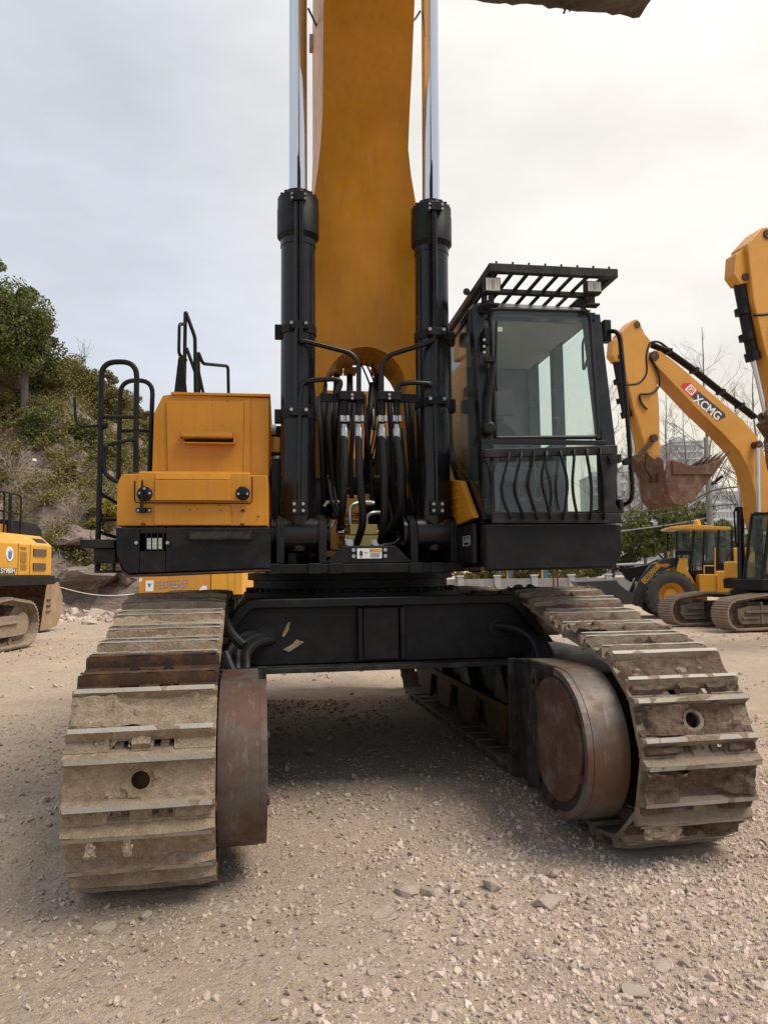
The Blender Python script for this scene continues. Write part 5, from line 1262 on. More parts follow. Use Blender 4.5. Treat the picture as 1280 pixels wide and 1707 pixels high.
# bigger stones, each a thing of its own
import bmesh as _bm
ROCKM = []
for i in range(8):
    V, F = rock_hull(300+i, .95, 18); me = quick_mesh('rock', V, F, M['rock']); ROCKM.append(me)
def rock(u, v, w_px, label, k, rz=0.0, flat=.8, asp=1.0, group=None, name='rock'):
    p = at_z(u, v); Zc = (p-CAMP)@FW; s = .54*w_px/F_PX*Zc
    o = link(name, ROCKM[k % 8]); h = s*flat
    o.location = (p[0], p[1], float(ground_h(np.array(p[0]), np.array(p[1])))+h*.26); o.rotation_euler = (0, 0, rz); o.scale = (s, s*asp, h)
    return tag(o, label, 'rock', group)
rock(911, 1507, 60, 'largest pale pinkish rock lying flat on the gravel right of the centre', 0, .2, .5, .9)
rock(676, 1490, 40, 'pale angular rock at the left end of the row of stones on the gravel', 1, .9, .7)
rock(716, 1492, 52, 'long rock with a sharp ridge in the row of stones on the gravel', 2, 2.2, .6, .7)
rock(640, 1528, 46, 'tan rock half sunk in dirt at the near left edge of the gravel', 3, .4, .5)
rock(757, 1486, 30, 'small blocky rock beside the long ridged rock', 4, 1.4)
rock(1060, 1658, 52, 'flat buff rock near the bottom right corner of the gravel', 5, 2.9, .5)
rock(1100, 1610, 44, 'mauve flat rock just above the buff rock at the lower right', 6, .7, .5)
rock(1142, 1605, 24, 'small cube shaped rock next to the mauve flat rock', 7, 1.9, 1.0)
rock(925, 1455, 22, 'upright grey stone just left of the right track tip', 1, 2.9, 1.1)
rock(885, 1596, 30, 'brownish wedge stone below the largest pale rock', 2, 1.0)
rock(820, 1480, 34, 'tall split stone in front of the right track', 3, 2.0, 1.1)
rock(175, 1541, 56, 'long tan sandstone block in front of the left track', 4, .35, .5, .5)
rock(216, 1531, 18, 'small tan chip beside the long sandstone block', 5, .2, .7)
rock(243, 1524, 26, 'crumbly brown stone under the left track tip', 6, 1.2, .7)
rock(48, 1524, 30, 'flaky brown slab on the dirt left of the left track', 7, .5, .45, .7)
rock(402, 1672, 16, 'smooth upright pebble stone on the dirt at the bottom left', 0, .5, 1.2)
rs = np.random.RandomState(9); cnt = 0
while cnt < 90:
    u = rs.uniform(560, 1278); v = rs.uniform(1440, 1700); p = at_z(u, v)
    if rs.rand() > gravel_density(np.array(p[0]), np.array(p[1])) or inside_tracks(p[0], p[1]): continue
    rock(u, v, 10+12*rs.rand()**2, 'fist sized angular stone among the gravel in the right foreground', rs.randint(8), rs.uniform(0, 6.28), rs.uniform(.6, 1.0), rs.uniform(.7, 1.1), 'fist sized stones on the gravel'); cnt += 1
# dry straw
sm_ = MB(); rs = np.random.RandomState(31)
for i in range(60):
    u = rs.uniform(20, 1260); v = rs.uniform(1500, 1705); p = at_z(u, v); a = rs.uniform(0, 6.28); l = rs.uniform(.02, .09); z = float(ground_h(np.array(p[0]), np.array(p[1])))+.012
    d_ = np.array((math.cos(a), math.sin(a), 0))*l; q = np.array((p[0], p[1], z)); sm_.tube([q-d_, q+np.array((0, 0, .012)), q+d_*.9+np.array((0, 0, rs.uniform(0, .03)))], .0016, 4)
link('dry_straw', sm_.mesh('dry_straw', plain('straw', (.34, .25, .14), .9)), kind='stuff')
# rags and dirt clods caught on the tracks
def rag(name, c0, size, seed, label, mat):
    rs = np.random.RandomState(seed); n = 14; U = np.linspace(-1, 1, n); A, B = np.meshgrid(U, U, indexing='ij')
    dx = (fbm(A*2+5, B*2, seed, 3)-.5); 
    P = np.stack([c0[0]+size[0]*(A*.5*(1-.4*(B+1)/2)+dx*.5), c0[1]-.02-size[1]*(fbm(A*3, B*3, seed+4, 4)), c0[2]+size[2]*(B*.5+dx*.4)], -1)
    mb = MB(); mb.grid(P); o = obj(name, mb, mat); s_ = o.modifiers.new('thickness', 'SOLIDIFY'); s_.thickness = .004
    return tag(o, label, 'rag')
M['rag'] = earth('dusty_cloth', [(.36, .295, .21), (.27, .215, .155), (.42, .35, .26)], 30, 1, .5, .01)
def track_pt(u, v, x): d = ray(u, v); t_ = x/d[0]; return CAMP+d*t_
fr0 = frL[NSHOE-1][0]
rag('cloth_rag', (-.70, fr0[0]-.115, fr0[1]+.015), (.055, .02, .085), 3, 'pale rag stuck to the left track to the left of its oval hole', M['rag'])
rag('cloth_rag', (-.535, fr0[0]-.115, fr0[1]+.01), (.045, .02, .08), 8, 'pale torn rag hanging from the lower hole of the left track', M['rag'])
frr = frR[NSHOE-2][0]
rag('plastic_scrap', (2.21, frr[0]-.10, frr[1]-.02), (.26, .06, .13), 12, 'torn dusty plastic scrap hanging off the tip of the right track', M['mud_light'])
# ================================================================ HILLSIDE ON THE LEFT
def hill_h(X, Z):
    ridge = np.interp(X, [-60, -30, -23, -19.8, -17.2, -14.6, -12, -9, -5, -1], [17, 16.2, 14.6, 13.9, 12.5, 9.9, 6.2, 3.6, 1.2, 0])
    zb = 29.5 + (fbm(X, Z*0, 70, 3, .25)-.5)*3 + np.clip((X+10)*.5, 0, 8)
    t = np.clip((Z-zb)/(44-zb), 0, 1.0)
    g = np.interp(t, [0, .07, .14, .20, .34, .55, .8, 1.0], [0, .035, .075, .24, .48, .70, .92, 1.0])
    h = ridge*g
    rough = (fbm(X, Z, 71, 5, .55, .58)-.5)*3.0 + (fbm(X+Z*.3, Z, 73, 4, 1.9, .6)-.5)*.9
    strata = np.sin((h*2.6+X*.35+fbm(X, Z, 74, 3, .4)*4))*.10
    return h + (rough+strata)*np.clip(t*6, 0, 1)*np.clip(ridge/4, 0, 1) - .03*(t <= 0) + .0
def w2cam(x, y): return x*math.cos(YAW)-y*math.sin(YAW), x*math.sin(YAW)+y*math.cos(YAW)
hx = np.arange(-48, -.5, .24); hzz = np.concatenate([np.arange(26, 46, .2), np.arange(46, 80, 2)])
HX, HZ = np.meshgrid(hx, hzz, indexing='ij'); HH = hill_h(HX, HZ)
HH = np.where(HZ > 46, HH-(HZ-46)*.18, HH)
W = cam2w(HX.ravel(), HZ.ravel(), HH.ravel()); hv = np.stack(W, -1)
na, nb = HX.shape; idx = np.arange(na*nb).reshape(na, nb)
hf = np.stack([idx[:-1, :-1], idx[1:, :-1], idx[1:, 1:], idx[:-1, 1:]], -1).reshape(-1, 4)
m, t, b = mat_new('hillside_rock'); v = coords(t)
n1 = noise(t, v, .35, 6, .6); n2 = noise(t, v, 1.6, 8, .68); n3 = noise(t, v, 9, 6, .7); sn = noise(t, coords(t, 'Object', (.5, .5, 2.6)), 1.2, 7, .65)
c = mixc(t, rng(t, n1, .35, .65), (.30, .225, .19), (.375, .295, .25)); c = mixc(t, rng(t, sn, .5, .7), c, (.20, .145, .12)); c = mixc(t, rng(t, n2, .56, .74, 0, .9), c, (.50, .45, .39))
c = mixc(t, rng(t, n3, .5, .75, 0, .7), c, (.11, .08, .068))
t.links.new(c, b.inputs['Base Color']); b.inputs['Roughness'].default_value = .95; b.inputs['Specular IOR Level'].default_value = .15
bump(t, b, mth(t, 'ADD', mth(t, 'ADD', n2, sn), mth(t, 'MULTIPLY', n3, .6)), .9, .35)
M['cliff'] = m
link('hillside', quick_mesh('hillside', hv, hf, m, True), kind='structure')
def hill_world(X, Z): p = cam2w(X, Z); return np.array([p[0], p[1], float(hill_h(np.array(X), np.array(Z)))])
def on_hill(u, v):
    d = ray(u, v)
    for Z in np.arange(24, 60, .1):
        p = CAMP+d*Z; X_, Z_ = w2cam(p[0], p[1])
        if p[2] < hill_h(np.array(X_), np.array(Z_)): return np.array([p[0], p[1], p[2]])
    return CAMP+d*44
# ---------------------------------------------------------------- foliage
def leaf_mesh(name, C, size, mat, seed, asp=1.9, droop=.0):
    """C: leaf centres; each leaf two triangles folded along its midrib"""
    rs = np.random.RandomState(seed); n = len(C)
    d = rs.normal(size=(n, 3)); d[:, 2] -= droop; d /= np.linalg.norm(d, axis=1, keepdims=True)
    r = rs.normal(size=(n, 3)); w = np.cross(d, r); w /= np.linalg.norm(w, axis=1, keepdims=True)
    s = size*rs.uniform(.6, 1.4, (n, 1)); nn = np.cross(d, w)
    P = np.stack([C-d*s*asp*.5, C+w*s*.5+nn*s*.15, C+d*s*asp*.5, C-w*s*.5+nn*s*.15], 1)
    F = np.arange(n*4).reshape(n, 4)
    return quick_mesh(name, P.reshape(-1, 3), F, mat)
GREENS = [(.075, .098, .028), (.14, .155, .045), (.095, .118, .035), (.21, .205, .065), (.08, .098, .032)]
M['leaf_dark'] = island('evergreen_leaf', GREENS, .55, 0, .25)
M['leaf_olive'] = island('olive_leaf', [(.15, .15, .042), (.24, .21, .06), (.11, .115, .036), (.29, .225, .085), (.19, .18, .05), (.22, .155, .075)], .7, 0, .3)
M['leaf_yellow'] = island('yellow_leaf', [(.30, .24, .03), (.22, .19, .03), (.36, .30, .05), (.16, .15, .03)], .7, 0, .3)
M['leaf_dry'] = island('dry_grass_blade', [(.26, .20, .12), (.33, .27, .17), (.20, .15, .09), (.30, .23, .13)], .9, 0, .2)
M['bark'] = earth('grey_bark', [(.13, .11, .095), (.10, .085, .075), (.18, .16, .14)], 8, .9, .5, .02)
M['twig'] = plain('bare_twig', (.155, .13, .115), .9)
M['dead'] = plain('dead_branch', (.30, .26, .22), .9)
def blob_pts(rs, n, centers, radii, shell=.55):
    k = rs.randint(0, len(centers), n); d = rs.normal(size=(n, 3)); d /= np.linalg.norm(d, axis=1, keepdims=True)
    r = radii[k][:, None]*(shell+(1-shell)*rs.rand(n, 1))**1.0
    return centers[k]+d*r*np.array([1, 1, .72])
def limbs(mb, base, top, r, tips, rs, n=7):
    base = np.array(base, float); top = np.array(top, float); mid = .5*(base+top)+np.array([rs.uniform(-.1, .1), rs.uniform(-.1, .1), 0])*np.linalg.norm(top-base)
    mb.tube([base, mid, top], r, n, r1=r*.4)
    for q in tips:
        f = rs.uniform(.35, .9); a = base+(top-base)*f; mm = .5*(a+q)+np.array([0, 0, .12*np.linalg.norm(q-a)]); mb.tube([a, mm, q], r*.42, 5, r1=r*.08)
def leafy(name, label, cat, base, crown_c, crown_r, nblob, nleaf, leaf, mat, seed, group=None, trunk_r=.12, blob=.38, squash=.8, crown='crown'):
    rs = np.random.RandomState(seed); base = np.array(base, float); T_ = thing(name, label, cat, tuple(base), 0, group)
    cc = np.array(crown_c, float)-base; R3 = np.array(crown_r, float)
    d = rs.normal(size=(nblob, 3)); d /= np.linalg.norm(d, axis=1, keepdims=True); C = cc+d*R3*(rs.rand(nblob, 1)**.45)*.82
    rad = blob*R3.mean()*rs.uniform(.35, 1.3, nblob)
    pts = blob_pts(rs, nleaf, C, rad)
    link(crown, leaf_mesh(crown, pts, leaf, M[mat], seed+1), T_)
    mb = MB(); limbs(mb, (0, 0, -.3), cc+np.array([0, 0, R3[2]*.3]), trunk_r, C[:10], rs); obj('trunk', mb, M['bark'], T_)
    return T_
# ground cover on the slope: one mass of small leaves and dead stems
rs = np.random.RandomState(401); nC = 1300
cx_ = rs.uniform(-34, -6, nC); cz_ = rs.uniform(31.5, 45.5, nC); hh = hill_h(cx_, cz_)
rel_ = (cz_-29.5)/14.5
cov = fbm(cx_, cz_, 80, 3, .35)
keep = ((rel_ > .27+.4*(cov-.5)) | (cov > .66) & (rel_ > .2)) & (hh > .8)
cx_, cz_, hh = cx_[keep], cz_[keep], hh[keep]
cen = cam2w(cx_, cz_, hh); cen = np.stack([cen[0], cen[1], hh+.25], -1)
pts = blob_pts(rs, 230000, cen, rs.uniform(.45, 1.15, len(cen)), .35)
o = link('slope_undergrowth', leaf_mesh('slope_undergrowth', pts, .075, M['leaf_olive'], 402), kind='stuff')
mb = MB(); rs = np.random.RandomState(403)
for i in range(260):
    X_ = rs.uniform(-30, -12); Z_ = rs.uniform(30.5, 42); p = hill_world(X_, Z_); q = p+np.array([rs.uniform(-1, 1), rs.uniform(-1, 1), rs.uniform(-.2, 1.0)])*rs.uniform(.4, 1.4); mb.tube([p, .5*(p+q)+np.array([0, 0, rs.uniform(0, .5)]), q], .014, 4, r1=.006)
o = obj('dead_stems', mb, M['dead']); o['kind'] = 'stuff'
# trees and shrubs one can tell apart on the slope
def hp(u, v): return on_hill(u, v)
p = hp(40, 690); c_ = at_dist(18, 558, (p-CAMP)@FW)
leafy('broadleaf_tree', 'big dark green tree at the top of the slope on the left edge', 'tree', p, c_, (2.8, 2.5, 3.3), 60, 42000, .095, 'leaf_dark', 501, trunk_r=.22, blob=.40)
p = hp(8, 640); c_ = at_dist(-35, 445, (p-CAMP)@FW+1)
leafy('pine_tree', 'dark pine whose branch tip pokes in above the big tree', 'tree', p, c_, (1.6, 1.5, 1.0), 20, 9000, .06, 'leaf_dark', 503, trunk_r=.16, blob=.35)
SHR = [(128, 640, 600, 1.1, 'feathery olive shrub on the skyline just right of the big tree', 'leaf_olive', 2800, .4), (205, 680, 640, 1.0, 'mustard green bush on the skyline behind the ladder rails', 'leaf_olive', 2600, .36), (245, 730, 690, .85, 'olive bush on the skyline beside the yellow engine house', 'leaf_olive', 2300, .38),
       (60, 730, 690, 1.25, 'deep green bush in the middle of the slope below the big tree', 'leaf_dark', 3000, .4), (135, 745, 715, 1.1, 'dark shrub halfway down the slope left of the mirror arm', 'leaf_dark', 2600, .4), (20, 700, 665, 1.1, 'brownish green bush under the big tree at the left edge', 'leaf_olive', 2600, .4),
       (182, 770, 735, .9, 'olive bush seen between the bars of the ladder rail', 'leaf_olive', 2200, .4), (92, 655, 640, 1.55, 'tall olive thicket on the skyline touching the big tree', 'leaf_olive', 4200, .34), (158, 660, 640, 1.35, 'loose olive thicket on the skyline above the mirror arm', 'leaf_olive', 3800, .36), (180, 690, 660, 1.2, 'olive green thicket behind the left post of the front ladder rail', 'leaf_olive', 3400, .36), (228, 712, 690, 1.2, 'olive thicket on the skyline between the two ladder rails', 'leaf_olive', 3400, .36), (265, 775, 750, 1.1, 'low olive scrub on the skyline partly hidden by the yellow engine house', 'leaf_olive', 3000, .36),
       (110, 800, 790, .65, 'low ragged green bush at the foot of the undergrowth', 'leaf_olive', 1600, .42)]
for i, (u, vb_, vc, r, lb, mt, n, bl) in enumerate(SHR):
    p = hp(u, vb_); Zc = (p-CAMP)@FW; c_ = at_dist(u, vc, Zc)
    leafy('shrub', lb, 'shrub', p, p+np.array([0, 0, r*.55]), (r*1.25, r, r*1.0), 18, n*2, .07, mt, 520+i, 'shrubs on the slope', .04, bl, crown='foliage')
p = hp(178, 915); Zc = (p-CAMP)@FW
leafy('yellow_bush', 'bright yellow leaved bush on the bank behind the ladder', 'shrub', p, at_dist(180, 865, Zc), (.85, .8, 1.25), 14, 2600, .11, 'leaf_yellow', 540, None, .04, .38, crown='foliage')
# bare bush tangle
def tangle(name, label, base, n, h, spread, mat, seed, r=.02, cat='shrub', group=None):
    rs = np.random.RandomState(seed); mb = MB()
    for i in range(n):
        a = rs.uniform(0, 6.28); q = np.array([math.cos(a)*spread*rs.rand(), math.sin(a)*spread*rs.rand(), h*rs.uniform(.5, 1)]); m_ = q*.5+np.array([rs.uniform(-.3, .3), rs.uniform(-.3, .3), rs.uniform(0, .2)])*h*.5
        mb.tube([(0, 0, -.1), m_, q], r, 4, r1=r*.3)
        for k in range(3): e_ = q+np.array([rs.uniform(-.4, .4), rs.uniform(-.4, .4), rs.uniform(-.2, .3)])*h*.6; mb.tube([m_+(q-m_)*rs.rand(), e_], r*.5, 4, r1=r*.2)
    o = obj(name, mb, M[mat], None, loc=tuple(base)); return tag(o, label, cat, group)
tangle('dead_bush', 'pale tangle of dead branches on the bank left of the yellow bush', hp(125, 880), 16, 1.5, 1.2, 'dead', 551, .022)
tangle('dead_bush', 'thin grey dead vines on the slope at the far left', hp(25, 800), 14, 1.6, 1.4, 'dead', 552, .02)
tangle('bare_sapling', 'thin bare sapling rising above the skyline beside the big tree', hp(135, 640), 7, 2.6, .9, 'twig', 553, .02)
# dry grass clump
rs = np.random.RandomState(560); mb = MB()
for i in range(420):
    a = rs.uniform(0, 6.28); r_ = rs.rand()**.6*.8; b0 = np.array([r_*math.cos(a)*1.2, r_*math.sin(a), 0]); t_ = b0+np.array([rs.uniform(-.3, .3), rs.uniform(-.3, .3), rs.uniform(.4, 1.0)]); wv = np.array([rs.uniform(-.012, .012), rs.uniform(-.012, .012), 0])
    mb.add([b0-wv, b0+wv, t_], [(0, 1, 2)])
g0 = at_z(208, 992, .15); o = obj('dry_grass', mb, M['leaf_dry'], loc=tuple(g0), smooth=False); tag(o, 'clump of dry straw coloured grass behind the left track', 'grass')
mb = MB(); mb.cyl((0, 0, -.1), (0, 0, .95), .02, 8); o0 = thing('marker_post', 'thin white capped post standing on the slope', 'post', tuple(hp(56, 800))); obj('shaft', mb, M['liner'], o0); mb = MB(); mb.lathe([(.05, 0), (.11, .02), (.11, .10), (.04, .14)], (0, 0, .9), (0, 0, 1), 12); obj('cap', mb, M['white'], o0)
for (u, vb_, w_, k, rz_, fl_, lb) in ((196, 915, 70, 1, .4, 1.3, 'pale grey rock face below the yellow bush behind the ladder'), (160, 940, 90, 3, 1.5, .8, 'broad pale boulder bulging from the bank left of the ladder foot'), (212, 955, 50, 5, 2.2, 1.2, 'narrow light rock beside the dry grass under the skirt'), (128, 905, 74, 6, .9, .6, 'dark layered rock ledge right of the left excavator hood'), (150, 975, 80, 0, 2.8, .45, 'flat brown ledge at the foot of the bank above the rope')):
    p = on_hill(u, vb_); s_ = .62*w_/F_PX*float((p-CAMP)@FW); V, F = rock_base(900+k, 1.0, 2); V = V + (fbm(V[:, 0]*2.2+k, V[:, 2]*3+V[:, 1]*1.7, 90, 4)[:, None]-.5)*.55*V; o = link('rock_outcrop', quick_mesh('rock_outcrop', V, F, M['cliff'])); o.location = tuple(p+np.array([0, 0, s_*.1])); o.rotation_euler = (.2, .1, rz_); o.scale = (s_, s_*.8, s_*fl_); tag(o, lb, 'rock')
# fallen rocks at the foot of the bank
rock(172, 1030, 62, 'large brown boulder in the rubble behind the left track', 2, .6, .6)
rock(205, 1030, 44, 'reddish boulder touching the left track rear', 4, 2.0, .7)
rock(147, 1040, 30, 'pale pink rock in front of the brown boulder', 1, .9, .5)
rock(143, 1022, 46, 'grey brown boulder at the left end of the rubble', 5, 2.6, .7)
rock(118, 1034, 22, 'small rust coloured rock beside the rubble pile', 6, 1.1, .7)
rs = np.random.RandomState(571); n = 900; X_ = rs.uniform(-15, -7.5, n); Z_ = 26.5+rs.rand(n)*4.5; P_ = cam2w(X_, Z_); zz = np.maximum(hill_h(X_, Z_), ground_h(P_[0], P_[1]))
link('rubble', scatter('rubble', np.stack([P_[0], P_[1], zz], -1), .03+.16*rs.rand(n)**3, M['stone'], 572), kind='stuff')
mb = MB(); a = at_dist(97, 978, 24); pts_ = [a+(at_dist(225, 990, 25.5)-a)*k/8+np.array([0, 0, -.16*math.sin(math.pi*k/8)]) for k in range(9)]; mb.tube(pts_, .011, 6); tag(obj('rope', mb, M['white']), 'white rope stretched low along the foot of the bank', 'rope')

# ================================================================ OTHER MACHINES
def plane_fn(base_cam, head_cam):
    h = np.array(head_cam, float); h /= np.linalg.norm(h); hw = cam2w(h[0], h[1])[:2]; cw = cam2w(*base_cam)[:2]; lat = np.array([-hw[1], hw[0]])
    rz = math.atan2(hw[1], hw[0])
    def P(u, v, y=0.0):
        d = ray(u, v); o = CAMP[:2]-cw-lat*y; t = -(o@lat)/(d[:2]@lat); p = CAMP+d*t; q = p[:2]-cw
        return (float(q@hw), float(p[2]))
    return P, (cw[0], cw[1], 0), rz
def simple_shoe(w, pitch, mat):
    mb = MB(); p = pitch*.52; mb.box(-p, p, -w/2, w/2, .0, .03)
    for x in (-pitch*.36, 0, pitch*.36): mb.prism([(x-.016, .03), (x+.016, .03), (x+.010, .065), (x-.010, .065)], 'y', -w/2, w/2)
    return mb.mesh('track_shoe', mat, False)
def small_crawler(parent, y, xf, xr, r, w, pitch, me, mats, zc=None):
    """simple crawler along local x; returns the track part"""
    zc = zc or r+.09; P = [(xf+r*math.cos(R_(a)), zc+r*math.sin(R_(a))) for a in np.linspace(-90, 80, 16)]
    P += [(xf-.25*(xf-xr), zc+r+.10), (.5*(xf+xr), zc+r+.04), (xr+.25*(xf-xr), zc+r+.10)]
    P += [(xr+r*math.cos(R_(a)), zc+r*math.sin(R_(a))) for a in np.linspace(100, 270, 16)]; P.append(P[0])
    P = np.array(P); s = np.concatenate([[0], np.cumsum(np.linalg.norm(np.diff(P, axis=0), axis=1))])
    mb = MB(); n = int(s[-1]/pitch); q = s[-1]/n
    for i in range(n):
        c_ = np.array([np.interp(i*q, s, P[:, k]) for k in (0, 1)]); a = np.array([np.interp((i*q+.03) % s[-1], s, P[:, k]) for k in (0, 1)]); b_ = np.array([np.interp((i*q-.03) % s[-1], s, P[:, k]) for k in (0, 1)])
        t_ = (a-b_)/np.linalg.norm(a-b_); nn = np.array([t_[1], -t_[0]]); Mr = np.array(((t_[0], 0, nn[0], c_[0]), (0, 1, 0, y), (t_[1], 0, nn[1], c_[1]), (0, 0, 0, 1)), float)
        for ya in (-w*.16, w*.10): mb.prism([(-pitch*.56, -.03), (-pitch*.3, -.085), (pitch*.3, -.085), (pitch*.56, -.03), (pitch*.45, 0), (-pitch*.45, 0)], 'y', ya, ya+w*.06, 0, Mr)
    tr = obj('crawler_track', mb, mats[0], parent, smooth=False)
    for i in range(n):
        c_ = np.array([np.interp(i*q, s, P[:, k]) for k in (0, 1)]); a = np.array([np.interp((i*q+.03) % s[-1], s, P[:, k]) for k in (0, 1)]); b_ = np.array([np.interp((i*q-.03) % s[-1], s, P[:, k]) for k in (0, 1)])
        t_ = (a-b_)/np.linalg.norm(a-b_); nn = np.array([t_[1], -t_[0]])
        o = link('track_shoe', me, tr); o.matrix_local = Matrix(((t_[0], 0, nn[0], c_[0]), (0, 1, 0, y), (t_[1], 0, nn[1], c_[1]), (0, 0, 0, 1)))
        # local axes: x along the track, y across, z outwards
    fr = MB(); fr.prism([(xf-.1, zc-.26), (xf+.02, zc-.1), (xf+.02, zc+.12), (xf-.35, zc+.20), (xr+.35, zc+.20), (xr+.1, zc+.05), (xr+.1, zc-.26)], 'y', y-w*.30, y+w*.36); fr.box(xr+.4, xf-.2, y+w*.36, y+w*.44, zc+.02, zc+.08); fr.box(xf-.75, xf-.68, y-w*.38, y+w*.40, zc-.27, zc+.30)
    fr.box(xf-.62, xf-.1, y+w*.361, y+w*.40, zc-.14, zc-.08)
    f_ = obj('track_frame', fr, mats[1], parent, bevel=.015)
    ro = MB(); ro.cyl((xf, y-w*.1, zc), (xf, y+w*.12, zc), r*.93, 26); obj('idler', ro, mats[1], f_)
    ro = MB(); ro.cyl((xr, y-w*.1, zc), (xr, y+w*.12, zc), r*.93, 26); ro.cyl((xr, y+w*.1, zc), (xr, y+w*.3, zc), r*.55, 20); obj('sprocket', ro, mats[1], f_)
    for k in range(6):
        ro = MB(); x = xr+.45+(xf-xr-.8)*k/5; ro.cyl((x, y-w*.2, .17), (x, y+w*.2, .17), .085, 12); obj('track_roller', ro, mats[1], f_)
    return tr
M['far_frame'] = earth('dusty_track_frame', [(.17, .135, .11), (.13, .10, .085), (.24, .195, .155)], 4, .9, .4, .02)
shoeA = simple_shoe(.60, .19, M['shoe_dark'])
PA, locA, rzA = plane_fn((10.3, 20.7), (-.96, -.27))
def A5(a, b_): return (980+a*.3164, 360+b_*.3164)
A = thing('excavator', 'yellow crawler excavator at right with brand decal on its boom and bucket tucked under', 'excavator', locA, rzA, 'yellow excavators parked on the right')
def prof(pts, y): return [PA(u, v, y) for u, v in pts]
boomA = [(1087, 588), (1092, 583), (1101, 585), (1124, 602), (1180, 650), (1240, 701), (1262, 727), (1277, 765), (1290, 810), (1298, 860), (1290, 885), (1270, 885), (1262, 860), (1259, 823), (1247, 780), (1232, 752), (1202, 720), (1160, 680), (1120, 637), (1100, 616), (1088, 602)]
mb = MB(); mb.prism(prof(boomA, .27), 'y', -.27, .27); bA = obj('boom', mb, M['yellow_used'], A, bevel=.02)
# decal: red head, dark band, white lettering and emblem
dk = prof([(1160, 655), (1209, 696), (1208, 701), (1195, 701.5), (1147, 660)], .27)
def flat_part(name, pts, y0, y1, mat, parent): mb = MB(); mb.prism(pts, 'y', y0, y1); return obj(name, mb, M[mat], parent, smooth=False)
dec = flat_part('brand_decal', prof([(1165, 653), (1208, 689), (1209.5, 695), (1195.5, 701.5), (1152, 661)], .27), .2705, .274, 'navy', bA)
flat_part('decal_corner', prof([(1134, 644), (1139, 639), (1151, 637.5), (1165, 652.8), (1152, 660.8)], .27), .2705, .274, 'red', dec)
em_c = [(1141, 649), (1151.3, 639.8), (1161, 650), (1152.5, 659.5)]
flat_part('emblem', prof(em_c, .27), .2745, .277, 'white', dec)
e1, e2, e3, e4 = [np.array(PA(*p, .27)) for p in em_c]; ec = (e1+e2+e3+e4)/4
mb = MB()
for (a_, b_) in ((e1, e2), (e2, e3), (e3, e4), (e4, e1)):
    o0_ = ec+(a_-ec)*.72; o1_ = ec+(b_-ec)*.72; i0 = ec+(a_-ec)*.46; i1 = ec+(b_-ec)*.46
    mb.prism([tuple(o0_*.92+o1_*.08), tuple(o0_*.12+o1_*.88), tuple(i0*.12+i1*.88), tuple(i0*.92+i1*.08)], 'y', .2772, .279)
mb.prism([tuple(ec+(e4-ec)*.38), tuple(ec+(e2-ec)*.05+(e3-ec)*.3), tuple(ec+(e2-ec)*.05+(e1-ec)*.3)], 'y', .2772, .279)
obj('emblem_mark', mb, M['red'], dec, smooth=False)
a_ = np.array(PA(1156, 662, .27)); b_ = np.array(PA(1200, 697, .27)); dv = b_-a_; ang = math.atan2(dv[1], dv[0])
tm = text_mesh('XCMG', .46, .002, M['white'], shear=.15, offset=.008)
# lettering faces the camera side (+y): its x axis must run towards the viewer's right = -x of the machine
to = link('brand_lettering', tm, dec)
xa = np.array([dv[0], 0, dv[1]])/np.linalg.norm(dv); ya = np.array([-xa[2], 0, xa[0]]); ya = ya*(1 if ya[2] > 0 else -1); za = np.cross(xa, ya)
mid = .5*(a_+b_); w_ = np.linalg.norm(dv); bb_x = [v.co.x for v in tm.vertices]; sx = w_*.98/(max(bb_x)-min(bb_x))
to.matrix_local = Matrix(((xa[0]*sx, ya[0]*.80, za[0], mid[0]), (xa[1]*sx, ya[1]*.80, za[1], .2765), (xa[2]*sx, ya[2]*.80, za[2], mid[1]), (0, 0, 0, 1)))
# hydraulic lines along the boom's back
for k, (off, r_) in enumerate(((0, .045), (.10, .04), (-.10, .035))):
    mb = MB(); pts_ = [PA(*A5(*p), .12) for p in ((335, 690), (420, 725), (560, 825), (700, 938), (800, 1010), (880, 1075))]
    mb.tube([(p[0], .12+off, p[1]+.06) for p in pts_], r_, 8); hp_ = obj('hydraulic_pipe', mb, M['rubber'], bA)
    if k == 0:
        for p in pts_[1:5]: q = MB(); q.box(p[0]-.06, p[0]+.06, -.02, .26, p[1]+.0, p[1]+.12); obj('pipe_clamp', q, M['black'], hp_)
for yy in (.12, -.05):
    mb = MB(); mb.tube(rounded([(PA(*A5(*p), .2)[0], yy+.1, PA(*A5(*p), .2)[1]) for p in ((440, 715), (370, 660), (320, 665), (300, 740), (310, 830), (270, 885), (200, 890))], .5, 6), .032, 8); obj('hydraulic_hose', mb, M['rubber'], A)
mb = MB(); mb.tube(rounded([(PA(*A5(*p), .26)[0], .27, PA(*A5(*p), .26)[1]) for p in ((325, 745), (370, 820), (380, 900), (330, 940), (265, 935), (280, 990), (310, 1020))], .4, 6), .028, 8); obj('hydraulic_hose', mb, M['rubber'], A)
armA = [(238, 547), (262, 541), (280, 575), (300, 620), (338, 665), (322, 705), (330, 740), (362, 850), (376, 1000), (380, 1265), (350, 1287), (318, 1262), (240, 1010), (200, 830), (178, 612)]
mb = MB(); mb.prism(prof([A5(*p) for p in armA], .23), 'y', -.23, .23); arA = obj('arm', mb, M['yellow_used'], A, bevel=.02)
mb = MB(); c_ = PA(*A5(258, 572), .23); mb.cyl((c_[0], -.26, c_[1]), (c_[0], .26, c_[1]), .09, 16, 0); c_ = PA(*A5(352, 735), .3); mb.cyl((c_[0], -.31, c_[1]), (c_[0], .31, c_[1]), .13, 18, 0); c_ = PA(*A5(165, 742), .1); mb.cyl((c_[0], -.17, c_[1]), (c_[0], .17, c_[1]), .075, 16, 0); obj_split('pivot_pin', mb, M['rust_dark'], arA)
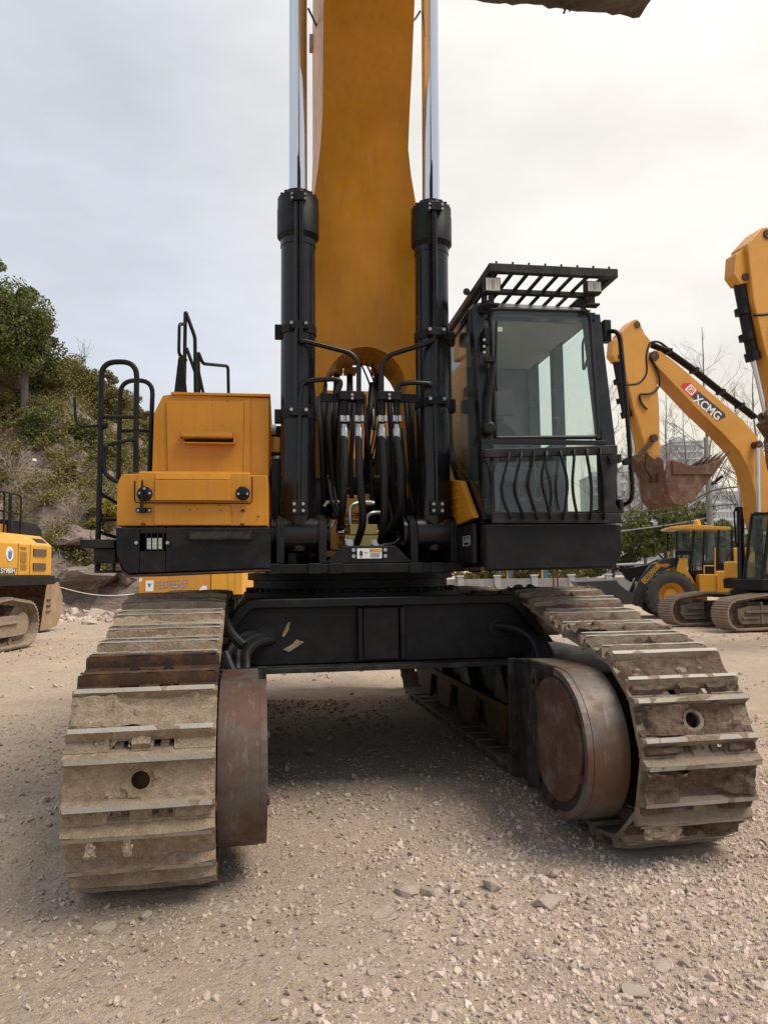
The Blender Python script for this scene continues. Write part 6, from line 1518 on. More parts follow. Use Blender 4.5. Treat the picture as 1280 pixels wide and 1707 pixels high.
mb = MB(); mb.prism(prof([A5(*p) for p in ((180, 620), (135, 650), (128, 730), (155, 765), (188, 760))], .16), 'y', -.14, .14); obj('cylinder_bracket', mb, M['yellow_used'], arA, bevel=.01)
mb = MB(); pl_ = prof([A5(*p) for p in ((322, 920), (348, 920), (350, 965), (324, 965))], .23); mb.prism(pl_, 'y', .2305, .234); obj('warning_plate', mb, M['yellow_far'], arA)
def cyl_part(name, u0, u1, y, r, mat, parent):
    a = PA(*u0, y); b_ = PA(*u1, y); mb = MB(); mb.cyl((a[0], y, a[1]), (b_[0], y, b_[1]), r, 18); return obj(name, mb, M[mat], parent)
bc = cyl_part('bucket_cylinder', A5(148, 745), A5(205, 1060), 0, .115, 'black', A); cyl_part('cylinder_rod', A5(205, 1060), A5(252, 1275), 0, .05, 'chrome', bc)
for (b0, b1) in (((160, 860), (164, 885)), ((175, 960), (180, 985)), ((196, 1030), (205, 1062))): cyl_part('cylinder_band', A5(*b0), A5(*b1), 0, .145, 'black', bc)
for sy in (-.30, .30):
    mb = MB(); a = PA(*A5(346, 1170), sy); b_ = PA(*A5(255, 1280), sy); d_ = np.array(b_)-np.array(a); n_ = np.array([-d_[1], d_[0]])/np.linalg.norm(d_)*.06
    mb.prism([tuple(np.array(a)-n_), tuple(np.array(a)+n_), tuple(np.array(b_)+n_), tuple(np.array(b_)-n_)], 'y', sy-.03, sy+.03); mb.cyl((a[0], sy-.05, a[1]), (a[0], sy+.05, a[1]), .11, 14); mb.cyl((b_[0], sy-.05, b_[1]), (b_[0], sy+.05, b_[1]), .12, 14); obj('bucket_link', mb, M['rust_dark'], A, bevel=.01)
mb = MB(); a = PA(*A5(262, 1290), .1); b_ = PA(*A5(330, 1390), .1); d_ = np.array(b_)-np.array(a); n_ = np.array([-d_[1], d_[0]])/np.linalg.norm(d_)*.10; mb.prism([tuple(np.array(a)-n_), tuple(np.array(a)+n_), tuple(np.array(b_)+n_), tuple(np.array(b_)-n_)], 'y', -.2, .2); obj('bucket_link', mb, M['rust_dark'], A, bevel=.02)
bktA = [(440, 1285), (480, 1296), (520, 1310), (570, 1318), (640, 1302), (690, 1283), (728, 1258), (712, 1292), (650, 1372), (560, 1490), (520, 1516), (485, 1526), (450, 1515), (425, 1480), (412, 1420), (405, 1340), (415, 1310), (425, 1290)]
pb = prof([A5(*p) for p in bktA], .58); mb = MB()
mb.prism(pb, 'y', .55, .60); mb.prism(pb, 'y', -.60, -.55); shell = pb[8:16]
for i in range(len(shell)-1):
    (x0_, z0_), (x1_, z1_) = shell[i], shell[i+1]; cxm, czm = .5*(pb[2][0]+pb[13][0]), pb[2][1]; f = lambda x, z: (x+(cxm-x)*.08, z+(czm-z)*.08)
    q0, q1 = f(x0_, z0_), f(x1_, z1_); mb.prism([(x0_, z0_), (x1_, z1_), q1, q0], 'y', -.549, .549)
bkA = obj('bucket', mb, M['bucket'], A, bevel=.012)
mb = MB(); mb.prism(prof([A5(*p) for p in ((440, 1290), (445, 1362), (660, 1362), (705, 1300), (690, 1286), (640, 1305), (570, 1320), (520, 1312))], .6), 'y', .6005, .63); obj('wear_plate', mb, M['bucket'], bkA, bevel=.008)
for sy in (-.25, .2):
    mb = MB(); mb.prism(prof([A5(*p) for p in ((300, 1250), (330, 1240), (395, 1290), (400, 1420), (350, 1400), (300, 1330))], sy), 'y', sy-.03, sy+.03); obj('bucket_ear', mb, M['rust_dark'], bkA, bevel=.01)
for k in range(5):
    y = -.5+.25*k; a = pb[6]; mb = MB(); mb.prism([(pb[7][0]+.10, pb[7][1]-.10), (pb[6][0]-.22, pb[6][1]+.14), (pb[5][0]-.02, pb[5][1]-.02)], 'y', y-.04, y+.04); obj('tooth', mb, M['rust_dark'], bkA)
# house
x_f = PA(1241, 965, .58)[0]; xt = PA(1254, 864, .58)[0]; zd0 = PA(1260, 985, 1.3)[1]; zd1 = PA(1260, 966, 1.3)[1]; zc1 = PA(1270, 857, 1.3)[1]
xfar = PA(1206, 975, -1.33)[0]; print('xfar', xfar, x_f)
mb = MB(); mb.box(-2.6, x_f+.15, .30, 1.35, zd0, zd1); mb.box(-2.6, xfar, -1.35, .299, zd0, zd1); mb.cyl((0, 0, .75), (0, 0, zd0), .62, 28); hdA = obj('deck', mb, M['black'], A, bevel=.02)
mb = MB(); th = .06
mb.prism([(x_f, zd1), (x_f+.08, zd1), (xt+.08, zc1), (xt, zc1)], 'y', 1.22, 1.30); mb.prism([(x_f, zd1), (x_f+.08, zd1), (xt+.08, zc1), (xt, zc1)], 'y', .58, .66)
mb.box(x_f-1.65, xt+.06, .58, 1.30, zc1, zc1+.07); 
for y in (.58, 1.22): mb.box(x_f-1.70, x_f-1.60, y, y+.08, zd1, zc1); mb.box(x_f-.98, x_f-.92, y+.01, y+.07, zd1, zc1)
mb.box(x_f-1.7, x_f, 1.235, 1.285, zd1, zd1+.15); mb.box(x_f-1.7, x_f+.05, .60, 1.29, zd1, zd1+.02); mb.box(x_f-.9, x_f, 1.24, 1.28, zd1+.62, zd1+.66)
cA = obj('cab', mb, M['black'], A, bevel=.015)
mb = MB(); mb.prism([(x_f+.03, zd1+.15), (xt+.05, zc1), (x_f-1.6, zc1), (x_f-1.6, zd1+.15)], 'y', 1.25, 1.258); obj('door_window', mb, M['glass_far'], cA)
mb = MB(); mb.prism([(x_f+.05, zd1), (x_f+.056, zd1), (xt+.056, zc1), (xt+.05, zc1)], 'y', .66, 1.22); obj('windscreen', mb, M['glass_far'], cA)
mb = MB(); mb.box(x_f-1.2, x_f-.75, .7, 1.1, zd1, zd1+.55); mb.box(x_f-1.3, x_f-1.15, .6, 1.1, zd1+.5, zd1+1.2); obj('seat', mb, M['seat'], cA, bevel=.03)
mb = MB(); mb.box(min(-1.6, x_f-2.0), x_f-1.75, .3, 1.33, zd1, zd1+.95); mb.box(-2.6, -1.61, -1.33, 1.33, zd1, zd1+1.05); mb.box(-1.6, xfar-1.3, -1.33, -.55, zd1, zd1+.85); mb.prism([(xfar-1.3, zd1), (xfar-1.3, zd1+.85), (xfar-1.1, zd1+.8), (xfar-.52, zd1+.4), (xfar-.52, zd1)], 'y', -1.33, -.55); obj('engine_house', mb, M['yellow_far'], A, bevel=.05)
bx_ = PA(1206, 956, -1.0); by_ = PA(1229, 936, -1.0); mb = MB(); mb.box(xfar-.515, xfar-.02, -1.33, -.6, zd1, by_[1]); obj('tool_box', mb, M['yellow_far'], A, bevel=.05)
for (y, ub, ut) in ((-.42, (1236, 972), (1232, 735)), (.42, (1266, 985), (1263, 741))):
    a = np.array(PA(*ub, y)); b_ = np.array(PA(*ut, y)); m_ = a+(b_-a)*.53
    mb = MB(); mb.cyl((a[0], y, a[1]), (m_[0], y, m_[1]), .105, 20); q = a+(b_-a)*.50; mb.cyl((q[0], y, q[1]), (m_[0], y, m_[1]), .135, 20); bb_ = obj('boom_cylinder', mb, M['black_gloss'], A)
    mb = MB(); mb.cyl((m_[0], y, m_[1]), (b_[0], y, b_[1]), .05, 16); obj('cylinder_rod', mb, M['chrome'], bb_)
    mb = MB(); mb.tube(rounded([(q[0]+.13, y, q[1]+.1), (q[0]+.22, y, q[1]), (q[0]+.22, y, q[1]-.9), (q[0]+.12, y, q[1]-1.05)], .1), .025, 8); obj('hydraulic_pipe', mb, M['black'], bb_)
mb = MB(); c_ = PA(1263, 741, .42); mb.cyl((c_[0], -.5, c_[1]), (c_[0], .5, c_[1]), .10, 16); obj('cylinder_pin', mb, M['rust_dark'], bA)
mb = MB(); a = PA(1205, 930, -1.2); mb.tube(rounded([(xfar-.1, -1.3, zd1), (xfar-.1, -1.3, zd1+.55), (xfar-.8, -1.3, zd1+1.5), (xfar-1.3, -1.3, zd1+1.5)], .15), .022, 8); obj('handrail', mb, M['black'], A)
for y in (-1.1, 1.1): small_crawler(A, y, 1.72, -1.72, .36, .60, .19, shoeA, (M['shoe_dark'], M['far_frame']))
mb = MB(); mb.box(-1.0, 1.0, -.85, .85, .42, .72); obj('undercarriage_frame', mb, M['black_dusty'], A, bevel=.02)
# the nearer excavator of the same kind, mostly outside the right edge
Bm = copy_tree(A); Bm['label'] = 'nearer yellow excavator at the right edge with only its arm and bucket cylinder in view'
pa = np.array(PA(*A5(258, 572), 0)); za_ = pa[1]
hwA = np.array([math.cos(rzA), math.sin(rzA)]); pinA = np.array(locA[:2])+hwA*pa[0]
d_ = ray(1274, 393); tB = (za_-CAM_H)/d_[2]; pinB = (CAMP+d_*tB)[:2]
Bm.location = (locA[0]+pinB[0]-pinA[0], locA[1]+pinB[1]-pinA[1], 0)

# ---------------------------------------------------------------- wheel loader
PLd, locL, rzL = plane_fn((9.57, 25.5), (-.985, .17))
def C6(a, b_): return (940+a*.2656, 780+b_*.2656)
def pf(pts, y): return [PLd(*C6(*p), y) for p in pts]
LD = thing('wheel_loader', 'yellow and grey wheel loader with a black bucket parked behind the right track', 'wheel loader', locL, rzL)
cw_ = PLd(*C6(668, 832), 1.0); wr = .78
def wheel(x, y):
    s_ = 1 if y > 0 else -1; mb = MB(); mb.lathe([(.42, 0), (.40, -.24), (.44, -.265), (.66, -.28), (.74, -.25), (wr-.03, -.20), (wr-.03, .20), (.74, .25), (.66, .28), (.44, .265), (.40, .24), (.42, 0)], (x, y, wr), (0, 1, 0), 36, caps=False)
    for k in range(22):
        a = 2*math.pi*k/22
        for (ya, yb, da) in ((-.25, .02, 0), (-.02, .25, math.pi/22)):
            Mr = np.eye(4); aa = a+da; Mr[:3, 0] = (math.cos(aa), 0, math.sin(aa)); Mr[:3, 1] = (0, 1, 0); Mr[:3, 2] = (-math.sin(aa), 0, math.cos(aa)); Mr[:3, 3] = (x, y, wr)
            mb.box(wr-.05, wr+.012, ya, yb, -.055, .055, 0, Mr)
    w = obj('wheel', mb, M['tyre'], LD)
    mb = MB(); mb.lathe([(.06, .16*s_), (.20, .16*s_), (.24, .05*s_), (.36, .08*s_), (.40, .24*s_), (.43, .24*s_), (.43, -.2*s_), (.05, -.2*s_)], (x, y, wr), (0, 1, 0), 30); obj('rim', mb, M['yellow_far'], w)
for y in (1.0, -1.0): wheel(cw_[0], y); wheel(cw_[0]-3.1, y)
for y0_, y1_ in ((.45, .62), (-.62, -.45)):
    mb = MB(); mb.prism(pf([(425, 850), (438, 780), (480, 690), (540, 610), (620, 572), (740, 560), (722, 612), (640, 640), (565, 690), (505, 800), (492, 880)], .62), 'y', y0_, y1_); la_ = obj('lift_arm', mb, M['navy'], LD, bevel=.015)
    if y0_ > 0:
        q = pf([(482, 705), (582, 602), (604, 622), (508, 732)], .62); mb = MB(); mb.prism(q, 'y', .6205, .624); mk = obj('model_plate', mb, M['yellow_far'], la_, smooth=False)
        mb = MB(); mb.prism(pf([(540, 605), (570, 590), (610, 605), (655, 600), (668, 612), (640, 626), (606, 620), (584, 600)], .62), 'y', .6205, .623); obj('torn_sticker', mb, M['yellow_used'], la_, smooth=False)
        a = .5*(np.array(q[0])+np.array(q[3])); b2 = .5*(np.array(q[1])+np.array(q[2])); dv = b2-a; tm = text_mesh('LW521K', .3, .0015, M['ink'], offset=0); to = link('model_lettering', tm, mk)
        xa = np.array([dv[0], 0, dv[1]])/np.linalg.norm(dv); ya = np.array([-xa[2], 0, xa[0]]); ya *= (1 if ya[2] > 0 else -1); za = np.cross(xa, ya); xs_ = [v.co.x for v in tm.vertices]; sx = np.linalg.norm(dv)*.86/(max(xs_)-min(xs_)); mid = .5*(a+b2)
        to.matrix_local = Matrix(((xa[0]*sx, ya[0]*.66, za[0], mid[0]), (0, 0, za[1], .6255), (xa[2]*sx, ya[2]*.66, za[2], mid[1]), (0, 0, 0, 1)))
mb = MB(); mb.prism(pf([(70, 716), (330, 704), (345, 730), (440, 800), (432, 856), (350, 860), (330, 830), (120, 768)], 1.3), 'y', -1.3, 1.3); lb = obj('bucket', mb, M['dark'], LD, bevel=.015); lb.data.materials[0] = plain('bucket_steel', (.035, .032, .033), .6)
mb = MB(); mb.prism(pf([(340, 610), (365, 605), (440, 680), (430, 720), (395, 700)], .2), 'y', -.15, .15); mb.prism(pf([(340, 640), (640, 590), (650, 615), (420, 700)], .1), 'y', -.08, .08); obj('tilt_linkage', mb, M['black'], LD, bevel=.01)
mb = MB(); a = PLd(*C6(330, 610), .25); b2 = PLd(*C6(500, 603), .25); mb.cyl((a[0], .25, a[1]), (b2[0], .25, b2[1]), .05, 12); obj('tilt_rod', mb, M['chrome'], LD)
mb = MB(); mb.prism(pf([(728, 566), (776, 568), (772, 640), (830, 735), (858, 745), (858, 800), (800, 800), (780, 715), (705, 650)], .9), 'y', .3, .9); mb.prism(pf([(728, 566), (776, 568), (772, 640), (830, 735), (858, 745), (858, 800), (800, 800), (780, 715), (705, 650)], .9), 'y', -.9, -.3); mb.box(cw_[0]-1.3, cw_[0]+.9, -.4, .4, .55, 1.2); obj('front_frame', mb, M['yellow_far'], LD, bevel=.02)
pb = pf([(850, 668), (968, 668), (968, 800), (850, 800)], 1.15); mb = MB(); mb.prism(pb, 'y', .5, 1.15); mb.prism(pb, 'y', -1.15, -.5); mb.box(cw_[0]-4.4, pb[1][0], -.9, .9, .8, 1.55); mb.box(cw_[0]-4.5, pb[1][0]-.6, -.75, .75, 1.55, 2.3); obj('rear_body', mb, M['yellow_far'], LD, bevel=.03)
mb = MB()
for a0_ in (880, 948): p0 = PLd(*C6(a0_, 665), 1.15); p1 = PLd(*C6(a0_, 500 if a0_ > 900 else 610), 1.15); mb.cyl((p0[0], 1.13, p0[1]), (p1[0], 1.13, p1[1]), .022, 8)
p0 = PLd(*C6(880, 615), 1.15); p1 = PLd(*C6(948, 615), 1.15); mb.cyl((p0[0], 1.13, p0[1]), (p1[0], 1.13, p1[1]), .02, 8)
for a0_ in (968, 1012): p0 = PLd(*C6(a0_, 665), 1.2); p1 = PLd(*C6(a0_, 800), 1.2); mb.cyl((p0[0], 1.18, p0[1]), (p1[0], 1.18, p1[1]), .02, 8)
obj('handrail', mb, M['yellow_far'], LD)
rf = pf([(668, 368), (800, 356), (1042, 372), (1042, 388), (668, 382)], .8); mb = MB(); mb.prism(rf, 'y', -.85, .85); rfo = obj('cab_roof', mb, M['yellow_far'], LD, bevel=.015)
mb = MB(); zb_ = PLd(*C6(800, 665), .7)[1]; zt_ = rf[3][1]-.0
for (ub, ut) in ((705, 705), (785, 815), (870, 878), (962, 968), (1055, 1052)):
    x0_ = PLd(*C6(ub, 660), .72)[0]; x1_ = PLd(*C6(ut, 385), .72)[0]
    for y in (.70, -.76): mb.prism([(x0_-.035, zb_), (x0_+.035, zb_), (x1_+.035, zt_), (x1_-.035, zt_)], 'y', y, y+.06)
xA_ = PLd(*C6(1058, 660), .72)[0]; xB_ = PLd(*C6(705, 660), .72)[0]; mb.box(xA_, xB_, -.76, .76, zb_-.05, zb_+.12); mb.box(xA_, PLd(*C6(870, 660), .72)[0], .70, .762, zb_+.12, zb_+.35)
lc = obj('cab', mb, M['black'], LD, bevel=.01)
for (u0_, u1_) in ((712, 790), (800, 868), (885, 958), (975, 1048)):
    q = pf([(u0_, 620), (u1_, 620), (u1_, 392), (u0_, 392)], .73); mb = MB(); mb.prism(q, 'y', .725, .733); obj('side_window', mb, M['glass_far'], lc)
mb = MB(); x0_ = PLd(*C6(930, 600), .1)[0]; mb.box(x0_-.2, x0_+.25, -.25, .25, zb_, zb_+.45); mb.box(x0_-.25, x0_-.12, -.25, .25, zb_+.4, zb_+.95); obj('seat', mb, M['seat'], lc, bevel=.04)
mb = MB(); c_ = PLd(*C6(835, 345), .3); mb.lathe([(.12, 0), (.12, .06), (.09, .16), (.02, .2)], (c_[0], .3, c_[1]-.08), (0, 0, 1), 14); obj('beacon', mb, M['yellow_far'], rfo)
mb = MB(); c_ = PLd(*C6(752, 530), 1.0); mb.box(c_[0]-.25, c_[0]+.25, .8, .95, c_[1]-.08, c_[1]+.08); obj('headlight', mb, M['black'], LD, bevel=.02)
mb = MB(); c_ = PLd(*C6(655, 545), .5); mb.cyl((c_[0], .5, c_[1]-.2), (c_[0], .5, c_[1]+.12), .03, 8); obj('marker_rod', mb, M['yellow_far'], LD)

# ---------------------------------------------------------------- excavator at the left edge
PS_, locS, rzS = plane_fn((-10.0, 16.5), (0, -1))
def D7(a, b_): return (a*.1289, 860+b_*.1289)
def ps(a, b_, y=1.6): return PS_(*D7(a, b_), y)
SE = thing('excavator', 'yellow excavator cut off by the left edge with vented engine doors and model lettering', 'excavator', locS, rzS)
xr_ = ps(668, 600)[0]; zb_ = ps(300, 775)[1]; zc_ = ps(300, 362)[1]; zt_ = ps(300, 240, 1.3)[1]
mb = MB(); mb.prism([(1.6, zb_), (1.6, zc_), (1.3, zt_), (-1.3, zt_), (-1.6, zc_), (-1.6, zb_)], 'x', xr_, 3.2); eb = obj('engine_house', mb, M['yellow_far'], SE, bevel=.03)
mb = MB(); mb.box(xr_-.1, 3.6, -1.65, 1.65, zb_-.22, zb_-.003); mb.prism([(xr_-.1, zb_-.20), (xr_-.45, zb_-.05), (xr_-.45, zb_-.12), (xr_-.1, zb_-.22)], 'y', -1.5, 1.62); mb.cyl((0, 0, .9), (0, 0, zb_-.2), .9, 30); obj('deck', mb, M['black'], SE, bevel=.02)
def on_side(a0, b0, a1, b1, y0=1.601, y1=1.615, y=1.6): p = ps(a0, b0, y); q = ps(a1, b1, y); return (min(p[0], q[0]), max(p[0], q[0]), y0, y1, min(p[1], q[1]), max(p[1], q[1]))
for (a0, b0, a1, b1) in ((430, 425, 588, 525), (425, 610, 582, 705)):
    bb_ = on_side(a0, b0, a1, b1); mb = MB(); mb.box(*bb_); vt = obj('vent', mb, M['black'], eb)
    for k in range(7):
        z_ = bb_[4]+(bb_[5]-bb_[4])*(k+.5)/7; s_ = MB(); s_.box(bb_[0], bb_[1], 1.616, 1.63, z_-.012, z_+.006); obj('louvre', s_, M['far_frame'], vt)
mb = MB(); p = ps(415, 300, 1.42); q = ps(570, 350, 1.45); 
sl = (zt_-zc_)/(-.3); yv = lambda z: 1.6+(z-zc_)/sl+.004
mb.add([(p[0], yv(zc_+.06), zc_+.06), (q[0], yv(zc_+.06), zc_+.06), (q[0], yv(zt_-.08), zt_-.08), (p[0], yv(zt_-.08), zt_-.08)], [(0, 1, 2, 3)]); obj('vent', mb, M['black'], eb)
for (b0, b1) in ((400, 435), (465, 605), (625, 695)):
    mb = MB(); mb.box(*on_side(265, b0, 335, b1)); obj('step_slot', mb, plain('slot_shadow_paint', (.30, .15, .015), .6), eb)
for a_ in (240, 392):
    p0 = ps(a_, 380); mb = MB(); mb.box(p0[0]-.012, p0[0]+.012, 1.6005, 1.603, zb_+.03, zc_); obj('door_seam', mb, M['hole'], eb)
c_ = ps(122, 492); mb = MB(); mb.cyl((c_[0], 1.601, c_[1]), (c_[0], 1.612, c_[1]), .16, 26); lg = obj('emblem', mb, M['white'], eb)
mb = MB()
for k, (dx, h) in enumerate(((-.07, .07), (-.03, .10), (.015, .095), (.06, .06))): mb.prism([(c_[0]+dx-.016, c_[1]-.03), (c_[0]+dx+.016, c_[1]-.03), (c_[0]+dx*1.2+.012, c_[1]+h), (c_[0]+dx*1.2-.012, c_[1]+h)], 'y', 1.613, 1.617)
mb.lathe([(.01, 0), (.08, .001), (.08, .003), (.01, .004)], (c_[0], 1.6135, c_[1]-.04), (0, 1, 0), 16); obj('emblem_mark', mb, M['blue'], lg)
p = ps(0, 670); q = ps(190, 755); mb = MB(); mb.prism([(p[0]+.6, p[1]), (ps(215, 670)[0], p[1]), (q[0], q[1]), (p[0]+.6, q[1])], 'y', 1.601, 1.606); mp_ = obj('model_band', mb, M['navy'], eb)
tm = text_mesh('SY980H', .3, .002, M['white'], offset=.001); to = link('model_lettering', tm, mp_); xs_ = [v.co.x for v in tm.vertices]; ys_ = [v.co.y for v in tm.vertices]
wx = abs(ps(188, 715)[0]-ps(6, 715)[0]); mid_x = .5*(ps(188, 715)[0]+ps(6, 715)[0]); sx = wx/(max(xs_)-min(xs_)); sz = (p[1]-q[1])*.82/(max(ys_)-min(ys_))
# seen from +y the reader's right is -x
to.matrix_local = Matrix(((-sx, 0, 0, mid_x), (0, 0, 1, 1.609), (0, sz, 0, .5*(p[1]+q[1])), (0, 0, 0, 1)))
p = ps(275, 95, 1.0); q = ps(545, 245, 1.0); mb = MB(); xa0, xb0 = min(p[0], q[0]), max(p[0], q[0]); mb.prism([(xa0+.3, zt_), (xa0+.35, zt_+.20), (xa0+.65, zt_+.34), (xb0+.9, zt_+.34), (xb0+.9, zt_)], 'y', .3, 1.15); mf = obj('exhaust_hood', mb, M['black'], SE, bevel=.03)
for k in range(6):
    s_ = MB(); x = xa0+.38+.045*k; s_.box(x, x+.02, .45, 1.0, zt_+.23+.021*k, zt_+.25+.021*k); obj('louvre', s_, M['far_frame'], mf)
for i, (a_, b_) in enumerate(((45, 20), (130, 0), (262, 60))):
    p0 = ps(a_, 200, 1.2); x_ = p0[0]; mb = MB(); mb.tube(rounded([(x_, 1.2, zt_-.05), (x_, 1.2, zt_+.95), (x_+.55, 1.2, zt_+.95), (x_+.55, 1.2, zt_-.05)], .12), .025, 8); mb.cyl((x_, 1.2, zt_+.5), (x_+.55, 1.2, zt_+.5), .02, 8); obj('handrail', mb, M['black'], SE)
mb = MB(); mb.box(ps(130, 200, .9)[0], ps(0, 200, .9)[0]+.4, .6, 1.1, zt_, zt_+.22); obj('filter_cover', mb, M['yellow_used'], SE, bevel=.04)
mb = MB(); mb.box(2.0, 3.6, .5, 1.6, zb_, zb_+2.1); obj('cab', mb, M['black'], SE, bevel=.05)
shoeS = simple_shoe(.65, .24, M['shoe_dark'])
for y in (1.42, -1.42): small_crawler(SE, y, 2.6, ps(380, 1250, 1.75)[0]+.0, .46, .65, .24, shoeS, (M['shoe_dark'], M['shoe_dark']))
# rusty bucket lying behind it
M['tan_rust'] = earth('mud_coated_rust', [(.36, .26, .16), (.28, .16, .09), (.42, .33, .22)], 3, .9, .4, .02)
BK = thing('excavator_bucket', 'rusty digging bucket lying on its back beside the bank behind the left excavator', 'bucket', tuple(cam2w(-11.25, 22.6)), -YAW)
mb = MB(); prf = [(-.55, .05), (.35, .12), (.72, .5), (.75, 1.0), (.45, 1.42), (-.15, 1.5), (-.15, 1.44), (.40, 1.36), (.68, .98), (.65, .53), (.32, .19), (-.55, .12)]
mb.prism(prf, 'x', -1.1, 1.04); obj('shell', mb, M['rust_dark'], BK, bevel=.01)  # dark rust tone stands for the deep shade inside the bucket
for x in (-1.14, 1.045):
    mb = MB(); mb.prism([(-.62, .03), (.36, .10), (.74, .48), (.77, 1.0), (.46, 1.45), (-.18, 1.53), (-.30, 1.2)], 'x', x, x+.06); obj('side_plate', mb, M['tan_rust'], BK, bevel=.01)
for k in range(3):
    mb = MB(); mb.box(1.107, 1.135, -.40+.02*k, -.12, .55+.17*k, .61+.17*k); obj('wear_bar', mb, M['rust'], BK, bevel=.005)
# yellow machine seen in the slot behind the left track
ZM = 27.0; x0m = (231-640)/F_PX*ZM; x1m = (404-640)/F_PX*ZM; xsm = (352-640)/F_PX*ZM
YM = thing('parked_machine', 'yellow machine with faded blue lettering seen in the slot above the left track', 'machine', tuple(cam2w(.5*(x0m+x1m), ZM)), -YAW)
hw_ = .5*(x1m-x0m); xs0 = xsm-.5*(x0m+x1m)
mb = MB(); mb.prism([(-hw_, .95), (-hw_, 1.6), (-hw_+.25, 2.5), (xs0-.02, 2.5), (xs0-.02, .95)], 'y', 0, 2.4); s1_ = obj('counterweight', mb, M['yellow_used'], YM, bevel=.04)
mb = MB(); mb.box(xs0, hw_, -.03, 2.4, .9, 2.6); s2_ = obj('side_door', mb, M['yellow_far'], YM, bevel=.02)
mb = MB(); mb.box(-hw_, hw_, .1, 2.3, .75, .92); mb.box(-hw_+.2, hw_-.2, .3, 2.1, .0, .748); obj('base', mb, M['black_dusty'], YM, bevel=.02)
PM = lambda u: (u-640)/F_PX*ZM-.5*(x0m+x1m); ZMv = lambda v: CAM_H+(957-v)/F_PX*ZM
mb = MB(); mb.box(PM(243), PM(256), -.012, -.001, ZMv(982), ZMv(964)); st1 = obj('sticker', mb, M['white'], s1_); mb = MB(); mb.prism([(PM(246), ZMv(969)), (PM(253), ZMv(969)), (PM(249.5), ZMv(976))], 'y', -.016, -.0125); obj('sticker_mark', mb, M['blue'], st1)
lt_ = MB(); rs = np.random.RandomState(8)
for k in range(9):
    u = 259+6.2*k; 
    for j in range(3):
        v = 966.5+5*j+rs.uniform(-1, 1)-k*.25; w = rs.uniform(2.5, 5.5); lt_.prism([(PM(u), ZMv(v+1.6)), (PM(u+w), ZMv(v+1.4)), (PM(u+w+1), ZMv(v)), (PM(u+1), ZMv(v))], 'y', -.008, -.001)
lo_ = obj('faded_lettering', lt_, M['blue'], s1_, smooth=False); lo_['kind'] = 'stuff'
mb = MB(); mb.prism([(PM(330), ZMv(983)), (PM(345), ZMv(983)), (PM(345), ZMv(974)), (PM(337), ZMv(974))], 'y', -.008, -.001); obj('sticker', mb, M['white'], s1_); mb = MB(); mb.prism([(PM(232), ZMv(966)), (PM(236), ZMv(966)), (PM(237), ZMv(960)), (PM(233), ZMv(960))], 'y', -.008, -.001); obj('sticker', mb, M['white'], s1_)
for u in (380, 392): mb = MB(); mb.box(PM(u)-.02, PM(u)+.02, -.045, -.031, .95, 2.5); obj('door_seam', mb, M['yellow_used'], s2_)

# ================================================================ RIGHT BACKGROUND
M['facade'] = plain('pale_facade', (.52, .52, .53), .8, 0, .06, .3, .05)
# low concrete wall with posts
WL = thing('concrete_wall', 'low grey concrete wall with white topped posts beyond the yard', 'wall', tuple(cam2w(0, 50)), -YAW)
mb = MB(); mb.box(2, 40, 0, .25, -.1, 1.15); obj('wall_panel', mb, earth('wall_concrete', [(.27, .26, .245), (.21, .20, .19), (.33, .32, .30)], 2, .9, .3, .02), WL)
for k in range(15):
    x = 2.6+2.5*k; mb = MB(); mb.box(x-.2, x+.2, -.08, .33, -.1, 1.30); po = obj('post', mb, M['liner'], WL, bevel=.02); mb = MB(); mb.box(x-.24, x+.24, -.12, .37, 1.305, 1.40); obj('cap', mb, M['facade'], po)
for u, lb in ((848, 'narrow blue post behind the wall seen under the left part of the cab'), (907, 'wide blue post behind the wall seen under the middle of the cab')):
    X_ = (u-640)/F_PX*52; o0 = thing('blue_post', lb, 'post', tuple(cam2w(X_, 52)), -YAW); mb = MB(); w_ = .12 if u < 900 else .17; mb.box(-w_, w_, 0, .2, 0, 2.6); obj('shaft', mb, plain('blue_paint', (.03, .15, .22), .5), o0); mb = MB(); mb.box(-w_-.12, -w_-.01, 0, .1, 0, 2.5); obj('side_strip', mb, M['yellow_far'], o0)
for u, ut, lb in ((918, 922, 'thin leaning rusty pole under the right half of the cab'), (927, 926, 'thin upright brown pole under the right half of the cab')):
    a = at_z(u, 985, .0); a = cam2w((u-640)/F_PX*44, 44); b2 = cam2w((ut-640)/F_PX*44, 44, 2.2); mb = MB(); mb.cyl(a, b2, .05, 8); tag(obj('pole', mb, M['rust_dark']), lb, 'pole')
mb = MB(); mb.ball((0, 0, .3), .45, 0, 14); o = obj('tarpaulin_bundle', mb, plain('pink_tarpaulin', (.45, .10, .13), .6)); p = cam2w((955-640)/F_PX*46, 46); o.location = p; o.scale = (1.4, 1, .8); tag(o, 'pinkish red bundle at the foot of the wall left of the loader bucket', 'bundle')
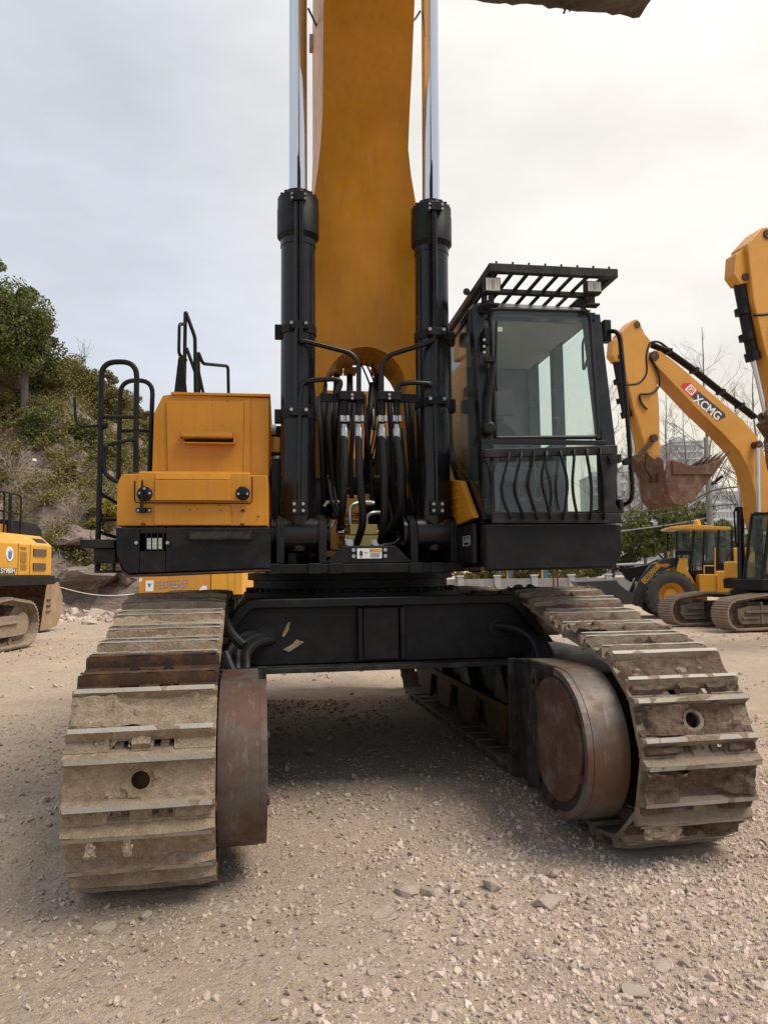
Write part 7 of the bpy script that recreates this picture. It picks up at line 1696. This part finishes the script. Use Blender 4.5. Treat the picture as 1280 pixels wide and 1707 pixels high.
# evergreen crowns
EV = [(1105, 52, 905, 878, 3.1, 2.3, 'rounded dark evergreen tree under the tucked excavator bucket', 'leaf_dark', 9000), (1155, 58, 925, 890, 3.2, 2.6, 'dark evergreen tree behind the loader cab', 'leaf_dark', 7000), (1052, 56, 935, 915, 2.6, 2.0, 'dusty green evergreen beside the cab skirt', 'leaf_dark', 5500), (1212, 62, 930, 905, 3.0, 2.4, 'evergreen between the loader cab and the excavator', 'leaf_dark', 5000),
      (800, 53, 968, 950, 2.3, 1.5, 'yellowish hedge bush seen under the cab near the boom', 'leaf_olive', 3000), (870, 55, 968, 952, 2.1, 1.5, 'grey green hedge bush between the two blue posts', 'leaf_olive', 3000), (940, 54, 966, 948, 2.4, 1.5, 'green hedge bush behind the loader bucket', 'leaf_olive', 3000), (985, 57, 962, 945, 2.3, 1.6, 'bushy hedge shrub to the right under the cab', 'leaf_dark', 3000)]
for i, (u, Z, vb_, vc, rx, rzv, lb, mt, n) in enumerate(EV):
    base = cam2w((u-640)/F_PX*Z, Z); c_ = at_dist(u, vc, Z); leafy('evergreen_tree' if i < 4 else 'hedge_bush', lb, 'tree' if i < 4 else 'shrub', (base[0], base[1], 0), c_, (rx, rx*.9, rzv), 26, n, .15, mt, 600+i, 'evergreens beyond the yard' if i < 4 else 'hedge bushes behind the wall', .18 if i < 4 else .08, .36)
# bare trees
def bare_tree(u, Z, vtop, seed, label, spread=.36):
    rs = np.random.RandomState(seed); base = cam2w((u-640)/F_PX*Z, Z); H = CAM_H+(957-vtop)/F_PX*Z
    T_ = thing('bare_tree', label, 'tree', (base[0], base[1], 0), 0, 'leafless trees beyond the yard')
    mb = MB(); tw = MB(); N = 9; tr = [np.array([0, 0, H*k/N])+np.array([rs.uniform(-.1, .1), rs.uniform(-.1, .1), 0])*(k > 0) for k in range(N+1)]
    mb.tube(tr, .19*H/18, 8, r1=.02)
    def grow(p, d, l, r, depth):
        q = p+d*l; mid = p+d*l*.5+np.array([rs.uniform(-1, 1), rs.uniform(-1, 1), rs.uniform(-.4, .4)])*l*.05; tw.tube([p, mid, q], r, 4, r1=r*.45, caps=False)
        if depth == 0: return
        for k in range(rs.randint(2, 5)):
            f = rs.uniform(.3, 1.0); a = rs.normal(size=3)*.55; dd = d+a+np.array([0, 0, .35]); dd /= np.linalg.norm(dd); grow(p+d*l*f, dd, l*rs.uniform(.38, .62), r*.5, depth-1)
    for k in range(26):
        f = rs.uniform(.28, .97); p = np.array([0, 0, H*f]); a = rs.uniform(0, 6.28); up_ = rs.uniform(.5, 1.3); d = np.array([math.cos(a), math.sin(a), up_]); d /= np.linalg.norm(d); grow(p, d, H*spread*(1.08-f)*rs.uniform(.6, 1.1)+.3, .055*(1.2-f), 3)
    obj('trunk', mb, M['twig'], T_); obj('branches', tw, M['twig'], T_); return T_
for (u, Z, vt, sd, lb) in ((1187, 55, 545, 1, 'tallest bare tree rising straight above the loader cab'), (1118, 62, 655, 2, 'bare tree between the excavator arm and its boom'), (1148, 66, 690, 3, 'slender bare tree in front of the tall grey block'), (1072, 60, 690, 4, 'bare tree just right of the cab grab rail'), (1236, 64, 640, 5, 'bare tree behind the bend of the decal boom'), (1052, 70, 730, 6, 'small bare tree half hidden by the cab side'), (1268, 60, 610, 7, 'bare tree behind the arm at the right edge'), (1018, 58, 640, 8, 'bare tree seen through the cab glass')):
    bare_tree(u, Z, vt, sd, lb)
# utility pole and cables
UPX = (1184-640)/F_PX*48; pb_ = cam2w(UPX, 48); UPo = thing('utility_pole', 'grey concrete utility pole carrying cables behind the loader', 'utility pole', tuple(pb_)); Hp = CAM_H+(957-735)/F_PX*48
mb = MB(); mb.cyl((0, 0, 0), (0, 0, Hp), .24, 14, r1=.15); obj('shaft', mb, earth('pole_concrete', [(.24, .22, .205), (.19, .18, .165), (.30, .28, .26)], 6, .9, .2, .01), UPo)
mb = MB(); mb.box(-.6, .6, -.06, .06, Hp-3.1, Hp-3.0); mb.cyl((.1, .3, Hp-3.3), (.75, -.5, Hp-2.6), .10, 10); obj('cable_bracket', mb, M['black'], UPo)
CB = [((1030, 872), (1184, 842), (1285, 838), .035, 'thick cable sagging across the evergreens to the pole'), ((1030, 886), (1140, 872), (1245, 848), .03, 'pale cable running just above the loader roof'), ((1150, 838), (1187, 816), (1280, 806), .06, 'black cable bundle leaving the pole to the right'), ((1187, 812), (1202, 780), (1222, 748), .03, 'thin guy cable climbing right from the pole'), ((1100, 880), (1160, 838), (1187, 818), .03, 'slanting service cable rising to the pole from the left'), ((1140, 845), (1150, 868), (1157, 885), .04, 'short dark cable hanging down toward the loader beacon')]
for i, (a, b2, c_, r_, lb) in enumerate(CB):
    Zs = (47, 47.6, 49); P3 = [at_dist(*q, z_) for q, z_ in zip((a, b2, c_), Zs)]; mb = MB(); mb.tube(rounded(P3, 3, 8), r_, 6); tag(obj('overhead_cable', mb, M['black_dusty'] if i != 1 else M['liner']), lb, 'cable', 'overhead cables by the pole')
# city blocks
M['facade'] = plain('pale_facade', (.52, .52, .53), .8, 0, .06, .3, .05); M['facade2'] = plain('grey_facade', (.44, .435, .44), .8, 0, .06, .3, .05); M['pane'] = plain('hazed_pane', (.27, .29, .31), .3)  # pane colour paled to stand for haze over the distance
def block(u0, u1, vtop, Z, depth, ncol, nrow, label, mat, group='apartment blocks far behind the yard', ang=0):
    w = (u1-u0)/F_PX*Z; H = CAM_H+(957-vtop)/F_PX*Z; base = cam2w((u0-640)/F_PX*Z, Z); B = thing('apartment_block', label, 'building', tuple(base), -YAW+ang, group)
    mb = MB(); mb.box(0, w, 0, depth, 0, H); obj('wall', mb, M[mat], B)
    mb = MB(); mb.box(w*.2, w*.55, depth*.2, depth*.6, H, H+2.5); mb.box(-.3, w+.3, -.3, depth+.3, H-.01, H+.5); obj('roof_parapet', mb, M[mat], B)
    fl = MB()
    for k in range(nrow+1): z_ = H*(.04+.94*k/nrow); fl.box(-.25, w+.25, -.35, -.002, z_-.18, z_+.10)
    obj('floor_bands', fl, M['facade'], B)['kind'] = 'stuff'
    pn = MB(); dw = w/ncol
    for r_ in range(nrow):
        for q in range(ncol):
            z_ = H*(.04+.94*(r_+.5)/nrow); x_ = dw*(q+.5); hh_ = H*.94/nrow*.26; pn.box(x_-dw*.30, x_+dw*.30, -.05, .02, z_-hh_, z_+hh_)
    o = obj('windows', pn, M['pane'], B, smooth=False); o['kind'] = 'stuff'
block(1128, 1178, 742, 300, 18, 5, 17, 'tall grey apartment block above the tucked bucket', 'facade2')
block(1112, 1134, 765, 310, 16, 3, 15, 'lower grey wing left of the tall apartment block', 'facade2')
block(1036, 1090, 792, 260, 16, 6, 12, 'apartment block behind the bare trees right of the cab', 'facade2')
block(1190, 1250, 829, 220, 14, 9, 9, 'wide white slab block with rows of windows right of the pole', 'facade')
block(1160, 1188, 838, 230, 14, 4, 9, 'narrow pale block just left of the pole', 'facade')
block(985, 1030, 800, 280, 14, 6, 12, 'apartment block mostly hidden behind the cab', 'facade2')
